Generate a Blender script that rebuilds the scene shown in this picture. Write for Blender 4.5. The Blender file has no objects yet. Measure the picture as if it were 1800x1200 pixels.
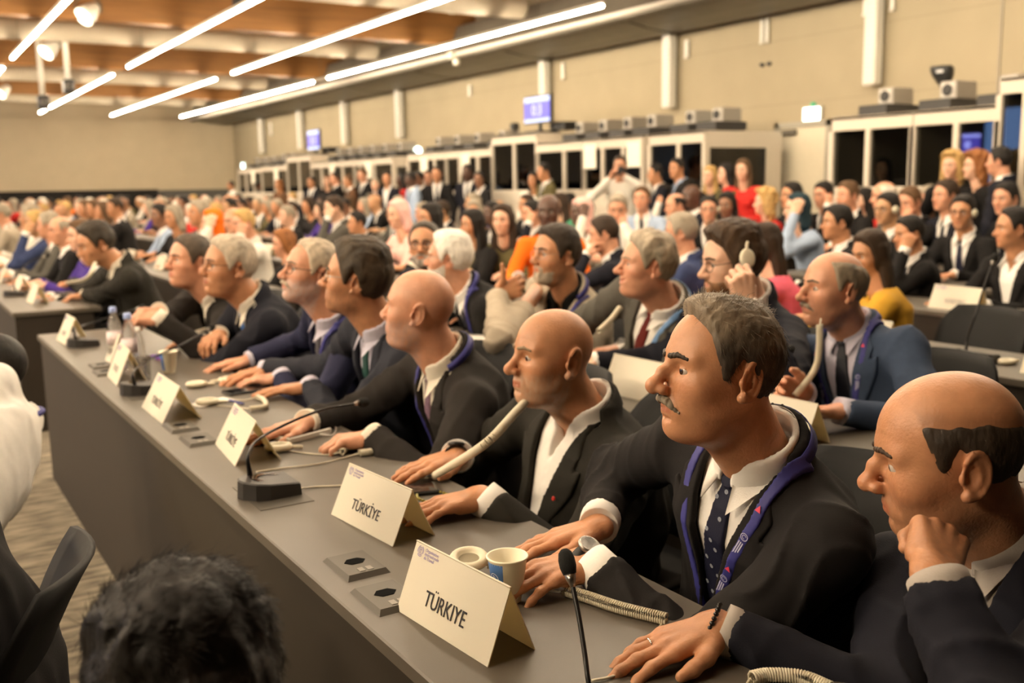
import bpy, math, random, time
import numpy as np
PI = math.pi
T0 = time.time()
sc = bpy.context.scene
COL = sc.collection
rng = np.random.default_rng(7)
R_ = random.Random(11)
def V(*a): return np.array(a, float)
def nrm(v):
    v = np.asarray(v, float); return v/(np.linalg.norm(v)+1e-12)

# ------------------------------------------------------------------ camera geometry (used to place things where they stand)
CF = 1750.0; CH = 1.44
_y, _p, _r = [math.radians(a) for a in (32.0, 8.93, -1.0)]
CC = V(math.sin(_y)*math.cos(_p), math.cos(_y)*math.cos(_p), -math.sin(_p))
CR = V(math.cos(_y), -math.sin(_y), 0); CU = np.cross(CR, CC)
CR, CU = CR*math.cos(_r)+CU*math.sin(_r), -CR*math.sin(_r)+CU*math.cos(_r)
CAM = V(0, 0, CH)
def ray(x, y): return CC+CR*(x-900)/CF-CU*(y-600)/CF
def on_z(x, y, z):
    d = ray(x, y); return CAM+d*(z-CH)/d[2]
def on_x(x, y, X):
    d = ray(x, y); return CAM+d*X/d[0]
def on_y(x, y, Y):
    d = ray(x, y); return CAM+d*Y/d[1]
def at_t(x, y, t): return CAM+ray(x, y)*t
def az_of(v): return math.degrees(math.atan2(v[1], v[0]))
def view_az(H, a):
    """azimuth of a gaze turned a degrees to the photo's left of 'towards the camera'"""
    return az_of(CAM-H)-a

# ------------------------------------------------------------------ scene helpers
def mesh_obj(name, verts, faces, m=None, parent=None, col=None, smooth=True, loc=None):
    me = bpy.data.meshes.new(name)
    verts = np.asarray(verts, np.float32)
    if isinstance(faces, np.ndarray):
        nf, k = faces.shape
        me.vertices.add(len(verts)); me.vertices.foreach_set('co', verts.ravel())
        me.loops.add(nf*k); me.loops.foreach_set('vertex_index', faces.astype(np.int32).ravel())
        me.polygons.add(nf); me.polygons.foreach_set('loop_start', np.arange(0, nf*k, k, dtype=np.int32))
        me.polygons.foreach_set('loop_total', np.full(nf, k, np.int32))
        me.update(calc_edges=True)
    else:
        me.from_pydata([tuple(map(float, v)) for v in verts], [], [tuple(map(int, f)) for f in faces])
    if col is not None:
        at = me.attributes.new('Col', 'FLOAT_COLOR', 'POINT')
        c = np.ones((len(verts), 4), np.float32); c[:, :3] = col
        at.data.foreach_set('color', c.ravel())
    if smooth:
        me.polygons.foreach_set('use_smooth', np.ones(len(me.polygons), bool))
    if m is not None:
        for mm in (m if isinstance(m, (list, tuple)) else [m]): me.materials.append(mm)
    o = bpy.data.objects.new(name, me); COL.objects.link(o)
    if parent is not None: o.parent = parent
    if loc is not None: o.location = loc
    return o
def tag(o, label=None, cat=None, group=None, kind=None):
    if label: o['label'] = label
    if cat: o['category'] = cat
    if group: o['group'] = group
    if kind: o['kind'] = kind
    return o
def thing(name, label, cat, loc=(0, 0, 0), rotz=0, group=None):
    o = bpy.data.objects.new(name, None); COL.objects.link(o)
    o.empty_display_size = .1
    o.location = tuple(map(float, loc)); o.rotation_euler = (0, 0, rotz)
    return tag(o, label, cat, group)
def copy_thing(root, loc, rotz=0, label=None, group=None, scale=1, mats=None):
    r = root.copy(); COL.objects.link(r); r.location = tuple(map(float, loc)); r.rotation_euler = (0, 0, rotz)
    r.scale = (scale,)*3 if not isinstance(scale, (tuple, list)) else scale
    if label: r['label'] = label
    if group: r['group'] = group
    elif 'group' in r: del r['group']
    def rec(src, dst):
        for ch in src.children:
            c = ch.copy(); COL.objects.link(c); c.parent = dst
            if mats:
                key = c.name.split('.')[0]
                if key in mats and len(c.material_slots):
                    c.material_slots[0].link = 'OBJECT'; c.material_slots[0].material = mats[key]
            rec(ch, c)
    rec(root, r)
    return r

class MB:
    """collects simple shapes into one mesh"""
    def __init__(s): s.v = []; s.f = []; s.mi = []; s.cur = 0
    def add(s, vs, fs):
        n = len(s.v); s.v += [tuple(map(float, v)) for v in vs]
        for f in fs: s.f.append(tuple(i+n for i in f)); s.mi.append(s.cur)
    def box(s, lo, hi, bev=0.0):
        x0, y0, z0 = lo; x1, y1, z1 = hi
        if bev <= 0:
            vs = [(x0,y0,z0),(x1,y0,z0),(x1,y1,z0),(x0,y1,z0),(x0,y0,z1),(x1,y0,z1),(x1,y1,z1),(x0,y1,z1)]
            s.add(vs, [(0,3,2,1),(4,5,6,7),(0,1,5,4),(1,2,6,5),(2,3,7,6),(3,0,4,7)]); return
        b = bev
        pts = [(x0+b,y0),(x1-b,y0),(x1,y0+b),(x1,y1-b),(x1-b,y1),(x0+b,y1),(x0,y1-b),(x0,y0+b)]
        cx, cy = (x0+x1)/2, (y0+y1)/2
        ins = [(px-b*np.sign(px-cx), py-b*np.sign(py-cy)) for px, py in pts]
        rings = [[(p[0],p[1],z0) for p in ins], [(p[0],p[1],z0+b) for p in pts], [(p[0],p[1],z1-b) for p in pts], [(p[0],p[1],z1) for p in ins]]
        vs = [v for r in rings for v in r]; fs = [tuple(range(7,-1,-1)), tuple(24+i for i in range(8))]
        for k in range(3):
            for i in range(8):
                j = (i+1) % 8; fs.append((k*8+i, k*8+j, k*8+8+j, k*8+8+i))
        s.add(vs, fs)
    def tube(s, pts, r, n=8, cap=True):
        pts = [np.asarray(p, float) for p in pts]; m = len(pts)
        rr = r if isinstance(r, (list, tuple, np.ndarray)) else [r]*m
        base = len(s.v); up = None; vs = []
        for i, p in enumerate(pts):
            t = nrm(pts[min(i+1, m-1)]-pts[max(i-1, 0)])
            if up is None:
                up = V(0,0,1) if abs(t[2]) < .9 else V(1,0,0)
            a = nrm(np.cross(t, up)); up = np.cross(a, t)
            for k in range(n):
                th = 2*PI*k/n; vs.append(p+rr[i]*(math.cos(th)*a+math.sin(th)*up))
        fs = []
        for i in range(m-1):
            for k in range(n):
                j = (k+1) % n; fs.append((i*n+k, i*n+j, (i+1)*n+j, (i+1)*n+k))
        if cap: fs.append(tuple(range(n-1,-1,-1))); fs.append(tuple((m-1)*n+k for k in range(n)))
        s.add(vs, fs)
    def lathe(s, prof, c=(0,0,0), n=24, axis=(0,0,1)):
        """prof: list of (r, h) along axis from c"""
        ax = nrm(axis); u = nrm(np.cross(ax, V(1,0,0) if abs(ax[0]) < .9 else V(0,1,0))); w = np.cross(ax, u)
        vs = []; c = np.asarray(c, float)
        for r, h in prof:
            for k in range(n):
                th = 2*PI*k/n; vs.append(c+ax*h+r*(math.cos(th)*u+math.sin(th)*w))
        fs = []
        for i in range(len(prof)-1):
            for k in range(n):
                j = (k+1) % n; fs.append((i*n+k, i*n+j, (i+1)*n+j, (i+1)*n+k))
        if prof[0][0] > 0: fs.append(tuple(range(n-1,-1,-1)))
        if prof[-1][0] > 0: fs.append(tuple((len(prof)-1)*n+k for k in range(n)))
        s.add(vs, fs)
    def prism(s, poly, z0, z1):
        n = len(poly); vs = [(x,y,z0) for x,y in poly]+[(x,y,z1) for x,y in poly]
        fs = [tuple(range(n-1,-1,-1)), tuple(range(n,2*n))]+[(i,(i+1)%n,n+(i+1)%n,n+i) for i in range(n)]
        s.add(vs, fs)
    def xform(s, M=None, loc=None):
        a = np.array(s.v)
        if M is not None: a = a@np.asarray(M).T
        if loc is not None: a = a+np.asarray(loc)
        s.v = [tuple(v) for v in a]; return s
    def build(s, name, m, parent=None, smooth=False, loc=None):
        o = mesh_obj(name, s.v, s.f, m, parent, smooth=smooth, loc=loc)
        if any(s.mi): o.data.polygons.foreach_set('material_index', np.array(s.mi, np.int32))
        return o
def smooth_path(pts, n=8):
    """Catmull-Rom through points"""
    P = [np.asarray(p, float) for p in pts]; P = [2*P[0]-P[1]]+P+[2*P[-1]-P[-2]]; out = []
    for i in range(1, len(P)-2):
        for k in range(n):
            t = k/n; a, b, c, d = P[i-1:i+3]
            out.append(.5*((2*b)+(-a+c)*t+(2*a-5*b+4*c-d)*t*t+(-a+3*b-3*c+d)*t**3))
    out.append(P[-2]); return out
def coil_path(pts, rad, pitch, seg=10):
    """helix wound around a path"""
    P = np.array(smooth_path(pts, 12)); L = np.r_[0, np.cumsum(np.linalg.norm(np.diff(P, axis=0), axis=1))]
    turns = L[-1]/pitch; n = int(turns*seg); s = np.linspace(0, L[-1], n)
    C = np.stack([np.interp(s, L, P[:, i]) for i in range(3)], 1)
    T = np.gradient(C, axis=0); T /= np.linalg.norm(T, axis=1)[:, None]+1e-9
    A = np.cross(T, V(0.1, 0.2, 1)); A /= np.linalg.norm(A, axis=1)[:, None]; B = np.cross(T, A)
    th = 2*PI*np.arange(n)/seg
    return C+rad*(np.cos(th)[:, None]*A+np.sin(th)[:, None]*B)

# ------------------------------------------------------------------ materials
_M = {}
def mat(name, color, rough=.6, metal=0, spec=.5, noise=0, nscale=30, bump=0, bscale=200, emit=None, estr=0, attr=False, trans=0, alpha=1, sheen=0, sss=0, stretch=None, coat=0, ior=1.45, attr_fac=False):
    if name in _M: return _M[name]
    m = bpy.data.materials.new(name); m.use_nodes = True; nt = m.node_tree; N = nt.nodes; Lk = nt.links
    b = N['Principled BSDF']
    c = tuple(color[:3])+(1,)
    b.inputs['Base Color'].default_value = c; b.inputs['Roughness'].default_value = rough
    b.inputs['Metallic'].default_value = metal; b.inputs['Specular IOR Level'].default_value = spec
    b.inputs['IOR'].default_value = ior
    if trans: b.inputs['Transmission Weight'].default_value = trans
    if alpha < 1: b.inputs['Alpha'].default_value = alpha
    if sheen: b.inputs['Sheen Weight'].default_value = sheen; b.inputs['Sheen Roughness'].default_value = .5
    if coat: b.inputs['Coat Weight'].default_value = coat
    if sss:
        b.inputs['Subsurface Weight'].default_value = sss; b.inputs['Subsurface Radius'].default_value = (1, .35, .2); b.inputs['Subsurface Scale'].default_value = .008
    if emit is not None:
        b.inputs['Emission Color'].default_value = tuple(emit[:3])+(1,); b.inputs['Emission Strength'].default_value = estr
    out = None
    if attr:
        a = N.new('ShaderNodeAttribute'); a.attribute_name = 'Col'
        mx = N.new('ShaderNodeMix'); mx.data_type = 'RGBA'; mx.blend_type = 'MULTIPLY'; mx.inputs[0].default_value = 1
        mx.inputs[6].default_value = c; Lk.new(a.outputs['Color'], mx.inputs[7]); out = mx.outputs[2]
    if noise or bump:
        tc = N.new('ShaderNodeTexCoord'); mp = N.new('ShaderNodeMapping'); Lk.new(tc.outputs['Object'], mp.inputs[0])
        if stretch: mp.inputs['Scale'].default_value = stretch
    if noise:
        n = N.new('ShaderNodeTexNoise'); n.inputs['Scale'].default_value = nscale; n.inputs['Detail'].default_value = 4
        Lk.new(mp.outputs[0], n.inputs['Vector'])
        r = N.new('ShaderNodeMapRange'); r.inputs[1].default_value = .25; r.inputs[2].default_value = .75
        r.inputs[3].default_value = 1-noise; r.inputs[4].default_value = 1+noise
        Lk.new(n.outputs['Fac'], r.inputs[0])
        mx = N.new('ShaderNodeVectorMath'); mx.operation = 'SCALE'
        if out: Lk.new(out, mx.inputs[0])
        else: mx.inputs[0].default_value = c[:3]
        Lk.new(r.outputs[0], mx.inputs['Scale']); out = mx.outputs[0]
    if out: Lk.new(out, b.inputs['Base Color'])
    if bump:
        n2 = N.new('ShaderNodeTexNoise'); n2.inputs['Scale'].default_value = bscale; n2.inputs['Detail'].default_value = 3
        Lk.new(mp.outputs[0], n2.inputs['Vector'])
        bp = N.new('ShaderNodeBump'); bp.inputs['Strength'].default_value = bump; bp.inputs['Distance'].default_value = .004
        Lk.new(n2.outputs['Fac'], bp.inputs['Height']); Lk.new(bp.outputs[0], b.inputs['Normal'])
    _M[name] = m; return m

# ------------------------------------------------------------------ signed distance fields and their polygons
def smin(a, b, k):
    h = np.clip(.5+.5*(b-a)/k, 0, 1); return b+(a-b)*h-k*h*(1-h)
def smax(a, b, k): return -smin(-a, -b, k)
def cap(p, a, b, ra, rb):
    a = np.asarray(a, np.float32); b = np.asarray(b, np.float32); ba = b-a; pa = p-a
    h = np.clip(pa@ba/(ba@ba+1e-12), 0, 1)
    return np.sqrt(((pa-h[:, None]*ba)**2).sum(1))-(ra+(rb-ra)*h)
def sph(p, c, r): return np.sqrt(((p-np.asarray(c, np.float32))**2).sum(1))-r
def ell(p, c, r):
    r = np.asarray(r, np.float32); q = (p-np.asarray(c, np.float32))/r
    k0 = np.sqrt((q*q).sum(1)); k1 = np.sqrt(((q/r)**2).sum(1))+1e-9
    return k0*(k0-1)/k1
_nd = np.random.default_rng(3).normal(size=(6, 3)).astype(np.float32); _nd /= np.linalg.norm(_nd, axis=1)[:, None]
def nz(p, f, seed=0):
    ph = np.random.default_rng(seed).uniform(0, 6.28, 6); s = np.random.default_rng(seed+99).permutation(6)
    q = p*f; w = q+np.sin(q[:, [1, 2, 0]]*1.3+ph[:3])*.6
    o = 0
    for i in range(6): o = o+np.sin(w@_nd[s[i]]*(1+.35*i)+ph[i])/(1+.35*i)
    return o/2.4
def poly2d(px, py, poly):
    """exact signed distance to polygon"""
    d = np.full(len(px), 1e9); sgn = np.ones(len(px)); n = len(poly)
    for i in range(n):
        ax, ay = poly[i]; bx, by = poly[i-1]
        ex, ey = bx-ax, by-ay; wx, wy = px-ax, py-ay
        h = np.clip((wx*ex+wy*ey)/(ex*ex+ey*ey+1e-12), 0, 1)
        d = np.minimum(d, (wx-ex*h)**2+(wy-ey*h)**2)
        c1 = py >= ay; c2 = py < by; c3 = ex*wy > ey*wx
        fl = (c1 & c2 & c3) | (~c1 & ~c2 & ~c3); sgn = np.where(fl, -sgn, sgn)
    return sgn*np.sqrt(d)
def pline2d(px, py, pts):
    d = np.full(len(px), 1e9)
    for (ax, ay), (bx, by) in zip(pts[:-1], pts[1:]):
        ex, ey = bx-ax, by-ay; wx, wy = px-ax, py-ay
        h = np.clip((wx*ex+wy*ey)/(ex*ex+ey*ey+1e-12), 0, 1)
        d = np.minimum(d, (wx-ex*h)**2+(wy-ey*h)**2)
    return np.sqrt(d)
_CO = np.array([(i, j, k) for i in (0, 1) for j in (0, 1) for k in (0, 1)])
_ED = [(a, b) for a in range(8) for b in range(a+1, 8) if np.abs(_CO[a]-_CO[b]).sum() == 1]
def polygonize(f, lo, hi, h, B=8, slack=1.35):
    lo = np.asarray(lo, float); hi = np.asarray(hi, float); s = h*B
    nb = np.maximum(1, np.ceil((hi-lo)/s).astype(int))
    ijk = np.stack(np.meshgrid(*[np.arange(n) for n in nb], indexing='ij'), -1).reshape(-1, 3)
    # coarse pass
    cen = (lo+(ijk+.5)*s).astype(np.float32)
    d = np.concatenate([f(cen[i:i+200000]) for i in range(0, len(cen), 200000)])
    ijk = ijk[np.abs(d) < s*.866*slack+.004]
    if len(ijk) == 0: return np.zeros((0, 3)), np.zeros((0, 4), int)
    g = np.stack(np.meshgrid(*[np.arange(B+1)]*3, indexing='ij'), -1).reshape(-1, 3)
    V_, ID, SG = [], [], []
    N = nb*B
    for c0 in range(0, len(ijk), 400):
        blk = ijk[c0:c0+400]
        P = (lo+((blk*B)[:, None, :]+g[None])*h).astype(np.float32)
        val = f(P.reshape(-1, 3)).reshape(len(blk), B+1, B+1, B+1)
        cs = np.stack([val[:, a:a+B, b:b+B, c:c+B] for a, b, c in _CO], -1)
        ins = (cs < 0).sum(-1); act = (ins > 0) & (ins < 8)
        bi, i, j, k = np.nonzero(act)
        if len(bi) == 0: continue
        cv = cs[bi, i, j, k]
        acc = np.zeros((len(bi), 3)); cnt = np.zeros(len(bi))
        for a, b in _ED:
            va, vb = cv[:, a], cv[:, b]; m = (va < 0) != (vb < 0)
            t = np.where(m, va/np.where(m, va-vb, 1), 0)
            acc += np.where(m[:, None], _CO[a]+t[:, None]*(_CO[b]-_CO[a]), 0); cnt += m
        gi = blk[bi]*B+np.stack([i, j, k], 1)
        V_.append(lo+(gi+acc/cnt[:, None])*h); ID.append(gi); SG.append(cv[:, [0, 4, 2, 1]] < 0)
    if not V_: return np.zeros((0, 3)), np.zeros((0, 4), int)
    vv = np.concatenate(V_); gi = np.concatenate(ID); sg = np.concatenate(SG)
    key = (gi[:, 0]*(N[1]+1)+gi[:, 1])*(N[2]+1)+gi[:, 2]
    o = np.argsort(key); vv, gi, sg, key = vv[o], gi[o], sg[o], key[o]
    st = np.array([(N[1]+1)*(N[2]+1), (N[2]+1), 1]); Q = []
    for ax in range(3):
        u, w = (ax+1) % 3, (ax+2) % 3
        m = sg[:, 0] != sg[:, ax+1]
        k0 = key[m]; ks = [k0, k0-st[u], k0-st[u]-st[w], k0-st[w]]
        ix = [np.searchsorted(key, kk) for kk in ks]
        ok = np.ones(len(k0), bool)
        for kk, ii in zip(ks, ix): ok &= (ii < len(key)) & (key[np.minimum(ii, len(key)-1)] == kk)
        q = np.stack(ix, 1)[ok]; fl = sg[m][ok][:, 0]
        Q.append(np.where(fl[:, None], q, q[:, ::-1]))
    return vv, np.concatenate(Q)
def relax(v, q, it=1, lam=.5):
    for _ in range(it):
        acc = np.zeros_like(v); cnt = np.zeros(len(v))
        for a in range(4):
            b = (a+1) % 4
            np.add.at(acc, q[:, a], v[q[:, b]]); np.add.at(cnt, q[:, a], 1)
            np.add.at(acc, q[:, b], v[q[:, a]]); np.add.at(cnt, q[:, b], 1)
        v = v+(acc/np.maximum(cnt, 1)[:, None]-v)*lam
    return v
def gradn(f, p, e=.002):
    g = np.stack([f(p+np.array(d, np.float32)*e)-f(p-np.array(d, np.float32)*e) for d in ((1,0,0),(0,1,0),(0,0,1))], 1)
    return g/(np.linalg.norm(g, axis=1)[:, None]+1e-9)
def rot(az=0, pitch=0, roll=0):
    """columns: forward, left, up. az degrees, pitch>0 looks down, roll>0 tilts to own left"""
    a, p, r = [math.radians(t) for t in (az, pitch, roll)]
    Rz = np.array([[math.cos(a), -math.sin(a), 0], [math.sin(a), math.cos(a), 0], [0, 0, 1]])
    Ry = np.array([[math.cos(p), 0, math.sin(p)], [0, 1, 0], [-math.sin(p), 0, math.cos(p)]])
    Rx = np.array([[1, 0, 0], [0, math.cos(r), math.sin(r)], [0, -math.sin(r), math.cos(r)]])
    return Rz@Ry@Rx
# ================================================================== people
SK = {}
def skin(n, c):
    SK[n] = mat('skin_'+n, c, rough=.40, spec=.5, attr=True, noise=.12, nscale=38, bump=.22, bscale=210, sss=.08)
skin('tan', (.52, .25, .128)); skin('rosy', (.62, .31, .19)); skin('light', (.70, .42, .285)); skin('pale', (.74, .48, .34))
skin('olive', (.50, .27, .14)); skin('brown', (.26, .125, .07)); skin('dark', (.10, .05, .032)); skin('deep', (.055, .03, .022))
HAIRM = mat('hair', (1, 1, 1), rough=.55, spec=.35, attr=True, bump=.35, bscale=160, noise=.18, nscale=110, stretch=(1, 1, .45))
EYEM = mat('eyeball', (1, 1, 1), rough=.12, spec=.6, attr=True)
def cloth(n, c, rough=.85, noise=.06, sheen=0, bscale=420):
    return mat('cloth_'+n, c, rough=rough, spec=.25, noise=noise, nscale=60, bump=.14, bscale=bscale, sheen=sheen)
SHIRT = cloth('white_shirt', (.82, .79, .74), .75, .03, 0)
BLACK = cloth('black_suit', (.008, .007, .007)); CHAR = cloth('charcoal_suit', (.013, .0115, .0115)); NAVY = cloth('navy_suit', (.0095, .010, .0165))
SHOE = mat('shoe_leather', (.012, .010, .009), rough=.35)
PLASTIC = mat('cream_plastic', (.72, .66, .50), rough=.35)
LANY = mat('lanyard_ribbon', (.035, .035, .20), rough=.6); LANYW = mat('lanyard_print', (.55, .55, .75), rough=.7); LANYR = mat('lanyard_red', (.75, .06, .12), rough=.6)
METAL = mat('metal_frame', (.35, .33, .30), rough=.3, metal=1); DARKP = mat('dark_plastic', (.012, .012, .012), rough=.35)

# ---- head, local frame: x forward, y left, z up, metres; ears near x=-.01, crown z=.12, chin z=-.115
def skull(P, q):
    d = ell(P, (-.010, 0, .032), (.092, .0765, .088))
    d = smin(d, ell(P, (.024, 0, .028), (.070, .064, .076)), .03)
    return d
def head_sdf(p, q):
    fw = q.get('fw', 1.); p = p*np.array([1, 1/fw, 1], np.float32)
    P = p.copy(); P[:, 1] = np.abs(P[:, 1])
    jw = q.get('jaw', 1.); nl = q.get('nose', 0.); nw = q.get('nosew', 1.); fat = q.get('fat', 0.); age = q.get('age', .5)
    d = skull(P, q)
    d = smin(d, ell(P, (.030, 0, -.03), (.060, .057+fat*.006, .070)), .03)
    d = smin(d, ell(P, (.020, 0, -.066), (.064, (.055+fat*.008)*jw, .044)), .03)
    d = smin(d, ell(P, (.066, 0, -.096), (.028, .028*jw, .021)), .025)
    if fat > 0: d = smin(d, ell(P, (.035, 0, -.102), (.045, .045, .022)), .02)
    d = smin(d, sph(P, (.053, .043, -.022), .023+fat*.004), .025)
    d = smin(d, cap(P, (.083, .010, .025), (.068, .047, .024), .011, .009), .018)
    d = smax(d, -ell(P, (.098, .031, .003), (.021, .020, .013)), .012)
    d = smin(d, sph(P, (.0735, .031, .003), .0144), .004)
    if age > .3:
        d = smin(d, cap(P, (.0845, .021, -.012), (.074, .044, -.009), .004*age+.002, .003), .007)
    # eye opening
    op = q.get('eye', .0042)+.0004
    d = smax(d, -ell(P, (.085, .0325, .0018), (.018, .0150, op)), .0015)
    # upper lid fold
    d = smax(d, -cap(P, (.0885, .022, .0105), (.082, .043, .0085), .0012, .001), .003)
    # nose
    d = smin(d, cap(P, (.088, 0, .014), (.112+nl, 0, -.026), .0080, .0105*nw), .012)
    if q.get('hook'): d = smin(d, sph(P, (.103+nl*.5, 0, -.002), .0088), .008)
    d = smin(d, sph(P, (.112+nl, 0, -.029), .0125*nw), .008)
    d = smin(d, ell(P, (.101+nl*.6, .0135*nw, -.033), (.012, .0085, .009)), .006)
    d = smax(d, -ell(P, (.106+nl*.8, .0075*nw, -.042), (.006, .0038, .004)), .003)
    # mouth
    sm_ = q.get('smile', 0.)
    d = smin(d, ell(P, (.076, 0, -.062), (.021, .030, .023)), .02)
    d = smin(d, cap(P, (.0955, 0, -.0575), (.080, .024+sm_*.006, -.064+sm_*.008), .0058, .0026), .005)
    d = smin(d, cap(P, (.0935, 0, -.069), (.081, .022+sm_*.006, -.066+sm_*.007), .0068, .003), .005)
    mo = q.get('mouth', 0.)
    d = smax(d, -cap(P, (.104, 0, -.0635-mo*.4), (.084, .026+sm_*.006, -.0652+sm_*.009), .0017+mo, .001+mo*.3), .0025)
    d = smax(d, -cap(P, (.100, 0, -.0825), (.088, .016, -.081), .0035, .002), .008)
    if age > .2:
        d = smax(d, -cap(P, (.0985, .021, -.033), (.083, .036+sm_*.005, -.064), .0016+.0016*age, .0012), .007)
        d = smax(d, -cap(P, (.099, .0, .050), (.085, .04, .052), .0008*age+.0002, .0006), .004)
        d = smax(d, -cap(P, (.099, .0, .063), (.085, .036, .066), .0008*age+.0002, .0006), .004)
    if q.get('frown'): d = smax(d, -cap(P, (.102, .006, .022), (.100, .009, .036), .0015, .0008), .004)
    # ear
    es = q.get('ear', 1.)
    e = P-np.array([-.012, .0765, -.004], np.float32)
    a = .36; e = np.stack([e[:, 0]*math.cos(a)+e[:, 1]*math.sin(a), -e[:, 0]*math.sin(a)+e[:, 1]*math.cos(a), e[:, 2]], 1)
    t = .2; e = np.stack([e[:, 0]*math.cos(t)+e[:, 2]*math.sin(t), e[:, 1], -e[:, 0]*math.sin(t)+e[:, 2]*math.cos(t)], 1)/es
    de = ell(e, (-.006, .004, .002), (.020, .0055, .033))
    rho = np.sqrt(((e[:, 0]+.006)/.020)**2+((e[:, 2]-.002)/.033)**2)
    rim = np.sqrt(((rho-.92)*.022)**2+(e[:, 1]-.007)**2)-.0042
    rim = np.maximum(rim, np.minimum(e[:, 0]-.006, .016-e[:, 2]))
    de = smin(de, rim, .003)
    de = smax(de, -ell(e, (.001, .0085, .0), (.0105, .0065, .017)), .003)
    de = smin(de, sph(e, (.003, .003, -.029), .0085), .005)
    de = smin(de, ell(e, (.012, .003, -.004), (.004, .005, .008)), .003)
    d = smin(d, de*es, .004)
    return d*.97
def head_tint(p, q):
    """local colour of the skin itself: lips, stubble, brows"""
    fw = q.get('fw', 1.); y = np.abs(p[:, 1])/fw; x, z = p[:, 0], p[:, 2]
    c = np.ones((len(p), 3))
    ss = lambda a, b, t: np.clip((t-a)/(b-a), 0, 1)
    lips = (1-ss(.006, .010, np.abs(z+.0635)))*(1-ss(.021, .026, y))*ss(.078, .083, x)
    c *= 1-lips[:, None]*np.array([.16, .36, .34])
    nose = np.exp(-(((x-.112)/.02)**2+(y/.022)**2+((z+.028)/.018)**2))
    cheek = np.exp(-(((x-.062)/.035)**2+((y-.045)/.025)**2+((z+.028)/.022)**2))
    ear = np.exp(-(((x+.012)/.03)**2+((y-.086)/.012)**2+(z/.04)**2))
    red = np.clip(nose+.7*cheek+.8*ear, 0, 1)*q.get('red', .5)
    c *= 1-red[:, None]*np.array([.0, .17, .2])
    st = q.get('stubble', 0.)
    if st:
        b = ss(-.028, -.048, z-.25*(.06-np.minimum(x, .06)))*ss(-.03, -.012, x)*(1-lips)
        b = b*(1-.5*nose)*(.8+.45*nz(p.astype(np.float32)*np.array([1, 1, .5], np.float32), 300, 51)); b = np.clip(b, 0, 1); col = np.array(q.get('stubcol', (.42, .42, .46)))
        c = c*(1-(b*st)[:, None])+c*col*(b*st)[:, None]
    sc_ = q.get('scalp', 0.)
    if sc_:
        b = hair_mask(np.stack([x, y, z], 1), q.get('scalpstyle', 'full')); b = ss(.0, .02, b)*sc_
        c = c*(1-b[:, None])+c*np.array(q.get('scalpcol', (.45, .45, .47)))*b[:, None]
    return np.clip(c, 0, 3)

HL = {  # lower hair boundary z over x (side view) and optional upper boundary
 'full':   ([-.13, -.07, -.045, -.030, -.022, -.004, .006, .018, .028, .036, .046, .060, .080, .12], [-.075, -.080, -.072, -.045, .010, .034, .018, -.012, -.012, .018, .040, .066, .092, .12], None),
 'recede': ([-.13, -.07, -.045, -.030, -.022, -.004, .006, .018, .026, .034, .044, .056, .070, .12], [-.075, -.080, -.072, -.045, .010, .034, .018, -.010, -.010, .020, .052, .082, .104, .14], None),
 'lowfringe': ([-.13, -.07, -.045, -.030, -.022, -.004, .006, .016, .024, .030, .038, .044, .05, .12], [-.072, -.080, -.072, -.045, .010, .034, .018, -.004, .000, .022, .060, .085, .12, .14], ([-.13, -.08, -.03, .03, .12], [.035, .045, .055, .058, .06])),
 'fringe': ([-.13, -.07, -.045, -.030, -.022, -.004, .006, .016, .024, .030, .038, .044, .05, .12], [-.072, -.080, -.072, -.045, .010, .034, .018, -.004, .000, .022, .060, .085, .12, .14], ([-.13, -.08, -.03, .03, .12], [.060, .072, .082, .088, .09])),
 'long':   ([-.13, -.03, -.01, .010, .028, .040, .052, .064, .082, .12], [-.30, -.30, -.30, -.12, -.06, .005, .045, .070, .094, .12], None),
}
def hair_mask(P, style):
    """>0 inside the hair region, metres"""
    xs, zs, top = HL[style]
    y = np.abs(P[:, 1])
    m = P[:, 2]-np.interp(P[:, 0]-.10*np.clip(.05-y, 0, .05)*(P[:, 0] > .03)*.3, xs, zs)
    if top is not None: m = np.minimum(m, np.interp(P[:, 0], *top)-P[:, 2]+.25*np.clip(y-.04, 0, .1))
    return m
def hair_sdf(p, q, h):
    fw = q.get('fw', 1.); P = p*np.array([1, 1/fw, 1], np.float32); P[:, 1] = np.abs(P[:, 1])
    st = h.get('style', 'full'); d = skull(P, q)
    if st == 'long': d = smin(d, ell(P, (.02, 0, -.02), (.070, .068, .08)), .03)
    m = hair_mask(P, st)+h.get('edge', .0035)*nz(p, 130, 41)
    t = h.get('t', .010); tt = t*np.clip(m/.02, 0, 1)**.6
    up = np.clip((P[:, 2]-.07)/.05, 0, 1)
    tt = tt+h.get('top', .006)*up*np.clip(m/.02, 0, 1)
    if h.get('quiff'): tt = tt+h['quiff']*np.clip((P[:, 0]-.0)/.06, 0, 1)*np.clip((P[:, 2]-.075)/.03, 0, 1)*np.clip(m/.012, 0, 1)
    s = h.get('nz', .0022); f = h.get('nf', 150)
    sv = np.array(h.get('stretch', (.35, 1, .5)), np.float32)
    tt = tt+s*nz(p*sv, f, h.get('seed', 1))+.6*s*nz(p*sv, f*2.3, 5)
    if h.get('curl'): tt = tt+h['curl']*nz(p, 75, 3)
    return smax(d-tt, -m-.002, .006)
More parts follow.
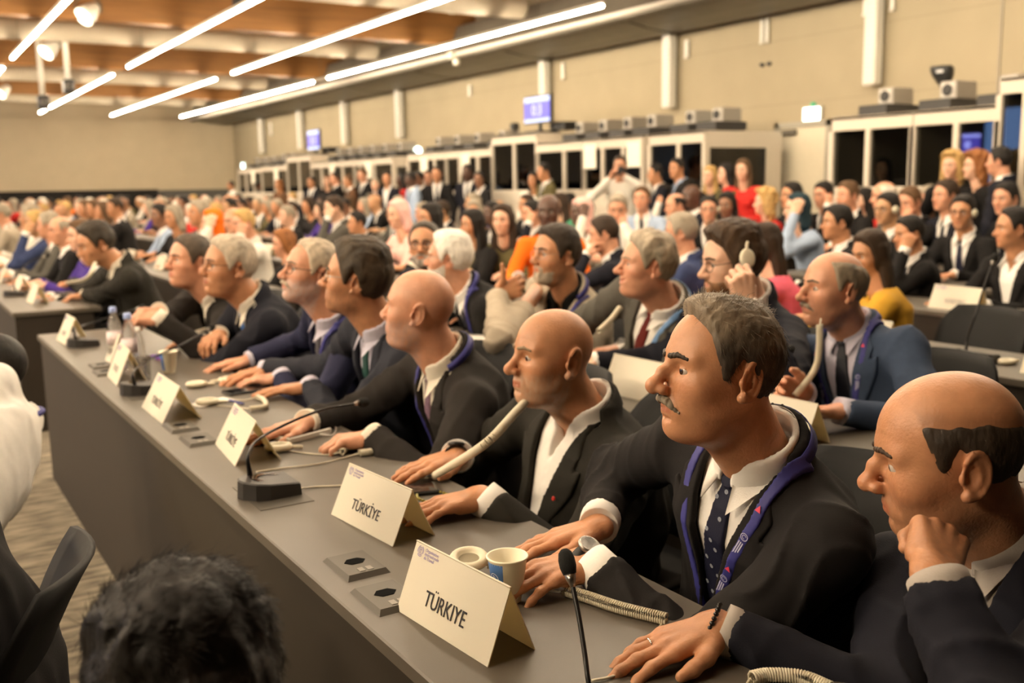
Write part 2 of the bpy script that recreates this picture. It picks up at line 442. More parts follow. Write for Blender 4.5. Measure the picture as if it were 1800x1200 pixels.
def long_hair_sdf(p, q, h):
    d = hair_sdf(p, q, h)
    P = p.copy(); ln = h.get('len', .30); w = h.get('w', 1.)
    back = ell(P, (-.055, 0, -.06-ln*.30), (.058, .088*w, .10+ln*.42))
    P2 = P.copy(); P2[:, 1] = np.abs(P2[:, 1])
    side = cap(P2, (-.02, .072*w, .04), (-.018, .085*w, -.06-ln*.5), .026, .024)
    b = smin(back, side, .03)+.004*nz(p*np.array([1, 1, .2], np.float32), 110, 2)+.002*nz(p*np.array([1, 1, .15], np.float32), 300, 4)
    if h.get('curl'): b = b+h['curl']*nz(p, 60, 8)
    b = smax(b, -(ell(p, (.075, 0, -.03), (.075, .066, .11))), .01)
    return smin(d, b, .02)

# ---- hands: list of round cones
def hand_prims(W, fwd, up, right, curls=None, thumb='rest', spread=1., size=1.):
    f = nrm(fwd); u = nrm(np.asarray(up, float)-np.dot(up, f)*f); lat = np.cross(u, f)*(1 if right else -1)   # lat: towards the thumb
    W = np.asarray(W, float); g = lambda a, b, c: W+size*(a*f+b*lat+c*u)
    pr = []
    cv = curls or [(10, 12, 8)]*4
    if len(cv) == 1: cv = cv*4
    mc = [(.090, .030), (.094, .0095), (.089, -.0105), (.080, -.0290)]
    ln = [(.044, .026, .021), (.049, .030, .022), (.045, .028, .021), (.035, .021, .019)]
    rad = [(.0100, .0088, .0080, .0068), (.0103, .0090, .0082, .0070), (.0098, .0086, .0078, .0066), (.0086, .0075, .0068, .0058)]
    sp = [7, 1, -5, -13]
    pr.append((g(-.006, .011, -.002), g(.012, .013, 0), .0210*size, .0205*size)); pr.append((g(-.006, -.011, -.002), g(.012, -.013, 0), .0210*size, .0200*size))
    tips = []
    for i in range(4):
        a0 = g(.010, mc[i][1]*.45, -.002); k = g(mc[i][0], mc[i][1], .002 if i in (1, 2) else 0)
        pr.append((a0, k, .0185*size, .0122*size))
        s = math.radians(sp[i]*spread); dirl = math.cos(s)*f+math.sin(s)*lat; ang = 0; p = k
        for j in range(3):
            ang += math.radians(cv[i][j]); dv = math.cos(ang)*dirl-math.sin(ang)*u
            p2 = p+dv*ln[i][j]*size; pr.append((p, p2, rad[i][j]*size, rad[i][j+1]*size)); p = p2
        tips.append(p)
    pr.append((g(.03, -.026, -.008), g(.06, -.026, -.008), .014*size, .012*size))      # heel of the little finger
    if thumb == 'rest': a, b, c, d = g(.018, .022, -.006), g(.052, .050, -.010), g(.082, .062, -.013), g(.104, .066, -.015)
    elif thumb == 'wide': a, b, c, d = g(.018, .022, -.006), g(.044, .058, -.010), g(.064, .084, -.014), g(.080, .102, -.016)
    elif thumb == 'side': a, b, c, d = g(.018, .022, -.006), g(.056, .044, -.014), g(.090, .046, -.018), g(.114, .042, -.019)
    elif thumb == 'up': a, b, c, d = g(.018, .022, .002), g(.048, .046, .014), g(.062, .074, .026), g(.068, .100, .034)
    else: a, b, c, d = g(.018, .020, -.010), g(.052, .036, -.026), g(.080, .024, -.038), g(.096, .004, -.040)
    pr += [(a, b, .0175*size, .0135*size), (b, c, .0125*size, .0108*size), (c, d, .0108*size, .0082*size)]
    return pr, tips
def prims_sdf(p, prims, k=.007):
    d = np.full(len(p), 1., np.float32)
    for a, b, ra, rb in prims: d = smin(d, cap(p, a, b, ra, rb), k)
    return d
def ik(S, Wp, l1, l2, pole):
    v = Wp-S; D = np.linalg.norm(v); u = v/D
    if D > (l1+l2)*.985: s = D/((l1+l2)*.985); l1 *= s; l2 *= s
    a = (D*D+l1*l1-l2*l2)/(2*D); hh = math.sqrt(max(l1*l1-a*a, 1e-6))
    w = nrm(np.asarray(pole, float)-np.dot(pole, u)*u); return S+u*a+w*hh

def glasses_mesh(hx, q, par, m, thick=.0011, lens=None, sq=False):
    fw = q.get('fw', 1.); b = MB()
    x0 = .100
    for s in (-1, 1):
        pts = []
        for k in range(25):
            th = 2*PI*k/24; cx, sx = math.cos(th), math.sin(th)
            if sq: cx = np.sign(cx)*abs(cx)**.6; sx = np.sign(sx)*abs(sx)**.6
            yy = .0315+.024*cx; pts.append(V(x0-.010*((yy-.01)/.05)**2-.001, s*yy*fw, .000+.0175*sx))
        b.tube(pts, thick, 6, cap=False)
        b.tube(smooth_path([(x0-.010, s*.056*fw, .006), (x0-.024, s*.072*fw, .008), (.0, s*.081*fw, .010), (-.02, s*.083*fw, -.006)], 5), thick, 6)
    b.tube(smooth_path([(x0-.001, -.0085*fw, .004), (x0+.003, 0, .007), (x0-.001, .0085*fw, .004)], 4), thick, 6)
    return mesh_obj('glasses', hx(np.array(b.v)), b.f, m, par)

def hero(s):
    """one person: continuous skin body plus hair and clothing. All coordinates in metres in the space of s['root']."""
    q = s.get('q', {}); hr = s.get('hr', .003); br = s.get('br', .007); root = s['rootobj']; O = np.asarray(s['root'], float)
    hs = s.get('hs', 1.)
    H = np.asarray(s['H'], float)-O; Rm = rot(*s['gaze'])
    toh = lambda p: ((p-H.astype(np.float32))@Rm.astype(np.float32))/hs
    hx = lambda v: np.asarray(v)*hs@Rm.T+H
    tr = rot(s['taz'])            # torso horizontal frame
    sc_ = s.get('scale', 1.)
    if 'N' in s: N = np.asarray(s['N'], float)-O
    else: N = H+tr@np.asarray(s.get('nk', (-.050, 0, -.178)))*sc_
    Pv = np.asarray(s['P'], float)-O
    tu = nrm(N-Pv); L = np.linalg.norm(N-Pv); tf = nrm(tr[:, 0]-np.dot(tr[:, 0], tu)*tu); tl = np.cross(tu, tf)
    TM = np.stack([tf, tl, tu], 1).astype(np.float32)
    tloc = lambda p: (p-Pv.astype(np.float32))@TM
    bulk = s.get('bulk', 1.); belly = s.get('belly', .0); sw = s.get('sw', .172)*bulk; female = s.get('female', False)
    sd = s.get('sdrop', .070)
    SS = {}; EE = {}; WW = {}; AR = s['arms']
    for side, sg in (('L', 1), ('R', -1)):
        sx, sz = s.get('shift'+side, (.02, 0))
        SS[side] = N+tl*sg*sw-tu*(sd)+tf*sx+tu*sz
        WW[side] = np.asarray(AR[side]['W'], float)-O
        EE[side] = np.asarray(AR[side]['E'], float)-O if 'E' in AR[side] else ik(SS[side], WW[side], .295*sc_, .262*sc_, tr@np.asarray(AR[side].get('pole', (-.15, sg*.6, -1.))))
    out = {'N': N, 'H': H, 'hx': hx, 'S': SS, 'E': EE, 'W': WW}
    A_ = np.array([0, .25, .5, .72, .84, .92, 1.0, 1.2]); 
    aw = np.array([.180, .172+belly*.5, .172+belly*.3, .185, .178, .125, .070, .060])*bulk
    bw = np.array([.125, .122+belly, .118+belly*.6, .122+.0, .104, .085, .066, .060])*bulk
    if female: aw = np.array([.185, .145, .145, .160, .150, .105, .056, .05])*bulk; bw = np.array([.12, .10, .105, .125, .09, .07, .052, .05])*bulk
    def torso(p):
        t = tloc(p); u = t[:, 2]/L
        a = np.interp(u, A_, aw).astype(np.float32); b = np.interp(u, A_, bw).astype(np.float32)
        xc = -.012*np.clip(u, 0, 1)
        X = t[:, 0]-xc; r = np.sqrt((X/b)**2+(t[:, 1]/a)**2)+1e-6
        d = (r-1)*np.minimum(a, b)*.92
        d = np.maximum(d, np.maximum(-(t[:, 2]+.06), t[:, 2]-L-.03))
        return d.astype(np.float32), t
    cutd = s.get('cuff', .034)
    slv = {}
    for sd_ in 'LR':
        w, e = WW[sd_], EE[sd_]; dv = nrm(w-e)
        slv[sd_] = (SS[sd_], e, w-dv*(cutd-.03), dv)
    fr = s.get('fold', .0065)
    ar = s.get('armr', 1.)*bulk
    def arm(p, sd_, grow=0.):
        S_, e, w, dv = slv[sd_]
        d = cap(p, S_, e, .060*ar, .050*ar)
        d2 = cap(p, e, w, .050*ar, .039*ar)
        d = smin(d, d2, .03)
        # cloth folds gathered near the elbow and along the sleeve
        de = np.sqrt(((p-e.astype(np.float32))**2).sum(1)); k = np.exp(-(de/.11)**2)
        ax1 = nrm(e-S_).astype(np.float32); ax2 = nrm(w-e).astype(np.float32)
        h1 = (p-S_.astype(np.float32))@ax1; h2 = (p-e.astype(np.float32))@ax2
        r1 = 1-np.abs(np.sin(h2*34+2.0*nz(p, 13, 3)+p[:, 0]*14)); r2 = 1-np.abs(np.sin(h1*30+2.4*nz(p, 11, 5)+p[:, 1]*16))
        fold = r1**2.5*(.35+np.exp(-np.clip(h2, 0, 1)/.09))+r2**2.5*(.25+.9*np.clip(h1/.25, 0, 1)**2)
        d = d-fr*1.15*fold+fr*.25+fr*.4*nz(p, 26, 3)
        d = smax(d, ((p-w.astype(np.float32))@dv.astype(np.float32)), .004)
        return d
    vz0 = s.get('vz', .42)*L; vtop = s.get('vw', .085)
    open_ = s.get('open', 0.)       # half width of the opening at the button
    neckA = N+tu*.10+tf*.03; neckB = N-tu*.05
    lim = lambda p, c, r: (np.abs(p-np.asarray(c, np.float32)) < r).all(1)
    style = s.get('style', 'suit')
    def upper(p, off=0.):
        d, t = torso(p); d = d-off
        for sd_, sg in (('L', 1), ('R', -1)):
            d = smin(d, cap(p, N+tl*sg*.03-tu*.052, SS[sd_]-tu*.004, .052*bulk+off, .054*bulk+off), .045)
        if female:
            for sg in (1, -1): d = smin(d, sph(p, Pv+tu*L*.66+tl*sg*.075+tf*.075, .058+off), .04)
        return d, t
    def jacket(p):
        d, t = upper(p)
        d = d+fr*.6*nz(p, 16, 12)+fr*.5*nz(p, 38, 17)-fr*.8*(1-np.abs(nz(p*np.array([1, 1, .6], np.float32), 15, 31)))**6
        if style == 'suit':
            X, Y, Z = t[:, 0], t[:, 1], t[:, 2]-L
            # collar stand round the back of the neck
            rho = np.sqrt(((X+.004)/1.02)**2+Y**2); rc = .082-.30*Z
            dc = np.maximum(np.abs(rho-rc)-.008, np.abs(Z-.012+.28*X)-.024)
            d = smin(d, dc, .008)
            w = open_+(vtop-open_)*np.clip((t[:, 2]-vz0)/(L-vz0), 0, 1.4)
            vd = np.maximum(np.abs(Y)-w, -X+.01); vd = np.maximum(vd, vz0-t[:, 2]) if open_ == 0 else vd
            d = smax(d, -vd*.95, .003)
        for sd_ in 'LR': d = smin(d, arm(p, sd_), .03)
        d = smax(d, -cap(p, neckB, neckA, .070, .076), .004)
        return d
    made = {}
    lo = np.minimum.reduce([Pv-.24, N-.26]+[SS[k]-.1 for k in 'LR']+[EE[k]-.09 for k in 'LR']+[WW[k]-.07 for k in 'LR'])
    hi = np.maximum.reduce([Pv+.24, N+.26]+[SS[k]+.1 for k in 'LR']+[EE[k]+.09 for k in 'LR']+[WW[k]+.07 for k in 'LR'])
    lo[2] = max(lo[2], Pv[2]-.07) if min(EE['L'][2], EE['R'][2]) > Pv[2] else lo[2]
    v, f = polygonize(jacket, lo, hi, br)
    gname = {'suit': 'jacket', 'dress': 'dress', 'top': 'top', 'shirt': 'shirt'}[style]
    made['jacket'] = mesh_obj(gname, relax(v, f, 1, .4), f, s['cloth'], root)
    zr = lambda lo_, hi_: (Pv+tu*L*lo_, Pv+tu*L*hi_)
    # bounding box of the chest
    cb = np.array([N+tl*a+tf*b+tu*c for a in (-.24, .24) for b in (-.2, .26) for c in (-L*.95, .12)])
    clo, chi = cb.min(0), cb.max(0)
    fb = np.array([N+tl*a+tf*b+tu*c for a in (-.17, .17) for b in (-.14, .22) for c in (-L*.9, .09)])
    flo, fhi = fb.min(0), fb.max(0)
    dr = s.get('dr', br*.6)
    if style == 'suit':
        # lapels
        if s.get('lapel', True) and not s.get('lite'):
            yb = open_; ztop = L+.005; zn = L-.085
            pol = [(vtop*.93, L+.012), (vtop+.030, L-.050), (vtop+.020, zn), (vtop+.046, zn+.010), (vtop+.034, zn-.05), (yb+.012, vz0-.004), (yb-.002, vz0-.004)]
            for sg in (1, -1):
                def lap(p):
                    d, t = upper(p); X, Y, Z = t[:, 0], t[:, 1]*sg, t[:, 2]
                    d = d+fr*.6*nz(p, 16, 12)+fr*.5*nz(p, 38, 17)
                    pd = poly2d(Y, Z, pol)
                    return np.maximum(np.maximum(d-.0075, -(d+.006)), np.maximum(pd, -X+.005)).astype(np.float32)
                v, f = polygonize(lap, flo, fhi, dr, slack=1.6)
                if len(f): mesh_obj('lapel', relax(v, f, 1, .3), f, s['cloth'], made['jacket'])
        if s.get('shirt') is not None:
            sdn = s.get('sclosed', True)
            def shirt(p):
                d, t = upper(p); X, Y, Z = t[:, 0], t[:, 1], t[:, 2]-L
                d = d+.011+.0015*nz(p, 45, 4)
                d = np.maximum(d, np.abs(Y)-.15)
                d = smax(d, -cap(p, neckB, neckA, .058, .064), .004)
                rho = np.sqrt((X-.004)**2+Y**2); 
                if sdn: gap = .012+.45*np.clip(.03-Z, 0, .1)*0
                else: gap = .020+.5*np.clip(Z+.03, 0, .1)
                dc = np.maximum(np.abs(rho-(.069-.14*Z))-.0058, np.abs(Z-.018+.30*X)-.026)
                dc = np.where(X > 0, np.maximum(dc, gap-np.abs(Y)), dc)
                d = smin(d, dc, .003)
                if not sdn:
                    nd = np.maximum(np.abs(Y)-np.clip((Z+.10)*.34, 0, .05), -X+.0)
                    d = smax(d, -nd, .002)
                return d.astype(np.float32)
            v, f = polygonize(shirt, clo-.02, chi+.02, s.get('sr', br*.75))
            made['shirt'] = mesh_obj('shirt', relax(v, f, 1, .3), f, s['shirt'], root)
            for sd_ in 'LR':
                S_, e, w, dv = slv[sd_]; co_ = s.get('cuffout', .016); bb = MB()
                bb.lathe([(.0365*ar, -.03), (.0372*ar, 0), (.0362*ar, co_), (.0345*ar, co_), (.0290*ar, co_-.003), (.012*ar, co_-.005)], c=w, axis=dv, n=22)
                if not s.get('lite'): bb.build('cuff', s['shirt'], made['shirt'], smooth=True)
            g0 = .20 if sdn else .62; nT = 44; rows = [0, .5, 1.]; vs = []
            for lay, th_ in ((0, 0), (1, .0042)):
                for t_ in rows:
                    for k in range(nT+1):
                        a = g0+(2*PI-2*g0)*k/nT; fa = min(a, 2*PI-a); pt = max(0, 1-(fa-g0)/.75)**1.6
                        zt = .034-.026*math.cos(a)+.002; zb = zt-.040-.034*pt
                        rt, rb = .0655, .081+.030*pt
                        r_ = rt+(rb-rt)*(t_*.35+.65*t_*t_)-th_*(1 if t_ > 0 else .3); z_ = zt+(zb-zt)*t_
                        aa = a+(1 if a < PI else -1)*(.10 if sdn else .05)*t_*pt
                        vs.append(N+tf*(r_*math.cos(aa)*1.0+.003)+tl*r_*math.sin(aa)+tu*z_)
            W1 = nT+1; fs = []
            for lay in (0, 1):
                o_ = lay*3*W1
                for i in range(2):
                    for k in range(nT):
                        q_ = (o_+i*W1+k, o_+i*W1+k+1, o_+(i+1)*W1+k+1, o_+(i+1)*W1+k); fs.append(q_ if lay else q_[::-1])
            for k in range(nT): fs.append((2*W1+k, 2*W1+k+1, 5*W1+k+1, 5*W1+k)); fs.append((k+1, k, 3*W1+k, 3*W1+k+1))
            for i in range(2):
                for k in (0, nT): fs.append((i*W1+k, (i+1)*W1+k, 3*W1+(i+1)*W1+k, 3*W1+i*W1+k))
            if not s.get('lite'): mesh_obj('collar', np.array(vs), fs, s['shirt'], made['shirt'])
        if s.get('tie') is not None:
            def tie(p):
                d, t = upper(p); X, Y, Z = t[:, 0], t[:, 1], t[:, 2]-L
                d = d+.011
                w = np.interp(Z, [-.5, -.36, -.06, -.035, -.010, .006], [.043, .040, .019, .0135, .019, .020])
                kn = np.where(Z > -.036, .012, .006)
                return np.maximum(np.maximum(d-kn, -(d+.008)), np.maximum(np.abs(Y+.004*np.sin(Z*9))-w, np.maximum(-X+.02, np.maximum(Z-.010, -Z-.85*L)))).astype(np.float32)
            v, f = polygonize(tie, flo, fhi, dr, slack=1.6)
            if len(f): made['tie'] = mesh_obj('tie', relax(v, f, 1, .3), f, s['tie'], root)
    if s.get('lanyard'):
        lan = s['lanyard']     # polyline (y, z from neck base) for each side
        for pts in lan:
            pts = [(a, b+L) for a, b in pts]
            def ln(p):
                d, t = upper(p); X, Y, Z = t[:, 0], t[:, 1], t[:, 2]
                w = np.abs(Y) - (vtop)*np.clip((Z-vz0)/(L-vz0), 0, 1.4)
                d = d-np.where(w > -.01, .009, -.004)
                return np.maximum(np.maximum(d-.0015, -(d+.006)), np.maximum(pline2d(Y, Z, pts)-s.get('lw', .010), -X-.03)).astype(np.float32)
            v, f = polygonize(ln, flo, fhi, dr*.9, slack=1.6)
            if len(f): made['lanyard'] = mesh_obj('lanyard', relax(v, f, 1, .3), f, s.get('lanmat', LANY), root)
        if 'lanyard' in made:
            vs = []; nb_ = 24
            for k in range(nb_+1):
                a = math.radians(70)+math.radians(220)*k/nb_; c_ = N+tf*(.084*math.cos(a)-.004)+tl*.091*math.sin(a); zc = .020-.022*math.cos(a)
                for dr_, dz in ((0, -.009), (.0, .009), (-.002, .009), (-.002, -.009)): vs.append(c_+tu*(zc+dz)+(tf*math.cos(a)+tl*math.sin(a))*(dr_-dz*.55))
            fs = [(4*k+j, 4*k+(j+1) % 4, 4*k+4+(j+1) % 4, 4*k+4+j) for k in range(nb_) for j in range(4)]
            mesh_obj('neck_band', np.array(vs), fs, s.get('lanmat', LANY), made['lanyard'])
    def surf(y, z, off=.011):
        """point and normal on the chest at torso coordinates (y, z from the neck base)"""
        x = np.linspace(.26, -.02, 141); P = (Pv+TM@np.array([0, y, L+z]))[None]+x[:, None]*tf[None]
        d = upper(P.astype(np.float32))[0]-off; i = np.argmax(d < 0); p = P[i]
        n = gradn(lambda a: upper(a)[0], p[None].astype(np.float32), .006)[0]; return p, n
    out['surf'] = surf; out['TM'] = TM
    # ---- skin: head, neck, a core through chest and arms, hands
    hp = {}; tips = {}
    for sd_ in 'LR':
        a = AR[sd_]
        if 'prims' in a: hp[sd_] = a['prims']; continue
        hp[sd_], tips[sd_] = hand_prims(WW[sd_], a['f'], a['u'], sd_ == 'R', a.get('c'), a.get('t', 'rest'), a.get('sp', 1.), a.get('size', 1.)*sc_)
    out['tips'] = tips; out['hp'] = hp
    nf = s.get('neckr', 1.)
    nk0 = hx(V(-.026, 0, -.045)); nk1 = N-tu*.02+tf*.0; th0 = hx(V(.024, 0, -.080)); th1 = N+tf*.040+tu*.005
    core = [(N-tu*.03, Pv+tu*.2, .05, .05)]
    for sd_ in 'LR': core += [(N-tu*.05, SS[sd_], .045, .042), (SS[sd_], EE[sd_], .036, .030), (EE[sd_], WW[sd_], .030, .024)]
    def body(p):
        d = np.full(len(p), 1., np.float32)
        m = lim(p, H, .20*hs)
        if m.any(): d[m] = head_sdf(toh(p[m]), q)*hs
        m = lim(p, N, .30)
        if m.any():
            pp = p[m]; n_ = smin(cap(pp, nk0, nk1, .054*hs*nf, .058*nf), cap(pp, th0, th1, .030*hs, .036), .035)
            d[m] = smin(d[m], n_, .022)
        c_ = prims_sdf(p, core, .02); d = np.minimum(d, c_) if False else smin(d, c_, .01)
        for sd_ in 'LR':
            m = lim(p, WW[sd_], .24)
            if m.any(): d[m] = smin(d[m], prims_sdf(p[m], hp[sd_]), .008)
        return d
    allp = np.array([H+.17, H-.17]+[x for k in 'LR' for pr in hp[k] for x in (pr[0]+.03, pr[0]-.03, pr[1]+.02, pr[1]-.02)]+[EE[k]+.05*g for k in 'LR' for g in (1, -1)]+[Pv-.02, SS['L'], SS['R']])
    v, f = polygonize(body, allp.min(0), allp.max(0), hr)
    v = relax(v, f, 1, .3)
    ct = np.ones((len(v), 3)); hm = lim(v, H, .19*hs)
    ct[hm] = head_tint(toh(v[hm].astype(np.float32)), q)
    for sd_ in 'LR':
        kn = [pr[1] for pr in hp[sd_][2:14:4]]
        for K in kn:
            w = np.exp(-(((v-K)**2).sum(1))/(.012**2)); ct *= 1-w[:, None]*np.array([.02, .13, .15])
        for tp in tips.get(sd_, []):
            w = np.exp(-(((v-tp)**2).sum(1))/(.009**2)); ct *= 1-w[:, None]*np.array([0, .10, .10])
    made['body'] = mesh_obj('body', v, f, s['skin'], root, col=ct)
    # ---- eyes
    if s.get('eyes', True) and not s.get('lite'):
        fw = q.get('fw', 1.); gz = nrm(s.get('look', (1, 0, 0)))
        for sg in (1, -1):
            n1, n2 = 20, 28; vs = []; cs = []
            a = gz; b_ = nrm(np.cross(V(0, 0, 1), a)); c_ = np.cross(a, b_)
            for i in range(n2+1):
                th = PI*i/n2
                for j in range(n1):
                    ph = 2*PI*j/n1; vs.append(V(.0735, sg*.031*fw, .003)+.0130*(math.cos(th)*a+math.sin(th)*(math.cos(ph)*b_+math.sin(ph)*c_)))
                    cs.append((.008, .006, .005) if i < 2.1 else (q.get('iris', (.06, .03, .015)) if i < 4.7 else (.55, .49, .43)))
            fs = [(i*n1+j, i*n1+(j+1) % n1, (i+1)*n1+(j+1) % n1, (i+1)*n1+j) for i in range(n2) for j in range(n1)]
            mesh_obj('eye', hx(np.array(vs)), np.array(fs), EYEM, root, col=np.array(cs))
    # ---- hair, brows, beard
    def part(name, fn, box, res, colr, var=.25, sd0=0):
        lo_, hi_ = np.asarray(box[0])*1., np.asarray(box[1])*1.
        v, f = polygonize(lambda p: fn(p), lo_, hi_, res/hs, slack=1.5)
        if not len(f): return None
        n = nz(v.astype(np.float32)*np.array([.5, 1, .35]), 160, 21+sd0)+.6*nz(v.astype(np.float32), 70, 22)
        c = np.asarray(colr)[None]*(1+var*n[:, None])
        if isinstance(colr, (list,)) : pass
        return mesh_obj(name, hx(v), f, HAIRM, root, col=np.clip(c, .002, 1))
    h = s.get('hair')
    if h:
        fn = long_hair_sdf if h.get('style') == 'long' else hair_sdf
        zb = -.16-h.get('len', 0) if h.get('style') == 'long' else -.11
        made['hair'] = part('hair', lambda p: fn(p, q, h), ((-.16, -.13, zb), (.13, .13, .16)), s.get('hairr', hr), h['col'], h.get('var', .3))
        if h.get('side') is not None and made['hair']:
            me = made['hair'].data; co = np.zeros(len(me.vertices)*3, np.float32); me.vertices.foreach_get('co', co); lv = toh(co.reshape(-1, 3))
            cc = np.zeros(len(me.vertices)*4, np.float32); me.attributes['Col'].data.foreach_get('color', cc); cc = cc.reshape(-1, 4)
            w = np.clip((lv[:, 2]-h.get('sz', .05))/.05, 0, 1)[:, None]
            cc[:, :3] *= w+(1-w)*(np.asarray(h['side'])/np.asarray(h['col'])); me.attributes['Col'].data.foreach_set('color', cc.ravel())
        if h.get('strands') and made['hair']: strands(made['hair'], toh, hx, H, root, h, q)
    if s.get('brow') is not None:
        bc = s['brow']
        def brow(p):
            P = p.copy(); P[:, 1] = np.abs(P[:, 1])/q.get('fw', 1.)
            bw_ = s.get('broww', 1.)
            d = np.minimum(cap(P, (.0985, .012, .0250), (.0925, .030, .0290), .0040*bw_, .0046*bw_), cap(P, (.0925, .030, .0290), (.0815, .048, .0240), .0046*bw_, .003))
            return (d+.0015*nz(p*np.array([1, 1, .5], np.float32), 420, 6)).astype(np.float32)
        part('eyebrows', brow, ((.05, -.07, .0), (.115, .07, .045)), min(hr, .003)*.7, bc)
    if s.get('beard') is not None:
        B = s['beard']
        def beard(p):
            P = p.copy(); P[:, 1] = np.abs(P[:, 1])/q.get('fw', 1.)
            d = head_sdf(p, q)
            lowz = np.interp(P[:, 0], [-.02, .01, .05, .08, .1], B.get('line', [-.01, -.02, -.05, -.055, -.05]))
            m = np.minimum(lowz-P[:, 2], P[:, 2]+.135)
            m = np.minimum(m, P[:, 0]-B.get('back', .004)); m = np.minimum(m, .071-P[:, 1])
            lipd = ell(P, (.092, 0, -.0635), (.020, .0235, .0095)); m = np.minimum(m, lipd)
            if B.get('must', True):
                mu = .0075-cap(P, (.100, .004, -.0475), (.086, .030, -.062), 0, 0); m = np.maximum(m, np.minimum(mu, lipd+.003))
            t = B.get('t', .006)*np.clip(m/.012, 0, 1)**.7
            return smax(d-t-.0016*nz(p*np.array([1, 1, .5], np.float32), 260, 9), -m-.001, .002)
        part('beard', beard, ((-.03, -.09, -.14), (.13, .09, .03)), hr, B['col'], .3)
    if s.get('must') is not None:
        M_ = s['must']
        def must(p):
            P = p.copy(); P[:, 1] = np.abs(P[:, 1])
            d = np.minimum(cap(P, (.103, .001, -.0485), (.098, .014, -.0515), .0070, .0074), cap(P, (.098, .014, -.0515), (.083, .034, -.0675), .0074, .0036))
            return (d+.0022*nz(p*np.array([.8, 1.2, .35], np.float32), 420, 6)).astype(np.float32)
        part('moustache', must, ((.06, -.05, -.09), (.125, .05, -.03)), min(hr, .003)*.7, M_, .45)
    if s.get('glasses'):
        g = s['glasses']; glasses_mesh(hx, q, root, g.get('m', METAL), g.get('t', .0011), sq=g.get('sq', False))
    # ---- trousers and shoes
    tz = s.get('legs', 'sit')
    if tz:
        kn, an = [], []
        fz = -O[2]+0.0
        if tz == 'sit':
            hipz = Pv[2]-.04
            for sg in (1, -1):
                hp_ = Pv+tl*sg*.09-V(0, 0, .04); k = V(*(hp_[:2]+(tr[:, 0]*.40+tr[:, 1]*sg*.05)[:2]), fz+.50*sc_); a = V(*(k[:2]+(tr[:, 0]*.02)[:2]), fz+.09)
                kn.append((hp_, k, a))
        else:
            for sg in (1, -1):
                hp_ = Pv+tl*sg*.085; a = V(*(hp_[:2]+(tr[:, 0]*.01)[:2]), fz+.08); kn.append((hp_, (hp_+a)/2+tr[:, 0]*.015, a))
        def trou(p):
            d = cap(p, Pv+tl*.06, Pv-tl*.06, .118*bulk, .118*bulk)
            for h_, k, a in kn: d = smin(d, smin(cap(p, h_, k, .088, .066), cap(p, k, a, .066, .05), .02), .03)
            return d+.004*nz(p, 22, 7)
        pts = np.array([x for t_ in kn for x in t_]); v, f = polygonize(trou, pts.min(0)-.16, pts.max(0)+.16, s.get('tres', .016))
        made['trousers'] = mesh_obj(s.get('legname', 'trousers'), v, f, s.get('trou', s['cloth']), root)
        for h_, k, a in kn:
            if s.get('lite'): continue
            b = MB(); ft = tr[:, 0]; lt = tr[:, 1]; g0 = V(a[0], a[1], fz)
            prof = [(-.07, .028, .055), (-.04, .038, .075), (.02, .042, .085), (.08, .045, .060), (.14, .044, .042), (.19, .034, .034), (.215, .012, .022)]
            vs = []
            for x, w, hh in prof:
                for k2 in range(8):
                    th = PI*k2/7; vs.append(g0+ft*x+lt*w*math.cos(th)+V(0, 0, hh*math.sin(th)**.6+.001))
            fs = [(i*8+k2, i*8+k2+1, (i+1)*8+k2+1, (i+1)*8+k2) for i in range(6) for k2 in range(7)]+[(i*8+7, i*8, (i+1)*8, (i+1)*8+7) for i in range(6)]+[tuple(range(8)), tuple(48+i for i in range(7, -1, -1))]
            b.add(vs, fs); b.build('shoe', SHOE, root, smooth=True)
    out['made'] = made
    return out

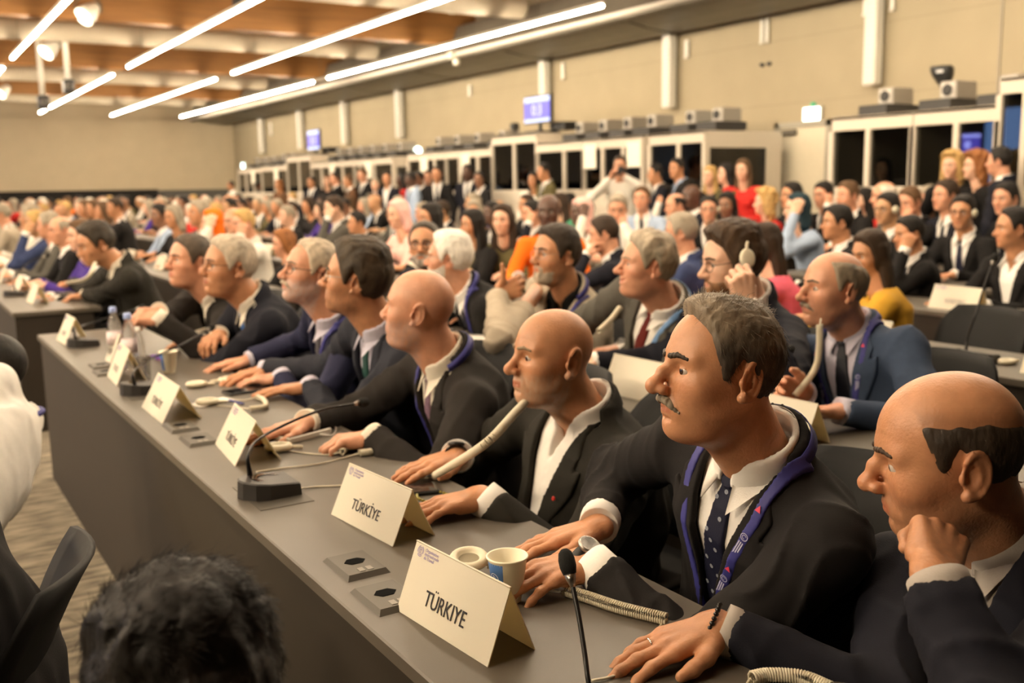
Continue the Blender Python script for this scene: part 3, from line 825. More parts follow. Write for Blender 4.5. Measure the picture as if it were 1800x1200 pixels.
def strands(ho, toh, hx, H, root, h, q):
    """fine tapered hairs standing on the hair mass"""
    me = ho.data; n = len(me.vertices); co = np.zeros(n*3, np.float32); me.vertices.foreach_get('co', co); co = toh(co.reshape(-1, 3))
    no = np.zeros(n*3, np.float32); me.vertices.foreach_get('normal', no); no = no.reshape(-1, 3)
    Rm = np.array(hx(np.eye(3)))-np.array(hx(np.zeros((3, 3)))); no = no@np.linalg.inv(Rm); no /= np.linalg.norm(no, axis=1)[:, None]+1e-9
    g = np.random.default_rng(4); keep = skull(co*np.array([1, 1/q.get('fw', 1.), 1], np.float32), q) > .002
    idx = np.nonzero(keep)[0]; cnt = min(h['strands'], len(idx)*2); idx = g.choice(idx, cnt)
    p = co[idx]-no[idx]*.003; nn = no[idx]
    top = np.clip((p[:, 2]-.075)/.03, 0, 1)[:, None]
    flow = (1-top)*np.array([-.45, 0, -1.])+top*np.array(h.get('comb', (-.5, -1., .1)))
    flow = flow-(flow*nn).sum(1)[:, None]*nn; flow /= np.linalg.norm(flow, axis=1)[:, None]+1e-9
    flow = flow+nn*h.get('lift', .35)+g.normal(0, .18, (cnt, 3)); flow /= np.linalg.norm(flow, axis=1)[:, None]
    ln = (h.get('slen', .016)*(.6+.8*g.random(cnt))*(1+.5*top[:, 0]))[:, None]
    bend = -nn*.25+g.normal(0, .12, (cnt, 3))
    W = .00055; side = np.cross(flow, nn); side /= np.linalg.norm(side, axis=1)[:, None]+1e-9; nn2 = np.cross(side, flow)
    vs = []
    for k, t in enumerate((0, .5, 1.)):
        c = p+flow*ln*t+bend*ln*t*t; w = W*(1-.75*t)
        vs += [c+side*w, c-side*w*.5+nn2*w*.87, c-side*w*.5-nn2*w*.87]
    vv = np.stack(vs, 1).reshape(-1, 3); base = (np.arange(cnt)*9)[:, None]
    q_ = np.array([(k*3+a, k*3+(a+1) % 3, (k+1)*3+(a+1) % 3, (k+1)*3+a) for k in range(2) for a in range(3)])
    f = (base[:, None, :]+q_[None]).reshape(-1, 4)
    w = np.clip((p[:, 2]-h.get('sz', .05))/.05, 0, 1)[:, None]
    colr = w*np.asarray(h['col'])+(1-w)*np.asarray(h.get('side', h['col']))
    c = colr*(.65+.9*g.random((cnt, 1))); c = np.repeat(c, 9, axis=0)
    mesh_obj('hair_strands', hx(vv), f, HAIRM, ho, col=np.clip(c, 0, 1))
# ================================================================== the hall
WX, WY, X0, Y0, ZC = 9.9, 32.7, -13.5, -9.0, 4.75
M_WALL = mat('wall_block', (.335, .278, .185), rough=.85, noise=.05, nscale=2.2, bump=.1, bscale=60)
def block_wall():
    nt = M_WALL.node_tree; N = nt.nodes; L = nt.links; b = N['Principled BSDF']
    tc = N.new('ShaderNodeTexCoord'); mp = N.new('ShaderNodeMapping'); mp.inputs['Rotation'].default_value = (math.radians(90), 0, math.radians(90)); L.new(tc.outputs['Object'], mp.inputs[0])
    br = N.new('ShaderNodeTexBrick'); br.inputs['Scale'].default_value = 1; br.inputs['Brick Width'].default_value = .8; br.inputs['Row Height'].default_value = .25
    br.inputs['Mortar Size'].default_value = .008; br.inputs['Color1'].default_value = (1, 1, 1, 1); br.inputs['Color2'].default_value = (.965, .965, .965, 1); br.inputs['Mortar'].default_value = (.86, .86, .86, 1)
    L.new(mp.outputs[0], br.inputs['Vector'])
    old = b.inputs['Base Color'].links[0].from_socket
    mx = N.new('ShaderNodeMix'); mx.data_type = 'RGBA'; mx.blend_type = 'MULTIPLY'; mx.inputs[0].default_value = 1
    L.new(old, mx.inputs[6]); L.new(br.outputs['Color'], mx.inputs[7]); L.new(mx.outputs[2], b.inputs['Base Color'])
block_wall()
M_BLK = mat('black_drape', (.012, .010, .009), rough=.9); M_WAIN = mat('grey_wainscot', (.10, .095, .085), rough=.7, noise=.1)
M_WOOD = mat('ceiling_timber', (.27, .125, .036), rough=.6, noise=.28, nscale=3.5, stretch=(.35, 3, 3), bump=.1, bscale=30)
M_WOOD2 = mat('glulam_timber', (.25, .115, .032), rough=.55, noise=.25, nscale=4, stretch=(.3, 3, 5), bump=.1, bscale=30)
M_DUCT = mat('white_duct', (.48, .42, .32), rough=.5, noise=.06, nscale=5)
M_STEEL = mat('galvanised_duct', (.135, .12, .095), rough=.45, metal=.5, noise=.12, nscale=3)
M_LED = mat('led_strip', (1, 1, 1), emit=(1, .83, .60), estr=90)
M_TUBE = mat('white_housing', (.62, .58, .50), rough=.5)
def struct(name, b, m, smooth=False):
    o = b.build(name, m, smooth=smooth); o['kind'] = 'structure'; return o
# carpet with a woven stripe
M_FLOOR = mat('striped_carpet', (.135, .115, .085), rough=.95, bump=.4, bscale=300)
def carpet():
    nt = M_FLOOR.node_tree; N = nt.nodes; L = nt.links; b = N['Principled BSDF']
    tc = N.new('ShaderNodeTexCoord'); mp = N.new('ShaderNodeMapping'); mp.inputs['Scale'].default_value = (3.2, 15, 1); L.new(tc.outputs['Object'], mp.inputs[0])
    n = N.new('ShaderNodeTexNoise'); n.inputs['Scale'].default_value = 2.2; n.inputs['Detail'].default_value = 3; L.new(mp.outputs[0], n.inputs['Vector'])
    cr = N.new('ShaderNodeValToRGB'); e = cr.color_ramp.elements
    e[0].position = .38; e[0].color = (.10, .083, .062, 1); e[1].position = .62; e[1].color = (.26, .225, .165, 1)
    L.new(n.outputs['Fac'], cr.inputs[0]); L.new(cr.outputs[0], b.inputs['Base Color'])
carpet()
b = MB(); b.box((X0, Y0, -.12), (WX+.2, WY+.2, 0)); struct('floor', b, M_FLOOR)
b = MB(); b.box((X0, Y0, ZC), (WX+.2, WY+.2, ZC+.1)); struct('ceiling', b, M_WOOD)
b = MB(); b.box((WX, Y0, 0), (WX+.2, WY, ZC)); struct('wall_right', b, M_WALL)
b = MB(); b.box((X0, WY, 0), (WX+.2, WY+.2, ZC)); struct('wall_back', b, mat('wall_back_lit', (.55, .46, .32), rough=.85, noise=.05, nscale=2.2, bump=.1, bscale=60))  # lighter copy of the wall colour, stands in for stronger light there
b = MB(); b.box((X0-.2, Y0, 0), (X0, WY+.2, ZC)); struct('wall_left', b, mat('dark_hall_side', (.05, .042, .034), rough=.9))
b = MB(); b.box((X0, Y0-.2, 0), (WX+.2, Y0, ZC)); struct('wall_front', b, mat('dark_hall_side', (.05, .042, .034), rough=.9))
b = MB(); b.box((X0+.5, WY-.10, .0), (7.4, WY-.005, 1.5), .01); o = struct('trim_1', b, M_BLK)
b = MB(); b.box((7.4, WY-.05, .0), (WX-.06, WY-.005, 1.47), .01); struct('trim_2', b, M_WAIN)
b = MB(); b.box((WX-.05, 9.32, .0), (WX-.003, 17.6, 1.53), .01); struct('trim_3', b, M_WAIN)
b = MB(); b.box((WX-.05, Y0+.1, .0), (WX-.003, 6.9, 1.53), .01); struct('trim_4', b, M_WAIN)
b = MB(); b.box((WX-.012, 6.26, 1.53), (WX-.002, 6.285, 3.56)); struct('trim_5', b, mat('joint', (.30, .26, .20), rough=.9))
# timber beams and the white ducts between them: each one beam or duct across the hall
beams = [3.9, 9.9, 15.7, 21.6, 27.8]
for i, yb in enumerate(beams):
    bb = MB(); bb.box((X0+.1, yb-.14, 3.86), (9.1, yb+.14, ZC+.02), .015)
    o = bb.build('roof_beam', M_WOOD2)
    tag(o, ['first', 'second', 'third', 'fourth', 'fifth'][i]+' deep timber roof beam across the hall, counted from the near end', 'beam', 'timber roof beams')
for i, (yd, xe) in enumerate(((6.9, 8.5), (13.1, 8.5), (18.4, 8.5), (25.0, 8.5), (30.6, 8.5))):
    r = thing('air_duct', ['white round air duct across the ceiling, above and behind the camera', 'white round air duct across the ceiling, nearest of those in view', 'white round air duct across the ceiling, second in view from the top', 'white round air duct across the ceiling, third in view from the top', 'white round air duct across the ceiling, nearest the far wall'][i], 'duct', (xe, yd, 4.08))
    bb = MB(); bb.lathe([(.0, 0), (.13, 0), (.165, -.03), (.17, -.08), (.17, -22.0)], n=20, axis=(1, 0, 0)); bb.build('pipe', M_DUCT, r, smooth=True)
    for k in range(7):
        bb = MB(); bb.lathe([(.172, -1.2-2.6*k), (.181, -1.2-2.6*k), (.181, -1.26-2.6*k), (.172, -1.26-2.6*k)], n=20, axis=(1, 0, 0)); bb.build('joint_band', M_DUCT, r, smooth=False)
    for k in (1, 9, 17):
        bb = MB(); bb.tube([(-k, 0, .16), (-k, 0, .68)], .012, 6); bb.build('hanger', M_STEEL, r)
# big galvanised duct along the right wall
r = thing('wall_duct', 'long grey metal duct running along the top of the right wall', 'duct', (8.55, 0, 3.6)); 
pro = [(0, .10), (0, .0), (.06, -.02), (.12, .06), (.30, -.0), (.62, -.06), (1.0, -.09), (1.20, -.08), (1.26, .0), (1.26, .55), (.16, .55)]
bb = MB(); n = len(pro); vs = [(x, y, z) for y in (Y0+.2, WY-.1) for x, z in pro]; fs = [(i, (i+1) % n, n+(i+1) % n, n+i) for i in range(n)]+[tuple(range(n-1, -1, -1)), tuple(range(n, 2*n))]
bb.add(vs, fs); bb.build('duct_body', M_STEEL, r)
for k in range(12):
    y = -5+3.2*k; bb = MB(); q = [(x*1.0, z-.012) for x, z in pro[4:8]]; vs = [(x, yy, z) for yy in (y, y+.05) for x, z in q]+[(x, yy, z+.05) for yy in (y, y+.05) for x, z in q]
    fs = [(i, i+1, 4+i+1, 4+i) for i in range(3)]+[(i, 8+i, 9+i, i+1) for i in range(3)]+[(4+i, 5+i, 13+i, 12+i) for i in range(3)]
    bb.add(vs, fs); bb.build('seam_band', M_STEEL, r)
bb = MB(); bb.box((-.06, Y0+.2, .02), (.0, WY-.1, .08), .01); bb.build('lip', M_TUBE, r)
# linear LED lights
ZL = 3.65
LROWS = [(7.93, [(10.4, 19.55), (20.35, 31.3), (2.4, 9.2)]), (5.95, [(10.2, 19.45), (20.6, 31.3), (1.8, 8.8)]), (3.99, [(11.2, 19.2), (20.6, 30.9), (1.5, 10.4)]), (2.07, [(12.2, 18.7), (20.2, 30.9), (1.2, 10.6)]), (-.2, [(11.5, 20), (1.2, 10.5)]), (-2.4, [(1.2, 10.5), (11.5, 20.)])]
num = ['first', 'second', 'third', 'fourth', 'fifth', 'sixth', 'seventh', 'eighth']
for i, (x, segs) in enumerate(LROWS):
    for j, (ya, yb) in enumerate(segs):
        where = ('near piece in view' if j == 0 else 'far piece in view') if (j < 2 and i < 4) else 'out of view, piece %s' % num[j]
        r = thing('linear_light', 'white LED light strip, %s line from the right wall, %s' % (num[i], where), 'light', (x, ya, ZL), group='linear ceiling lights')
        bb = MB(); bb.box((-.021, .0, -.022), (.021, yb-ya, .012), .009); bb.build('light_tube', M_LED, r)
        bb = MB(); bb.box((-.025, -.02, .013), (.025, yb-ya+.02, .06), .006); bb.build('housing', M_TUBE, r)
        for k in (.15, .85):
            bb = MB(); bb.tube([(0, (yb-ya)*k, .06), (0, (yb-ya)*k, ZC-ZL)], .004, 5); bb.build('cable', M_STEEL, r)
r = thing('light_spacer', 'unlit pale tube joining two light strips near the wall', 'light', (7.93, 19.58, ZL)); bb = MB(); bb.box((-.026, 0, -.02), (.026, .74, .03), .01); bb.build('spacer_tube', M_TUBE, r); bb = MB(); bb.tube([(0, .37, .03), (0, .37, ZC-ZL)], .004, 5); bb.build('cable', M_STEEL, r)
# white stage spotlights and the black boxes hanging on white poles
M_SPOTW = mat('spot_white', (.80, .77, .68), rough=.4); M_SPOTE = mat('spot_lens', (1, 1, 1), emit=(1, .85, .62), estr=5)
for (px, py, zz, sc_, lab) in ((156, 22, 3.95, 1.0, 'largest white stage spotlight, near the top edge'), (88, 86, 3.85, 1.0, 'white stage spotlight between two white poles'), (6, 160, 3.85, 1.0, 'white stage spotlight at the left edge of the view')):
    p = on_z(px, py, zz); r = thing('spotlight', lab, 'spotlight', p)
    ax = nrm(V(-.65, -.35, -.6))
    bb = MB(); bb.lathe([(.0, -.17), (.07, -.16), (.10, -.08), (.13, .02), (.145, .12), (.138, .12)], axis=ax, n=18); bb.build('lamp_body', M_SPOTW, r, smooth=True)
    bb = MB(); bb.lathe([(.137, .118), (.10, .132), (0, .138)], axis=ax, n=18); bb.build('lens', M_SPOTE, r, smooth=True)
    bb = MB(); bb.tube(smooth_path([(-.16, 0, 0), (-.17, 0, .1), (-.1, .0, .2), (0, 0, .22), (.1, 0, .2), (.17, 0, .1), (.16, 0, 0)], 5), .012, 6); bb.build('yoke', M_STEEL, r)
    bb = MB(); bb.tube([(0, 0, .22), (0, 0, ZC-p[2])], .014, 6); bb.build('stem', M_SPOTW, r)
for (pt, pb, lab) in (((107, 22), (119.5, 140), 'right one of two white poles holding a black box'), ((64, 66), (75, 168), 'left one of two white poles holding a black box')):
    p = on_y(*pb, 18.8 if pb[0] > 100 else 19.4); r = thing('hanging_projector', lab, 'projector', p)
    bb = MB(); bb.tube([(0, 0, 0), (0, 0, ZC-p[2])], .045, 10); bb.build('pole', M_SPOTW, r, smooth=True)
    bb = MB(); bb.box((-.09, -.10, -.24), (.09, .10, .0), .02); bb.build('case', DARKP, r)
    bb = MB(); bb.lathe([(.04, .10), (.055, .10), (.055, .16), (.04, .16), (.04, .13), (0, .13)], c=(0, .03, -.12), axis=(0, -1, 0), n=14); bb.build('lens', METAL, r, smooth=True)
p = on_z(420, 3, 3.8); r = thing('ceiling_speaker', 'small black box hanging in the gap between light strips', 'speaker', p); bb = MB(); bb.box((-.07, -.07, -.10), (.07, .07, .06), .015); bb.build('case', DARKP, r); bb = MB(); bb.tube([(0, 0, .06), (0, 0, ZC-p[2])], .008, 6); bb.build('stem', M_STEEL, r)
for (px, py, lab) in ((796, 97, 'small pale sensor head under the wall duct edge'),):
    p = on_x(px, py, 8.5); r = thing('sensor', lab, 'sensor', p); bb = MB(); bb.box((-.08, -.08, -.06), (.08, .08, .07), .02); bb.build('case', M_TUBE, r); bb = MB(); bb.lathe([(0, -.1), (.05, -.1), (.06, 0)], c=(0, -.12, -.08), n=12); bb.build('dome', M_TUBE, r, smooth=True); bb = MB(); bb.tube([(0, 0, .06), (0, 0, 3.6-p[2])], .01, 6); bb.build('stem', M_STEEL, r)
# column speakers on the wall
M_SPK = mat('speaker_white', (.72, .69, .62), rough=.5); M_GRILL = mat('speaker_grille', (.60, .58, .53), rough=.6)
for i, (y, zt) in enumerate(((7.75, 4.0), (11.26, 3.52), (14.46, 3.5), (20.13, 3.5), (23.2, 3.5), (26.24, 3.5), (29.5, 3.5))):
    r = thing('column_speaker', 'tall white column loudspeaker on the right wall, %s counted from the near end' % num[i], 'speaker', (WX-.02, y, 2.5), group='column loudspeakers')
    bb = MB(); bb.box((-.17, -.085, 0), (-.03, .085, zt-2.5), .015); bb.build('cabinet', M_SPK, r)
    bb = MB()
    for k in range(int((zt-2.5)/.05)): bb.box((-.176, -.07, .03+k*.05), (-.168, .07, .062+k*.05))
    bb.build('grille', M_GRILL, r)
    bb = MB(); bb.box((-.03, -.03, .2), (-.003, .03, .3)); bb.box((-.03, -.03, .7), (-.003, .03, .8)); bb.build('bracket', DARKP, r)
for i, (y, za, zb, w) in enumerate(((9.47, 3.19, 3.50, .045), (9.56, 3.19, 3.5, .045), (10.99, 3.17, 3.42, .075), (14.04, 3.17, 3.44, .07), (17.18, 3.15, 3.36, .08), (28.9, 3.0, 3.35, .1), (7.95, 3.3, 3.8, .05), (7.58, 3.3, 3.9, .05))):
    r = thing('wall_conduit', ['white conduit pair on the wall, left tube', 'white conduit pair on the wall, right tube', 'short white fitting right of a column speaker', 'short white fitting by the third column speaker', 'lone short white fitting above the far booths', 'small white fitting near the far corner', 'white conduit right of the nearest column speaker', 'white conduit left of the nearest column speaker'][i], 'conduit', (WX-.003, y, za))
    bb = MB(); bb.box((-.05, -w/2, 0), (-.004, w/2, zb-za), .012); bb.build('cover', M_SPK, r); bb = MB(); bb.box((-.055, -w/2-.006, .0), (-.002, w/2+.006, .03), .006); bb.build('clip', M_TUBE, r)
for i, (px, py) in enumerate(((1341, 114), (1353, 112))):
    r = tag(None or (lambda p: (lambda bb: (bb.lathe([(0, 0), (.03, 0), (.03, .02), (.018, .028), (.018, .05), (0, .05)], axis=(-1, 0, 0), n=12), bb.build('wall_socket', DARKP, loc=tuple(p)))[1])(MB()))(on_x(px, py, WX-.003)), 'small dark round socket high on the wall, %s of a pair' % ('left' if i == 0 else 'right'), 'socket')
# door in the right wall and one further down
M_DOOR = mat('cream_door', (.66, .59, .45), rough=.55, noise=.03); M_FR = mat('door_frame', (.33, .30, .24), rough=.5)
for i, (ya, yb, zt) in enumerate(((8.42, 9.22, 2.12), (18.95, 19.9, 2.0))):
    r = thing('door_%d' % (i+1), None, None, (WX-.003, ya, 0)); r['kind'] = 'structure'
    bb = MB(); bb.box((-.05, .02, .01), (-.012, yb-ya-.02, zt-.03), .005); dl = bb.build('door_leaf', M_DOOR, r)
    bb = MB(); bb.box((-.07, -.05, 0), (-.0, .018, zt+.04)); bb.box((-.07, yb-ya-.018, 0), (0, yb-ya+.05, zt+.04)); bb.box((-.07, -.05, zt-.028), (0, yb-ya+.05, zt+.04)); bb.build('door_frame', M_FR, r)
    bb = MB(); bb.tube([(-.05, .1, 1.02), (-.10, .1, 1.02), (-.10, .22, 1.02)], .011, 8); bb.build('door_handle', METAL, dl)
    bb = MB(); bb.box((-.10, yb-ya-.32, zt-.12), (-.051, yb-ya-.06, zt-.05), .008); bb.build('door_closer', M_STEEL, dl)
M_EXIT = mat('exit_glow', (1, 1, 1), emit=(.72, 1, .93), estr=3.2); M_EXITG = mat('exit_green', (.01, .22, .10), rough=.5, emit=(.02, .45, .2), estr=.5)
def exit_sign(p, w, h, lab, green=True):
    r = thing('exit_sign', lab, 'sign', p)
    bb = MB(); bb.box((-.05, -w/2-.012, -h/2-.012), (-.0, w/2+.012, h/2+.012), .006); bb.build('sign_box', M_TUBE, r)
    bb = MB(); bb.box((-.056, -w/2, -h/2), (-.051, w/2, h/2)); bb.build('light_panel', M_EXIT, r)
    return r
exit_sign(V(WX-.004, 8.68, 2.235), .26, .17, 'glowing white exit sign box above the cream door')
bb = MB(); bb.lathe([(0, 0), (.036, 0), (.036, .03), (.028, .04), (0, .04)], axis=(-1, 0, 0), n=16); tag(bb.build('door_lamp', M_EXITG, smooth=True, loc=tuple(on_x(1431, 185, WX-.004))), 'small round green lamp above the exit sign', 'lamp')
p = on_x(735, 265, 9.0); r = thing('exit_lamp', 'round glowing white lamp at the left end of the middle booths', 'lamp', p)
bb = MB(); bb.lathe([(0, .05), (.07, .045), (.085, 0)], axis=(-.8, -.6, 0), n=18); bb.build('lamp_face', M_EXIT, r, smooth=True); bb = MB(); bb.lathe([(.085, 0), (.085, -.05), (0, -.06)], axis=(-.8, -.6, 0), n=18); bb.build('lamp_housing', DARKP, r, smooth=True); bb = MB(); bb.tube([(0, .02, -.05), (0, .02, -p[2]+2.04)], .01, 6); bb.build('stem', M_STEEL, r)
exit_sign(on_x(430, 293, WX-.01), .34, .24, 'small glowing cyan exit sign in the far corner')
# ---- interpreter booths
M_BOOTH = mat('booth_frame', (.60, .53, .43), rough=.5, noise=.03); M_BIN = mat('booth_inside', (.035, .033, .03), rough=.9)
def glass_mat():
    m = bpy.data.materials.new('booth_glass'); m.use_nodes = True; N = m.node_tree.nodes; L = m.node_tree.links; N.clear()
    o = N.new('ShaderNodeOutputMaterial'); t = N.new('ShaderNodeBsdfTransparent'); t.inputs[0].default_value = (.62, .62, .60, 1); g = N.new('ShaderNodeBsdfGlossy'); g.inputs['Roughness'].default_value = .02
    f = N.new('ShaderNodeFresnel'); f.inputs[0].default_value = 1.5; mx = N.new('ShaderNodeMixShader'); ma = N.new('ShaderNodeMath'); ma.operation = 'MULTIPLY'; ma.inputs[1].default_value = 1.7
    L.new(f.outputs[0], ma.inputs[0]); L.new(ma.outputs[0], mx.inputs[0]); L.new(t.outputs[0], mx.inputs[1]); L.new(g.outputs[0], mx.inputs[2]); L.new(mx.outputs[0], o.inputs[0]); return m
M_GLASS = glass_mat()
XB, XBK = 8.3, 9.6
WB = 1.36
def booth(y0, y1, zt, posts, lab, side_glass=False, sign=None, gname='interpreter booths along the right wall', open_first=False):
    r = thing('interpreter_booth', lab, 'booth', (XB, y0, 0), group=gname); D = XBK-XB; W = y1-y0
    bb = MB(); bb.box((0, 0, 0), (.05, W, WB), .004); bb.build('front_panel', M_BOOTH, r)
    bb = MB(); bb.box((0, 0, zt-.14), (.05, W, zt), .004); bb.build('header', M_BOOTH, r)
    bb = MB(); bb.box((.0, 0, zt-.03), (D, W, zt-.002)); bb.build('roof_panel', M_BOOTH, r)
    for k, y in enumerate(posts):
        bb = MB(); bb.box((-.01, y-.028-y0, WB), (.055, y+.028-y0, zt-.14), .004); bb.build('post', M_BOOTH, r)
    for a, c in zip(posts[:-1], posts[1:]):
        bb = MB(); bb.box((.02, a+.03-y0, WB), (.026, c-.03-y0, zt-.14)); bb.build('glass_pane', M_GLASS, r)
    for yy, nm in ((0, 'right_side'), (W-.04, 'left_side')):
        bb = MB()
        if side_glass and nm == 'right_side':
            bb.box((.055, yy, 0), (D, yy+.04, WB)); bb.box((.055, yy, zt-.2), (D, yy+.04, zt-.031)); bb.box((.055, yy, WB), (.10, yy+.04, zt-.2)); bb.box((D-.25, yy, WB), (D, yy+.04, zt-.2))
            bb.build('side_wall', M_BOOTH, r); b2 = MB(); b2.box((.10, .017, WB), (D-.25, .023, zt-.2)); b2.build('glass_pane', M_GLASS, r)
        else: bb.box((.055, yy, 0), (D, yy+.04, zt-.031)); bb.build('side_wall', M_BOOTH, r)
    bb = MB(); bb.box((D-.03, .041, 0), (D, W-.041, zt-.031)); bb.box((.056, .045, WB-.30), (.075, W-.045, WB-.01)); bb.build('back_wall', M_BIN, r)
    bb = MB(); bb.box((.08, .06, .72), (.55, W-.06, .75)); bb.build('desk', M_BIN, r)
    if sign:
        for ys in sign:
            b2 = MB(); b2.box((-.035, ys-.14-y0, zt-.40), (-.02, ys+.14-y0, zt-.08), .003); b2.build('number_sign', mat('sign_white', (.85, .80, .66), rough=.6), r)
    return r
# group beside the door
booth(5.25, 6.09, 2.06, [5.25, 5.64, 6.09], 'interpreter booth, second from the right photo edge, blue reflections in its glass')
booth(6.10, 7.05, 2.06, [6.10, 6.60, 7.05], 'interpreter booth right beside the cream door, poster seen through its left window')
booth(3.2, 5.24, 2.28, [3.2, 3.9, 4.6, 5.0, 5.24], 'tallest-looking interpreter booth at the right photo edge')
booth(8.93, 9.93, 2.04, [8.93, 9.38, 9.93], 'interpreter booth at the right end of the middle group, glazed side', side_glass=True)
booth(10.06, 11.33, 2.04, [10.06, 10.46, 10.90, 11.33], 'interpreter booth behind the photographer in the white shirt', sign=[10.2, 11.15])
booth(11.34, 12.50, 2.04, [11.34, 11.80, 12.5], 'interpreter booth just right of the taller white booth')
booth(12.51, 13.79, 2.2, [12.51, 13.13, 13.79], 'taller white interpreter booth under the purple screen')
booth(13.80, 15.33, 2.04, [13.80, 14.25, 14.85, 15.33], 'interpreter booth just left of the taller white booth', sign=[14.6])
booth(15.34, 16.8, 2.04, [15.34, 15.75, 16.2, 16.8], 'interpreter booth at the left end of the middle group', sign=[16.1])
booth(17.45, 19.3, 2.02, [17.45, 18.3, 18.7, 19.0, 19.3], 'interpreter booth at the right end of the far group', side_glass=True, sign=[18.5])
booth(19.31, 21.7, 2.02, [19.31, 19.9, 20.5, 21.1, 21.7], 'interpreter booth in the far group, right of its taller booth', sign=[20.4])
booth(21.71, 23.3, 2.2, [21.71, 22.5, 23.3], 'taller white booth of the far group under the far screen')
booth(23.31, 25.2, 2.02, [23.31, 24.2, 25.2], 'interpreter booth in the far group, left of its taller booth', sign=[24.0])
booth(25.21, 27.2, 2.0, [25.21, 25.9, 26.5, 27.2], 'interpreter booth farthest away, near the hall corner', sign=[25.8])
# poster, red round sign behind the booth glass
# ventilation units on the booth roofs
M_VENT = mat('vent_grey', (.33, .30, .26), rough=.45, metal=.3); M_TRAY = mat('vent_tray', (.030, .028, .026), rough=.6)
vents = [(6.72, 2.07), (6.02, 2.07), (5.42, 2.07), (8.62+.5, 2.05), (9.6, 2.05), (10.35, 2.05), (10.85, 2.05), (11.4, 2.05), (11.95, 2.05), (14.1, 2.05), (14.9, 2.05), (15.6, 2.05), (16.3, 2.05), (17.9, 2.03), (18.6, 2.03), (19.2, 2.03), (19.8, 2.03), (20.4, 2.03), (21.0, 2.03), (23.9, 2.03), (24.6, 2.03), (25.3, 2.0), (26.0, 2.0), (26.7, 2.0)]
for i, (y, z) in enumerate(vents):
    near = 'right booths' if y < 8 else 'middle booths' if y < 17 else 'far booths'
    cnt = sum(1 for v in vents[:i+1] if (v[0] < 8, v[0] < 17) == (y < 8, y < 17))
    r = thing('ventilation_unit', 'grey ventilation box on a dark tray on the %s, %s from their right end' % (near, (num+['ninth', 'tenth', 'eleventh', 'twelfth'])[cnt-1]), 'ventilator', (XB+.42, y, z), group='ventilation units on the booth roofs')
    bb = MB(); bb.box((-.22, -.17, 0), (.30, .17, .10), .006); bb.build('tray', M_TRAY, r)
    bb = MB(); bb.box((-.06, -.12, .101), (.26, .06, .27), .008); bx_ = bb.build('unit', M_VENT, r)
    bb = MB(); bb.box((-.066, -.10, .125), (-.0605, .04, .25)); bb.build('faceplate', mat('vent_face', (.52, .48, .42), rough=.5), bx_)
    bb = MB(); bb.lathe([(.0, 0), (.05, 0), (.055, .012), (.04, .016), (0, .016)], c=(-.066, -.03, .188), axis=(-1, 0, 0), n=14); bb.build('vent_hole', M_TRAY, bx_)
# covered loudspeaker on a stand above the right booths
p = on_x(1658, 160, 8.75); r = thing('covered_speaker', 'black wedge-shaped covered speaker on a short pole above the right booths', 'speaker', (p[0], p[1], 2.065))
bb = MB(); vs = []
for z, w, d in ((.18, .03, .03), (.24, .05, .05), (.34, .10, .08), (.40, .115, .09), (.43, .10, .08)):
    for k in range(12):
        th = 2*PI*k/12; vs.append((d*math.cos(th), w*math.copysign(abs(math.sin(th))**.7, math.sin(th))+(z-.3)*.25, z))
fs = [(i*12+k, i*12+(k+1) % 12, (i+1)*12+(k+1) % 12, (i+1)*12+k) for i in range(4) for k in range(12)]+[tuple(range(11, -1, -1)), tuple(48+k for k in range(12))]
bb.add(vs, fs); bb.build('cover', DARKP, r, smooth=True)
bb = MB(); bb.box((-.094, -.05, .36), (-.088, .02, .385)); bb.build('printed_strip', mat('grey_print', (.45, .45, .45)), r)
bb = MB(); bb.tube([(0, 0, 0), (0, 0, .2)], .018, 8); bb.lathe([(.08, 0), (.08, .012), (0, .012)], n=16); bb.build('pole', DARKP, r)
# screens on top of the tall booths
def text_mesh(txt, size, name='lettering', width=None):
    cu = bpy.data.curves.new(name, 'FONT'); cu.body = txt; cu.size = size; cu.align_x = 'CENTER'; cu.align_y = 'CENTER'; cu.extrude = .0004; cu.resolution_u = 3
    o = bpy.data.objects.new(name, cu); COL.objects.link(o); dg = bpy.context.evaluated_depsgraph_get(); me = bpy.data.meshes.new_from_object(o.evaluated_get(dg))
    bpy.data.objects.remove(o); v = np.array([x.co for x in me.vertices]); f = [tuple(p_.vertices) for p_ in me.polygons]; bpy.data.meshes.remove(me)
    if width: s_ = width/(v[:, 0].max()-v[:, 0].min()); v[:, 0] *= s_
    return v, f
M_SCRP = mat('screen_purple', (.02, .02, .05), emit=(.16, .13, .62), estr=1.6); M_SCRB = mat('screen_band', (.02, .02, .05), emit=(.62, .70, 1), estr=1.5); M_SCRT = mat('screen_digits', (.02, .02, .05), emit=(.66, .66, 1), estr=1.8)
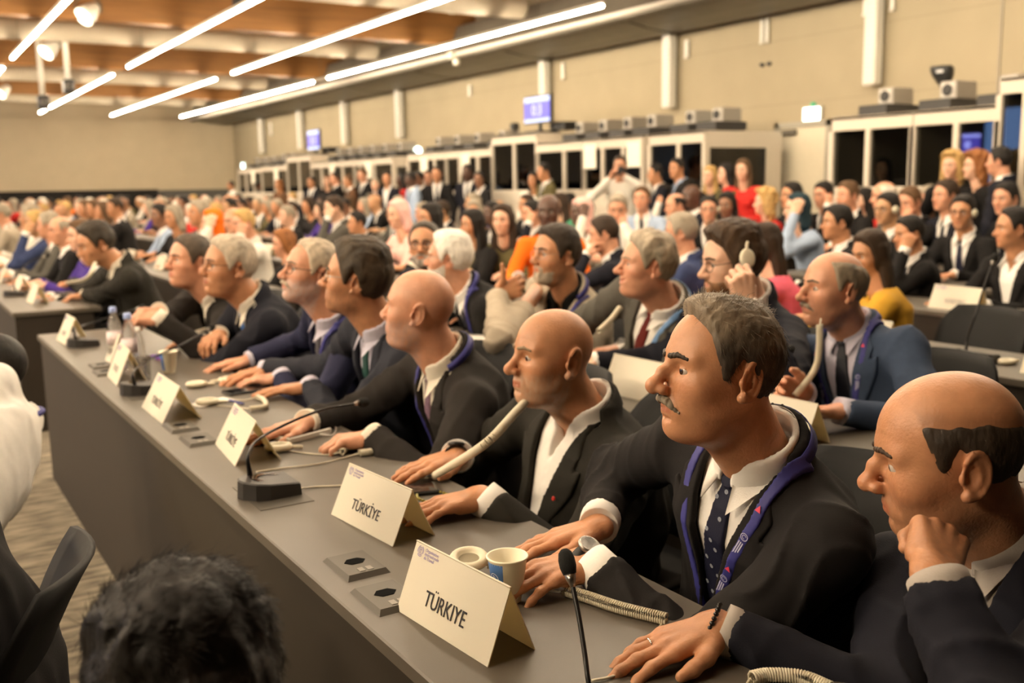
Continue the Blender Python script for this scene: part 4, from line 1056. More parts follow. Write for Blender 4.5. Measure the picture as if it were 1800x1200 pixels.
def tv(y0, y1, z0, z1, lab, txt):
    r = thing('wall_screen', lab, 'screen', (8.5, (y0+y1)/2, z0)); w = (y1-y0)/2; h = z1-z0
    bb = MB(); bb.box((0, -w-.02, -.02), (.05, w+.02, h+.02), .006); bb.build('bezel', DARKP, r)
    bb = MB(); bb.box((-.004, -w, 0), (-.001, w, h)); bb.build('display', M_SCRP, r)
    bb = MB(); bb.box((-.007, -w, h*.80), (-.0045, w, h)); bb.build('top_band', M_SCRB, r); bb = MB(); bb.box((-.007, -w, 0), (-.0045, w, h*.13)); bb.build('bottom_band', M_SCRB, r)
    v, f = text_mesh(txt, h*.62); v = np.stack([-v[:, 2]-.006, -v[:, 0], v[:, 1]+h*.46], 1); mesh_obj('digits', v, f, M_SCRT, r, smooth=False)
    bb = MB(); bb.tube([(.06, 0, h*.5), (.06, 0, 2.21-z0)], .03, 8); bb.box((-.1, -.22, 2.205-z0), (.25, .22, 2.235-z0), .005); bb.build('stand', DARKP, r)
    bb = MB(); bb.box((.15, -w*1.4, 2.236-z0), (.45, -w*.3, 2.36-z0), .02); bb.build('media_box', DARKP, r)
tv(12.44, 13.12, 2.37, 2.74, 'purple screen showing digits on the taller middle booth', '0:3')
tv(21.66, 22.36, 2.32, 2.74, 'small purple screen on the far taller booth', '0:3')
r = thing('camera_box', 'small black camera standing on the middle booth roof left of the screen', 'camera', (8.6, 13.55, 2.205)); bb = MB(); bb.box((-.06, -.05, 0), (.06, .05, .03), .005); bb.tube([(0, 0, .03), (0, 0, .08)], .02, 8); bb.build('base', DARKP, r); bb = MB(); bb.box((-.08, -.06, .08), (.05, .06, .20), .02); bb.build('camera_head', DARKP, r)
# big stage screens on the left side of the hall, seen only as reflections in the booth glass
M_STG = mat('stage_screen', (.02, .03, .06), emit=(.20, .38, .80), estr=3.0)
for i, (ya, yb, za, zb) in enumerate(((12.0, 19.45, 1.2, 3.6), (27.0, 31.6, 1.2, 3.6))):
    r = thing('stage_screen', ['large blue stage screen on the left wall, nearer one', 'large blue stage screen on the left wall, farther one'][i], 'screen', (X0+.001, ya, za)); bb = MB(); bb.box((.0, 0, 0), (.08, yb-ya, zb-za), .01); bb.build('bezel', DARKP, r); bb = MB(); bb.box((.0, .3, -za), (.06, .5, -.001)); bb.box((0, yb-ya-.5, -za), (.06, yb-ya-.3, -.001)); bb.build('stand', DARKP, r); bb = MB(); bb.box((.081, .05, .05), (.086, yb-ya-.05, zb-za-.05)); bb.build('display', M_STG, r)
r = thing('stage_display', 'small purple stage display with a pale emblem beside the blue screen', 'screen', (X0+.02, 19.5, 2.1)); bb = MB(); bb.box((0, 0, 0), (.08, .95, .75), .01); bb.box((0, .4, -2.1), (.06, .55, -.001)); bb.build('bezel', DARKP, r)
M_DSP = mat('display_purple', (.02, .02, .06), emit=(.10, .08, .62), estr=5); M_DSW = mat('display_pale', (.02, .02, .06), emit=(.35, .38, 1), estr=8)
bb = MB(); bb.box((.081, .03, .03), (.085, .92, .72)); bb.build('display', M_DSP, r); bb = MB(); bb.box((.086, .03, .60), (.089, .92, .70)); bb.box((.086, .03, .05), (.089, .92, .13)); bb.build('bands', M_DSW, r)
bb = MB(); bb.lathe([(.08, 0), (.12, 0), (.12, .004), (.08, .004)], c=(.087, .475, .37), axis=(1, 0, 0), n=24); bb.build('emblem', M_DSW, r)
# things seen through the booth beside the door
r = thing('wall_poster', 'blue printed poster seen through the window beside the door', 'poster', (WX-.34, 7.28, 1.62)); bb = MB(); bb.box((-.005, -.17, -.17), (.0, .17, .19)); bb.build('sheet', mat('poster_blue', (.10, .14, .26), rough=.6, noise=.5, nscale=14), r); bb = MB(); bb.box((-.009, -.17, .14), (-.0055, .17, .19)); bb.build('heading', mat('poster_head', (.22, .24, .32), rough=.6), r)
# row desks ------------------------------------------------------------------
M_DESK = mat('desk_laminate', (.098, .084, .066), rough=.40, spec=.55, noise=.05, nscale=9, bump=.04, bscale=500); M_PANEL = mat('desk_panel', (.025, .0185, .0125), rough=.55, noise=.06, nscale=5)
ROWX = [.60, 1.90, 3.30, 4.68, 5.78, 6.85]; TD = .50; TZ = .74
rown = ['front', 'second', 'third', 'fourth', 'fifth', 'sixth']
BLK = [(-2.2, 5.45), (6.55, 12.2), (13.2, 18.9), (19.9, 25.6), (26.6, 31.4)]
bname = ['near block, beside the name tents', 'second block, past the first cross aisle', 'third block of the hall', 'fourth block of the hall', 'last block by the far wall']
for k, x in enumerate(ROWX):
    for j, (ya, yb) in enumerate(BLK):
        if j >= 2 and k == 0 and False: continue
        r = thing('row_desk', 'long dark grey desk, %s row, %s' % (rown[k], bname[j]), 'desk', (x, ya, 0), group='long rows of dark desks'); W = yb-ya
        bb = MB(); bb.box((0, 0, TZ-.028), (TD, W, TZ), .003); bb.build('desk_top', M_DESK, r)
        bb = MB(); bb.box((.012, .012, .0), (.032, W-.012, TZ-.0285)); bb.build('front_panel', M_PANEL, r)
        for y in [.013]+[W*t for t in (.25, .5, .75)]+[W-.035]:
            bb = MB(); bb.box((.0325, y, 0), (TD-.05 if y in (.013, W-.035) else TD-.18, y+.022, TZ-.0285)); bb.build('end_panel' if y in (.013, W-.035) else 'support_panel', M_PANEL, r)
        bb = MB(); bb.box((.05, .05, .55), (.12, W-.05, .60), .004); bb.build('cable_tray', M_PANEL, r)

# flood lights of the stage, above and left of the frame
M_FLOOD = mat('flood_lens', (1, 1, 1), emit=(1, .80, .55), estr=98)
for i, (x, y) in enumerate(((-5.2, 1.5), (-5.2, 5.0), (-5.2, 9.0), (-5.6, 14.0), (-5.6, 20.0))):
    r = thing('stage_flood', 'square stage flood light hung left of the rows, %s from the camera' % num[i], 'light', (x, y, 4.0), group='stage flood lights')
    ax = nrm(V(.86, .12, -.42)); s_ = nrm(np.cross(ax, V(0, 0, 1))); u_ = np.cross(s_, ax); M = np.stack([ax, s_, u_], 1)
    bb = MB(); bb.box((-.14, -.48, -.34), (0, .48, .34), .02); bb.xform(M); bb.build('flood_case', DARKP, r)
    bb = MB(); bb.box((.001, -.44, -.30), (.01, .44, .30)); bb.xform(M); bb.build('flood_lens', M_FLOOD, r)
    bb = MB(); bb.tube([(0, 0, .3), (0, 0, ZC-4.0)], .02, 6); bb.build('hanger', M_STEEL, r)
# ================================================================== things on the desks
M_CARD = mat('tent_card', (.88, .84, .72), rough=.75)
def _card():
    nt = M_CARD.node_tree; b = nt.nodes['Principled BSDF']; o = nt.nodes['Material Output']; t = nt.nodes.new('ShaderNodeBsdfTranslucent'); t.inputs[0].default_value = (.85, .72, .45, 1); m = nt.nodes.new('ShaderNodeMixShader'); m.inputs[0].default_value = .30
    nt.links.new(b.outputs[0], m.inputs[1]); nt.links.new(t.outputs[0], m.inputs[2]); nt.links.new(m.outputs[0], o.inputs[0])
_card(); M_INK = mat('black_ink', (.012, .010, .012), rough=.6); M_LOGO = mat('logo_ink', (.36, .30, .50), rough=.7)
M_INKF = mat('grey_ink', (.30, .27, .25), rough=.7)
def tent(A, B, lab, text='TÜRKİYE', depth=.085, h=.118, tilt=0, logo=True, tw=.44, tu=.48, ink=None, faint=False, zc=.655):
    """folded name card: A and B are the far-left and near-right foot of the written side"""
    A = np.asarray(A, float); B = np.asarray(B, float); W = np.linalg.norm((B-A)[:2]); u = nrm(V(B[0]-A[0], B[1]-A[1], 0)); n = np.cross(u, V(0, 0, 1)); n = nrm(n)   # n points to the reader
    M = np.stack([u, -n, V(0, 0, 1)], 1)
    r = thing('name_tent', lab, 'name card', (A+B)/2*V(1, 1, 0)+V(0, 0, TZ+.0005), group='folded name cards on the desks')
    hw = W/2; ap = V(0, depth/2, h); S = math.hypot(depth/2, h); nf = nrm(V(0, -h, depth/2))
    def sheet(y0, nm):
        bb = MB(); d = .0012; sg = 1 if y0 == 0 else -1
        q = [(-hw, y0, 0), (hw, y0, 0), (hw, depth/2, h), (-hw, depth/2, h)]; q2 = [(x, y+sg*d*1.6, z) for x, y, z in q]
        bb.add(q+q2, [(0, 1, 2, 3), (7, 6, 5, 4), (0, 4, 5, 1), (1, 5, 6, 2), (2, 6, 7, 3), (3, 7, 4, 0)]); bb.xform(M); return bb.build(nm, M_CARD, r)
    fp = sheet(0, 'front_panel'); sheet(depth, 'back_panel')
    def on_front(v, off=.0009):   # v: x along the card from its middle, y up the sheet from the foot
        out = np.zeros((len(v), 3)); out[:, 0] = v[:, 0]; t = v[:, 1]/S
        out[:, 1] = t*depth/2; out[:, 2] = t*h; out += nf*(off+np.clip(v[:, 2:3], 0, 1)); return out@M.T
    if text:
        v, f = text_mesh(text, .03, width=W*tw); s_ = S*(.20 if not faint else .17)/(v[:, 1].max()-v[:, 1].min()) if ('Ü' not in text and 'İ' not in text) else S*.255/(v[:, 1].max()-v[:, 1].min())
        v[:, 1] *= s_; v[:, 0] += W*(tu-.5); v[:, 1] += S*(1-zc)
        mesh_obj('lettering', on_front(v), f, ink or M_INK, fp, smooth=False)
    if logo:
        bb = MB(); R = S*.075; c = V(-hw+W*.075, S*.885, 0)
        def ring(r0, r1, a0=0, a1=2*PI, n=28):
            vs = []
            for k in range(n+1):
                a = a0+(a1-a0)*k/n; vs += [c+V(r0*math.cos(a), r0*math.sin(a), 0), c+V(r1*math.cos(a), r1*math.sin(a), 0)]
            bb.add(vs, [(2*k, 2*k+1, 2*k+3, 2*k+2) for k in range(n)])
        ring(R*.62, R*.74); ring(R*.86, R, -.35, 1.25); ring(R*.86, R, 1.9, 3.5); ring(R*.86, R, 3.9, 5.5); ring(R*.30, R*.42, .6, 4.9)
        bb.add([c+V(-.03*R, -.5*R, 0), c+V(.09*R, -.5*R, 0), c+V(.09*R, .45*R, 0), c+V(-.03*R, .45*R, 0)], [(0, 1, 2, 3)])
        mesh_obj('emblem', on_front(np.array(bb.v)), bb.f, M_LOGO, fp, smooth=False)
        vv, ff = [], []
        for k, t in enumerate(('Organisation', 'internationale', 'du Travail')):
            v, f = text_mesh(t, S*.062); v[:, 0] += -v[:, 0].min()-hw+W*.13; v[:, 1] += S*(.93-.052*k); o = len(vv); vv += list(v); ff += [tuple(i+o for i in q) for q in f]
        mesh_obj('heading', on_front(np.array(vv)), ff, M_LOGO, fp, smooth=False)
    return r
def pz(x, y): return on_z(x, y, TZ)
tent(pz(697, 1072), pz(857, 1173), 'nearest TÜRKİYE name tent, undotted I, beside the paper cup', 'TÜRKIYE', depth=.090, h=.112)
tent(pz(582, 904), pz(690, 961), 'second nearest TÜRKİYE name tent, standing behind two power sockets', depth=.100, h=.106)
tent(pz(378, 780), pz(413, 820), 'TÜRKİYE name tent left of the tall gooseneck microphone', depth=.12, h=.110)
tent(pz(249, 715), pz(285, 745), 'TÜRKİYE name tent behind the pair of flat sockets, fourth from the camera', depth=.12, h=.108)
tent(pz(188, 660), pz(205, 678), 'narrow-looking white name tent in front of the water bottles', 'TUNISIE', depth=.11, h=.125, ink=M_INKF, faint=True)
tent(pz(185, 632), pz(193, 641), 'white name tent half hidden behind the water bottles', 'TUNISIE', depth=.10, h=.12, ink=M_INKF, faint=True)
tent(pz(99, 597), pz(114, 606), 'white name tent on the far corner of the front desk', 'TUNISIE', depth=.11, h=.12, ink=M_INKF, faint=True)
tent(V(2.02, 2.66, 0), V(2.03, 2.38, 0), 'white name tent ending in the letters RE, behind the bald man', 'RE', depth=.11, h=.125, tw=.10, tu=.86, ink=M_INKF, logo=False)
tent(V(2.02, 3.33, 0), V(2.03, 3.05, 0), 'white name tent left of the goateed man, under a raised hand', 'TIMOR', depth=.11, h=.12, ink=M_INKF, faint=True, logo=False, tw=.2)
tent(V(1.98, 2.03, 0), V(1.99, 1.75, 0), 'white name tent in front of the man in the blue suit', None, depth=.11, h=.115, logo=False)
a_, b_ = on_z(1632, 537, TZ), on_z(1714, 541, TZ)
tent(on_x(1631, 532, 4.80)*V(1, 1, 0), on_x(1716, 539, 4.77)*V(1, 1, 0), 'white HONDURAS name tent', 'HONDURAS', depth=.10, h=.125, ink=M_INKF, tw=.42, tu=.52, logo=True)
tent(V(3.42, 2.86, 0), V(3.42, 2.60, 0), 'white name tent beside the blue suit shoulder', None, depth=.10, h=.12, logo=False)
tent(V(3.42, 2.02, 0), V(3.42, 1.76, 0), 'white name tent cut by the right photo edge', None, depth=.10, h=.12, logo=False)
# power sockets let into the desk
M_SOCK = mat('socket_metal', (.085, .075, .060), rough=.45, metal=.3); M_MICD = mat('port_grey', (.25, .23, .20), rough=.6); M_HOLE = mat('outlet_black', (.004, .004, .004), rough=1, spec=.1)
def socket(px, py, lab):
    p = pz(px, py); r = thing('power_socket', lab, 'socket', p, group='power socket plates in the desk tops')
    bb = MB(); vs = []
    for z, k in ((0, 1), (.009, .86), (.009, .80)):
        vs += [(-.042*k, -.062*k, z), (.042*k, -.062*k, z), (.042*k, .062*k, z), (-.042*k, .062*k, z)]
    bb.add(vs, [(i*4+j, i*4+(j+1) % 4, i*4+4+(j+1) % 4, i*4+4+j) for i in range(2) for j in range(4)]+[(8, 9, 10, 11), (3, 2, 1, 0)]); bb.build('plate', M_SOCK, r)
    bb = MB(); bb.prism([(.021*math.cos(a)*1., .016*math.sin(a)+.006) for a in [PI/3*k for k in range(6)]], .0088, .0100); bb.build('outlet', M_HOLE, r)
    bb = MB()
    for k in (0, 1): bb.box((-.012+.016*k, -.048, .0088), (-.001+.016*k, -.030, .0100))
    bb.build('usb_port', M_MICD, r); return r
for a in ((626, 996, 'power socket plate in front of the two nearest name tents, farther one'), (680, 1052, 'power socket plate half hidden by the nearest name tent'), (318, 752, 'flat power socket right of the fourth name tent, farther one'), (350, 775, 'flat power socket between the third and fourth name tents, nearer one'), (178, 644, 'flat power socket left of the narrow name tent, farther one'), (186, 656, 'flat power socket left of the narrow name tent, nearer one'), (1487, 797, 'power socket plate on the second row desk before the blue suit man')): socket(*a)
# microphones
M_MIC = mat('mic_grey', (.035, .032, .030), rough=.4); M_MICT = mat('mic_top', (.085, .078, .066), rough=.35); M_FOAM = mat('mic_foam', (.012, .012, .011), rough=.95, bump=.6, bscale=900); M_NECK = mat('gooseneck', (.03, .03, .03), rough=.35, metal=.6)
def mic(base, path, lab, rotz=PI, foam=.0135, plate=True, sc_=1.0, flat=False):
    """base on the desk; path: neck points in world space from base to the head"""
    base = np.asarray(base, float); r = thing('microphone', lab, 'microphone', base, 0)
    c, s = math.cos(rotz), math.sin(rotz); M = np.array([[c, -s, 0], [s, c, 0], [0, 0, 1]])
    out = [(-.055, -.058), (.02, -.062), (.05, -.050), (.072, -.022), (.078, 0), (.072, .022), (.05, .050), (.02, .062), (-.055, .058)]
    if flat: out = [(-.03, -.12), (.02, -.12), (.03, -.11), (.03, 0), (.03, .11), (.02, .12), (-.03, .12)]
    bb = MB(); n = len(out); vs = [(x, y, 0.0015) for x, y in out]+[(x*.97, y*.97, .028+.012*(x+.055)/.13) for x, y in out]+[(x*.92, y*.92, .031+.012*(x+.055)/.13) for x, y in out]
    fs = [tuple(range(n-1, -1, -1))]+[(k*n+i, k*n+(i+1) % n, (k+1)*n+(i+1) % n, (k+1)*n+i) for k in range(2) for i in range(n)]+[tuple(2*n+i for i in range(n))]
    bb.add(np.array(vs)*sc_, fs); bb.xform(M); bb.build('base', M_MIC, r)
    bb = MB(); vs = []; a0 = np.linspace(-2.4, .9, 14)
    for a in a0:
        w = .008*math.sin((a+2.4)/3.3*PI)+.001
        for q in (.034-w, .034+w): x, y = .0+q*math.cos(a)*1.1, q*math.sin(a); vs.append((x, y, .0325+.012*(x+.055)/.13+.0006))
    bb.add(np.array(vs)*sc_, [(2*k, 2*k+1, 2*k+3, 2*k+2) for k in range(13)]); bb.xform(M); bb.build('touch_ring', mat('mic_gloss', (.02, .012, .010), rough=.08), r)
    if plate:
        bb = MB(); bb.box((-.062, -.105, 0), (.062, .105, .0014)); bb.xform(None, V(0, -.012, 0)); bb.build('mount_plate', M_SOCK, r)
    pts = [np.asarray(p, float)-base for p in path]; sp = smooth_path(pts, 10); m = len(sp)
    bb = MB(); bb.tube(sp, [.0072-.0036*min(1, k/(m*.22)) for k in range(m)], 8); bb.build('gooseneck', M_NECK, r, smooth=True)
    e = sp[-1]; d = nrm(sp[-1]-sp[-3]); bb = MB(); bb.lathe([(.0035, -.022), (.0065, -.012), (.009, -.002)], c=e, axis=d, n=12); bb.build('mic_collar', METAL, r, smooth=True)
    bb = MB(); f_ = foam; bb.lathe([(0.004, -.004), (f_*.8, -.002), (f_, .008), (f_, .020), (f_*.8, .030), (f_*.4, .035), (0, .036)], c=e, axis=d, n=14); bb.build('foam_cap', M_FOAM, r, smooth=True); return r
b0 = pz(476, 866); mic(b0, [on_z(440, 838, TZ+.035), on_z(440, 838, TZ+.035)+V(0, 0, .06), on_x(470, 762, b0[0]+.07), on_x(560, 722, b0[0]+.22), on_x(632, 708, b0[0]+.36)], 'gooseneck microphone between the second and third name tents', rotz=PI)
b0 = pz(1045, 1300); hd = at_t(1001, 1006, 1.46); mic(b0, [b0+V(-.02, .02, .03), at_t(1036, 1235, 1.36), at_t(1032, 1180, 1.385), at_t(1022, 1110, 1.42), at_t(1011, 1050, 1.445), hd], 'gooseneck microphone rising from the bottom edge past the wrist watch', foam=.0125)
b0 = pz(252, 690); mic(b0, [on_z(237, 678, TZ+.035), on_z(237, 678, TZ+.035)+V(0, 0, .05), on_x(262, 632, b0[0]+.08), on_x(320, 605, b0[0]+.22), on_x(368, 578, b0[0]+.36)], 'gooseneck microphone bent towards the man with the blue tie')
b0 = pz(150, 608); mic(b0, [on_z(133, 598, TZ+.035), on_z(133, 598, TZ+.035)+V(0, 0, .05), on_x(146, 572, b0[0]+.08), on_x(200, 555, b0[0]+.24), on_x(245, 541, b0[0]+.38)], 'gooseneck microphone at the far corner of the front desk', plate=False)
b0 = on_z(1700, 632, TZ); mic(b0, [on_z(1698, 616, TZ+.03), on_z(1698, 616, TZ+.03)+V(.005, 0, .05), at_t(1714, 555, 3.82), at_t(1731, 500, 3.86), at_t(1746, 458, 3.9)], 'tall thin microphone in front of the HONDURAS name tent', plate=False, rotz=PI, flat=True)
b0 = V(4.68, 2.55, TZ); mic(b0, [b0+V(0, 0, .03), b0+V(.02, .08, .10), b0+V(.06, .16, .12), b0+V(.1, .26, .125)], 'low microphone left of the HONDURAS name tent', plate=False) if False else None
b0 = V(2.10, 2.02, TZ); mic(b0, [b0+V(0, 0, .03), b0+V(.02, .0, .10), b0+V(.08, .02, .16), b0+V(.16, .04, .19)], 'dark microphone behind the moustached man', plate=True)
b0 = pz(28, 520); mic(b0, [b0+V(0, 0, .03), b0+V(.0, .0, .12), b0+V(.1, .05, .22), b0+V(.22, .08, .26)], 'microphone at the left edge on the next desk', plate=False)
# earpieces: cream ear speakers with a cable
def earpiece(p, az, lab, tilt=0.0, sc_=1.0):
    r = thing('earpiece', lab, 'earpiece', np.asarray(p, float), math.radians(az), group='cream interpretation earpieces'); r.scale = (sc_,)*3
    t = math.radians(tilt); c, s = math.cos(t), math.sin(t); M = np.array([[1, 0, 0], [0, c, -s], [0, s, c]])
    bb = MB(); bb.lathe([(.0, .002), (.024, .001), (.032, .006), (.034, .012), (.030, .019), (.024, .021), (.0195, .017), (.017, .012), (0, .011)], n=24); bb.v = [(x*1.15, y*.92, z) for x, y, z in bb.v]; bb.xform(M, V(0, 0, .034*.92*abs(s))); bb.build('ear_shell', PLASTIC, r, smooth=True)
    bb = MB(); bb.lathe([(0, .0115), (.017, .0125)], n=20); bb.v = [(x*1.15, y*.92, z) for x, y, z in bb.v]; bb.xform(M, V(0, 0, .034*.92*abs(s))); bb.build('speaker_mesh', mat('speaker_mesh', (.30, .26, .18), rough=.7, bump=.5, bscale=1500), r)
    bb = MB(); bb.tube(smooth_path([(.034, .0, .009), (.052, .002, .009), (.064, .006, .007)], 5), [.006]*10+[.003], 8); bb.build('cable_boot', PLASTIC, r, smooth=True); return r
earpiece(pz(826, 1003)+V(0, 0, .004), -48, 'cream earpiece between the nearest name tent and the paper cup', 18)
earpiece(pz(490, 792), -30, 'cream earpiece behind the third name tent')
earpiece(pz(346, 680), -20, 'cream earpiece near the man with the green tie, left one of two')
earpiece(pz(402, 672), 160, 'cream earpiece touching the spread fingers over the tablet')
earpiece(pz(365, 711), -30, 'cream earpiece lying on the folded white paper')
earpiece(on_z(1640, 622, TZ), -160, 'cream earpiece left of the tall thin microphone'); earpiece(on_z(1770, 640, TZ), -10, 'cream earpiece right of the tall thin microphone')
earpiece(on_z(1612, 520, TZ)+V(0, 0, 0), -60, 'cream earpiece behind the woman with the mustard jacket') if False else None
# coiled cords and plain cables
M_CORD = mat('cream_cord', (.66, .60, .46), rough=.45)
def coil(pts, lab, ends=(), rad=.0085, wire=.0019, pitch=.0041, seg=9):
    pts = [np.asarray(p, float) for p in pts]; r = thing('coiled_cord', lab, 'cord', pts[0]*V(1, 1, 1)); o = pts[0]
    P = coil_path([p-o for p in pts], rad, pitch, seg); n = len(P); T = np.gradient(P, axis=0); T /= np.linalg.norm(T, axis=1)[:, None]+1e-9
    A = np.cross(T, V(.3, .1, 1)); A /= np.linalg.norm(A, axis=1)[:, None]+1e-9; B = np.cross(T, A); K = 5
    vs = np.stack([P+wire*(math.cos(2*PI*k/K)*A+math.sin(2*PI*k/K)*B) for k in range(K)], 1).reshape(-1, 3)
    i = np.arange(n-1)[:, None]*K; k = np.arange(K)[None]; q = np.stack([i+k, i+(k+1) % K, i+K+(k+1) % K, i+K+k], -1).reshape(-1, 4)
    mesh_obj('coil', vs, q, M_CORD, r)
    for e in ends:
        bb = MB(); bb.tube(smooth_path([np.asarray(p, float)-o for p in e], 8), .0021, 6); bb.build('straight_lead', M_CORD, r, smooth=True)
    return r
def tz(x, y, dz=.0105): return on_z(x, y, TZ+dz)
coil([tz(994, 1037), tz(1035, 1050), tz(1090, 1068), tz(1172, 1088)], 'coiled cream cord on the desk before the wrist watch', [[tz(994, 1037, .012), tz(985, 1040, .006), tz(950, 1035, .004), tz(905, 1027, .004)], [tz(1172, 1088, .012), tz(1166, 1094, .004), tz(1150, 1115, .003), tz(1136, 1150, .003), tz(1085, 1185, .003), tz(1040, 1196, .003)]], rad=.0092)
coil([tz(1320, 1192), tz(1352, 1186), tz(1410, 1190), tz(1460, 1210)], 'coiled cream cord cut by the bottom edge', [[tz(1320, 1192, .012), tz(1314, 1200, .004), tz(1300, 1230, .003)]], rad=.0092)
coil([tz(601, 794), tz(618, 784), tz(650, 784), tz(657, 792), tz(632, 796)], 'coiled cream cord hooked on the desk beside the phone stand', [[tz(601, 794), tz(570, 799, .003), tz(520, 794, .003), tz(500, 790, .004)], [tz(632, 796), tz(620, 800, .003), tz(560, 815, .003), tz(500, 822, .003), tz(450, 829, .003)]], rad=.008)
coil([tz(452, 697), tz(464, 703), tz(466, 714), tz(440, 718)], 'short coiled cream cord near the folded white paper', [[tz(452, 697), tz(430, 703, .003), tz(405, 702, .003)], [tz(440, 718), tz(415, 716, .003), tz(382, 712, .004)]], rad=.0075)
cn = at_t(922, 708, 2.30); coil([cn, at_t(903, 728, 2.22), at_t(850, 782, 2.12), tz(764, 836, .012)], 'coiled cream cord hanging from the goateed man to the desk', [[at_t(930, 700, 2.36), at_t(922, 708, 2.30)], [tz(764, 836, .012), tz(750, 840, .004), tz(690, 846, .003), tz(600, 853, .003), tz(545, 856, .003), tz(494, 865, .012)]], rad=.0085)
# paper cups
M_CUP = mat('cup_paper', (.86, .80, .62), rough=.55); M_CUPB = mat('cup_blue', (.06, .16, .42), rough=.5); M_CUPW = mat('cup_print', (.75, .78, .85), rough=.6); M_CUPP = mat('cup_pink', (.80, .50, .62), rough=.6)
def cup(p, lab, a_mid, h=.079, rt=.0335, rb=.0225, ang=1.15, mark=True):
    r = thing('paper_cup', lab, 'cup', p); bb = MB(); rr = lambda z: rb+(rt-rb)*z/h
    bb.lathe([(0, .003), (rb-.001, .003), (rb, 0), (rb+.0003, .001), (rt, h-.003), (rt+.0022, h-.002), (rt+.0028, h), (rt+.0016, h+.0016), (rt-.001, h), (rr(.01)-.0012, .010), (0, .010)], n=40); bb.build('cup_body', M_CUP, r, smooth=True)
    def shell(a0, a1, z0, z1, off, n=16): 
        vs = []
        for k in range(n+1):
            a = a0+(a1-a0)*k/n
            for z in (z0, z1): q = rr(z)+off; vs.append((q*math.cos(a), q*math.sin(a), z))
        return vs, [(2*k, 2*k+2, 2*k+3, 2*k+1) for k in range(n)]
    bb = MB(); bb.add(*shell(a_mid-ang/2, a_mid+ang/2, .012, h-.006, .0004)); pn = bb.build('colour_panel', M_CUPB, r, smooth=True)
    if mark:
        bb = MB(); zc, R = .047, .0088
        def strip(pts, w):
            vs = []
            for i, (s, z) in enumerate(pts):
                ds, dz = pts[min(i+1, len(pts)-1)][0]-pts[max(i-1, 0)][0], pts[min(i+1, len(pts)-1)][1]-pts[max(i-1, 0)][1]; l = math.hypot(ds, dz)+1e-9
                for sg in (1, -1):
                    s2, z2 = s-sg*dz/l*w, z+sg*ds/l*w; q = rr(z2)+.0008; a = a_mid+s2/q; vs.append((q*math.cos(a), q*math.sin(a), z2))
            bb.add(vs, [(2*k, 2*k+1, 2*k+3, 2*k+2) for k in range(len(pts)-1)])
        strip([(R*math.cos(t), zc+R*math.sin(t)) for t in np.linspace(0, 2*PI, 30)], .0007)
        strip([(-.002, zc-.005), (-.002, zc+.005)], .0006); strip([(-.002+.004*math.sin(t), zc+.002+.003*math.cos(t)) for t in np.linspace(0, PI, 10)], .0006)
        bb.build('emblem', M_CUPW, pn, smooth=True)
        bb = MB(); strip([(-.010+.02*t, .030+.0022*math.sin(t*22)-.001*math.cos(t*9)) for t in np.linspace(0, 1, 40)], .0008); bb.build('script', M_CUPP, pn, smooth=True)
    return r
pc = pz(893, 1054); ca = math.atan2(-pc[1], -pc[0]); cup(pc, 'white paper cup with blue panel in front of folded hands', ca-.85, ang=1.2)
pc = pz(298, 655); cup(pc, 'white paper cup between the water bottles and the microphone', math.atan2(-pc[1], -pc[0])-1.25, h=.085, mark=False)
# bottles
M_PET = mat('bottle_plastic', (.90, .92, .95), rough=.05, trans=1, ior=1.25, alpha=.55); M_LBL = mat('bottle_label', (.74, .62, .62), rough=.5, noise=.15, nscale=60); M_CAPB = mat('cap_blue', (.35, .45, .78), rough=.4); M_CAPW = mat('cap_white', (.80, .76, .68), rough=.4)
def bottle(p, lab, capm, h=.225, label=True):
    r = thing('water_bottle', lab, 'bottle', p); s = h/.225; bb = MB()
    bb.lathe([(0, .004), (.025*s, 0), (.031*s, .008), (.031*s, .05*s), (.0295*s, .055*s), (.031*s, .06*s), (.031*s, .13*s), (.028*s, .155*s), (.016*s, .19*s), (.0125*s, .2*s), (.0125*s, .212*s)], n=24); bb.build('bottle_body', M_PET, r, smooth=True)
    if label: bb = MB(); bb.lathe([(.0316*s, .072*s), (.0316*s, .125*s)], n=24); bb.build('bottle_label', M_LBL, r, smooth=True)
    bb = MB(); bb.lathe([(.0142*s, .205*s), (.0146*s, .206*s), (.0146*s, .224*s), (.012*s, .228*s), (0, .228*s)], n=18); bb.build('bottle_cap', capm, r, smooth=True); return r
bottle(pz(205, 634), 'blue-capped water bottle, farther one of two', M_CAPB); bottle(pz(231, 650), 'blue-capped water bottle, nearer one of two', M_CAPB); bottle(pz(247, 650), 'small white-capped clear bottle beside the water bottles', M_CAPW, h=.17, label=False)
bottle(V(2.02, 6.9, TZ), 'blue-capped water bottle on the desk behind the leaning man', M_CAPB)
def glass_tumbler(p, lab):
    r = thing('drinking_glass', lab, 'glass', p); bb = MB(); bb.lathe([(0, .002), (.028, 0), (.034, .09), (.0325, .09), (.0265, .006), (0, .006)], n=22); bb.build('tumbler', M_PET, r, smooth=True); bb = MB(); bb.lathe([(0, .007), (.027, .007), (.029, .03), (0, .03)], n=18); bb.build('water', M_PET, r, smooth=True)
glass_tumbler(pz(252, 668), 'clear drinking glass before the microphone')
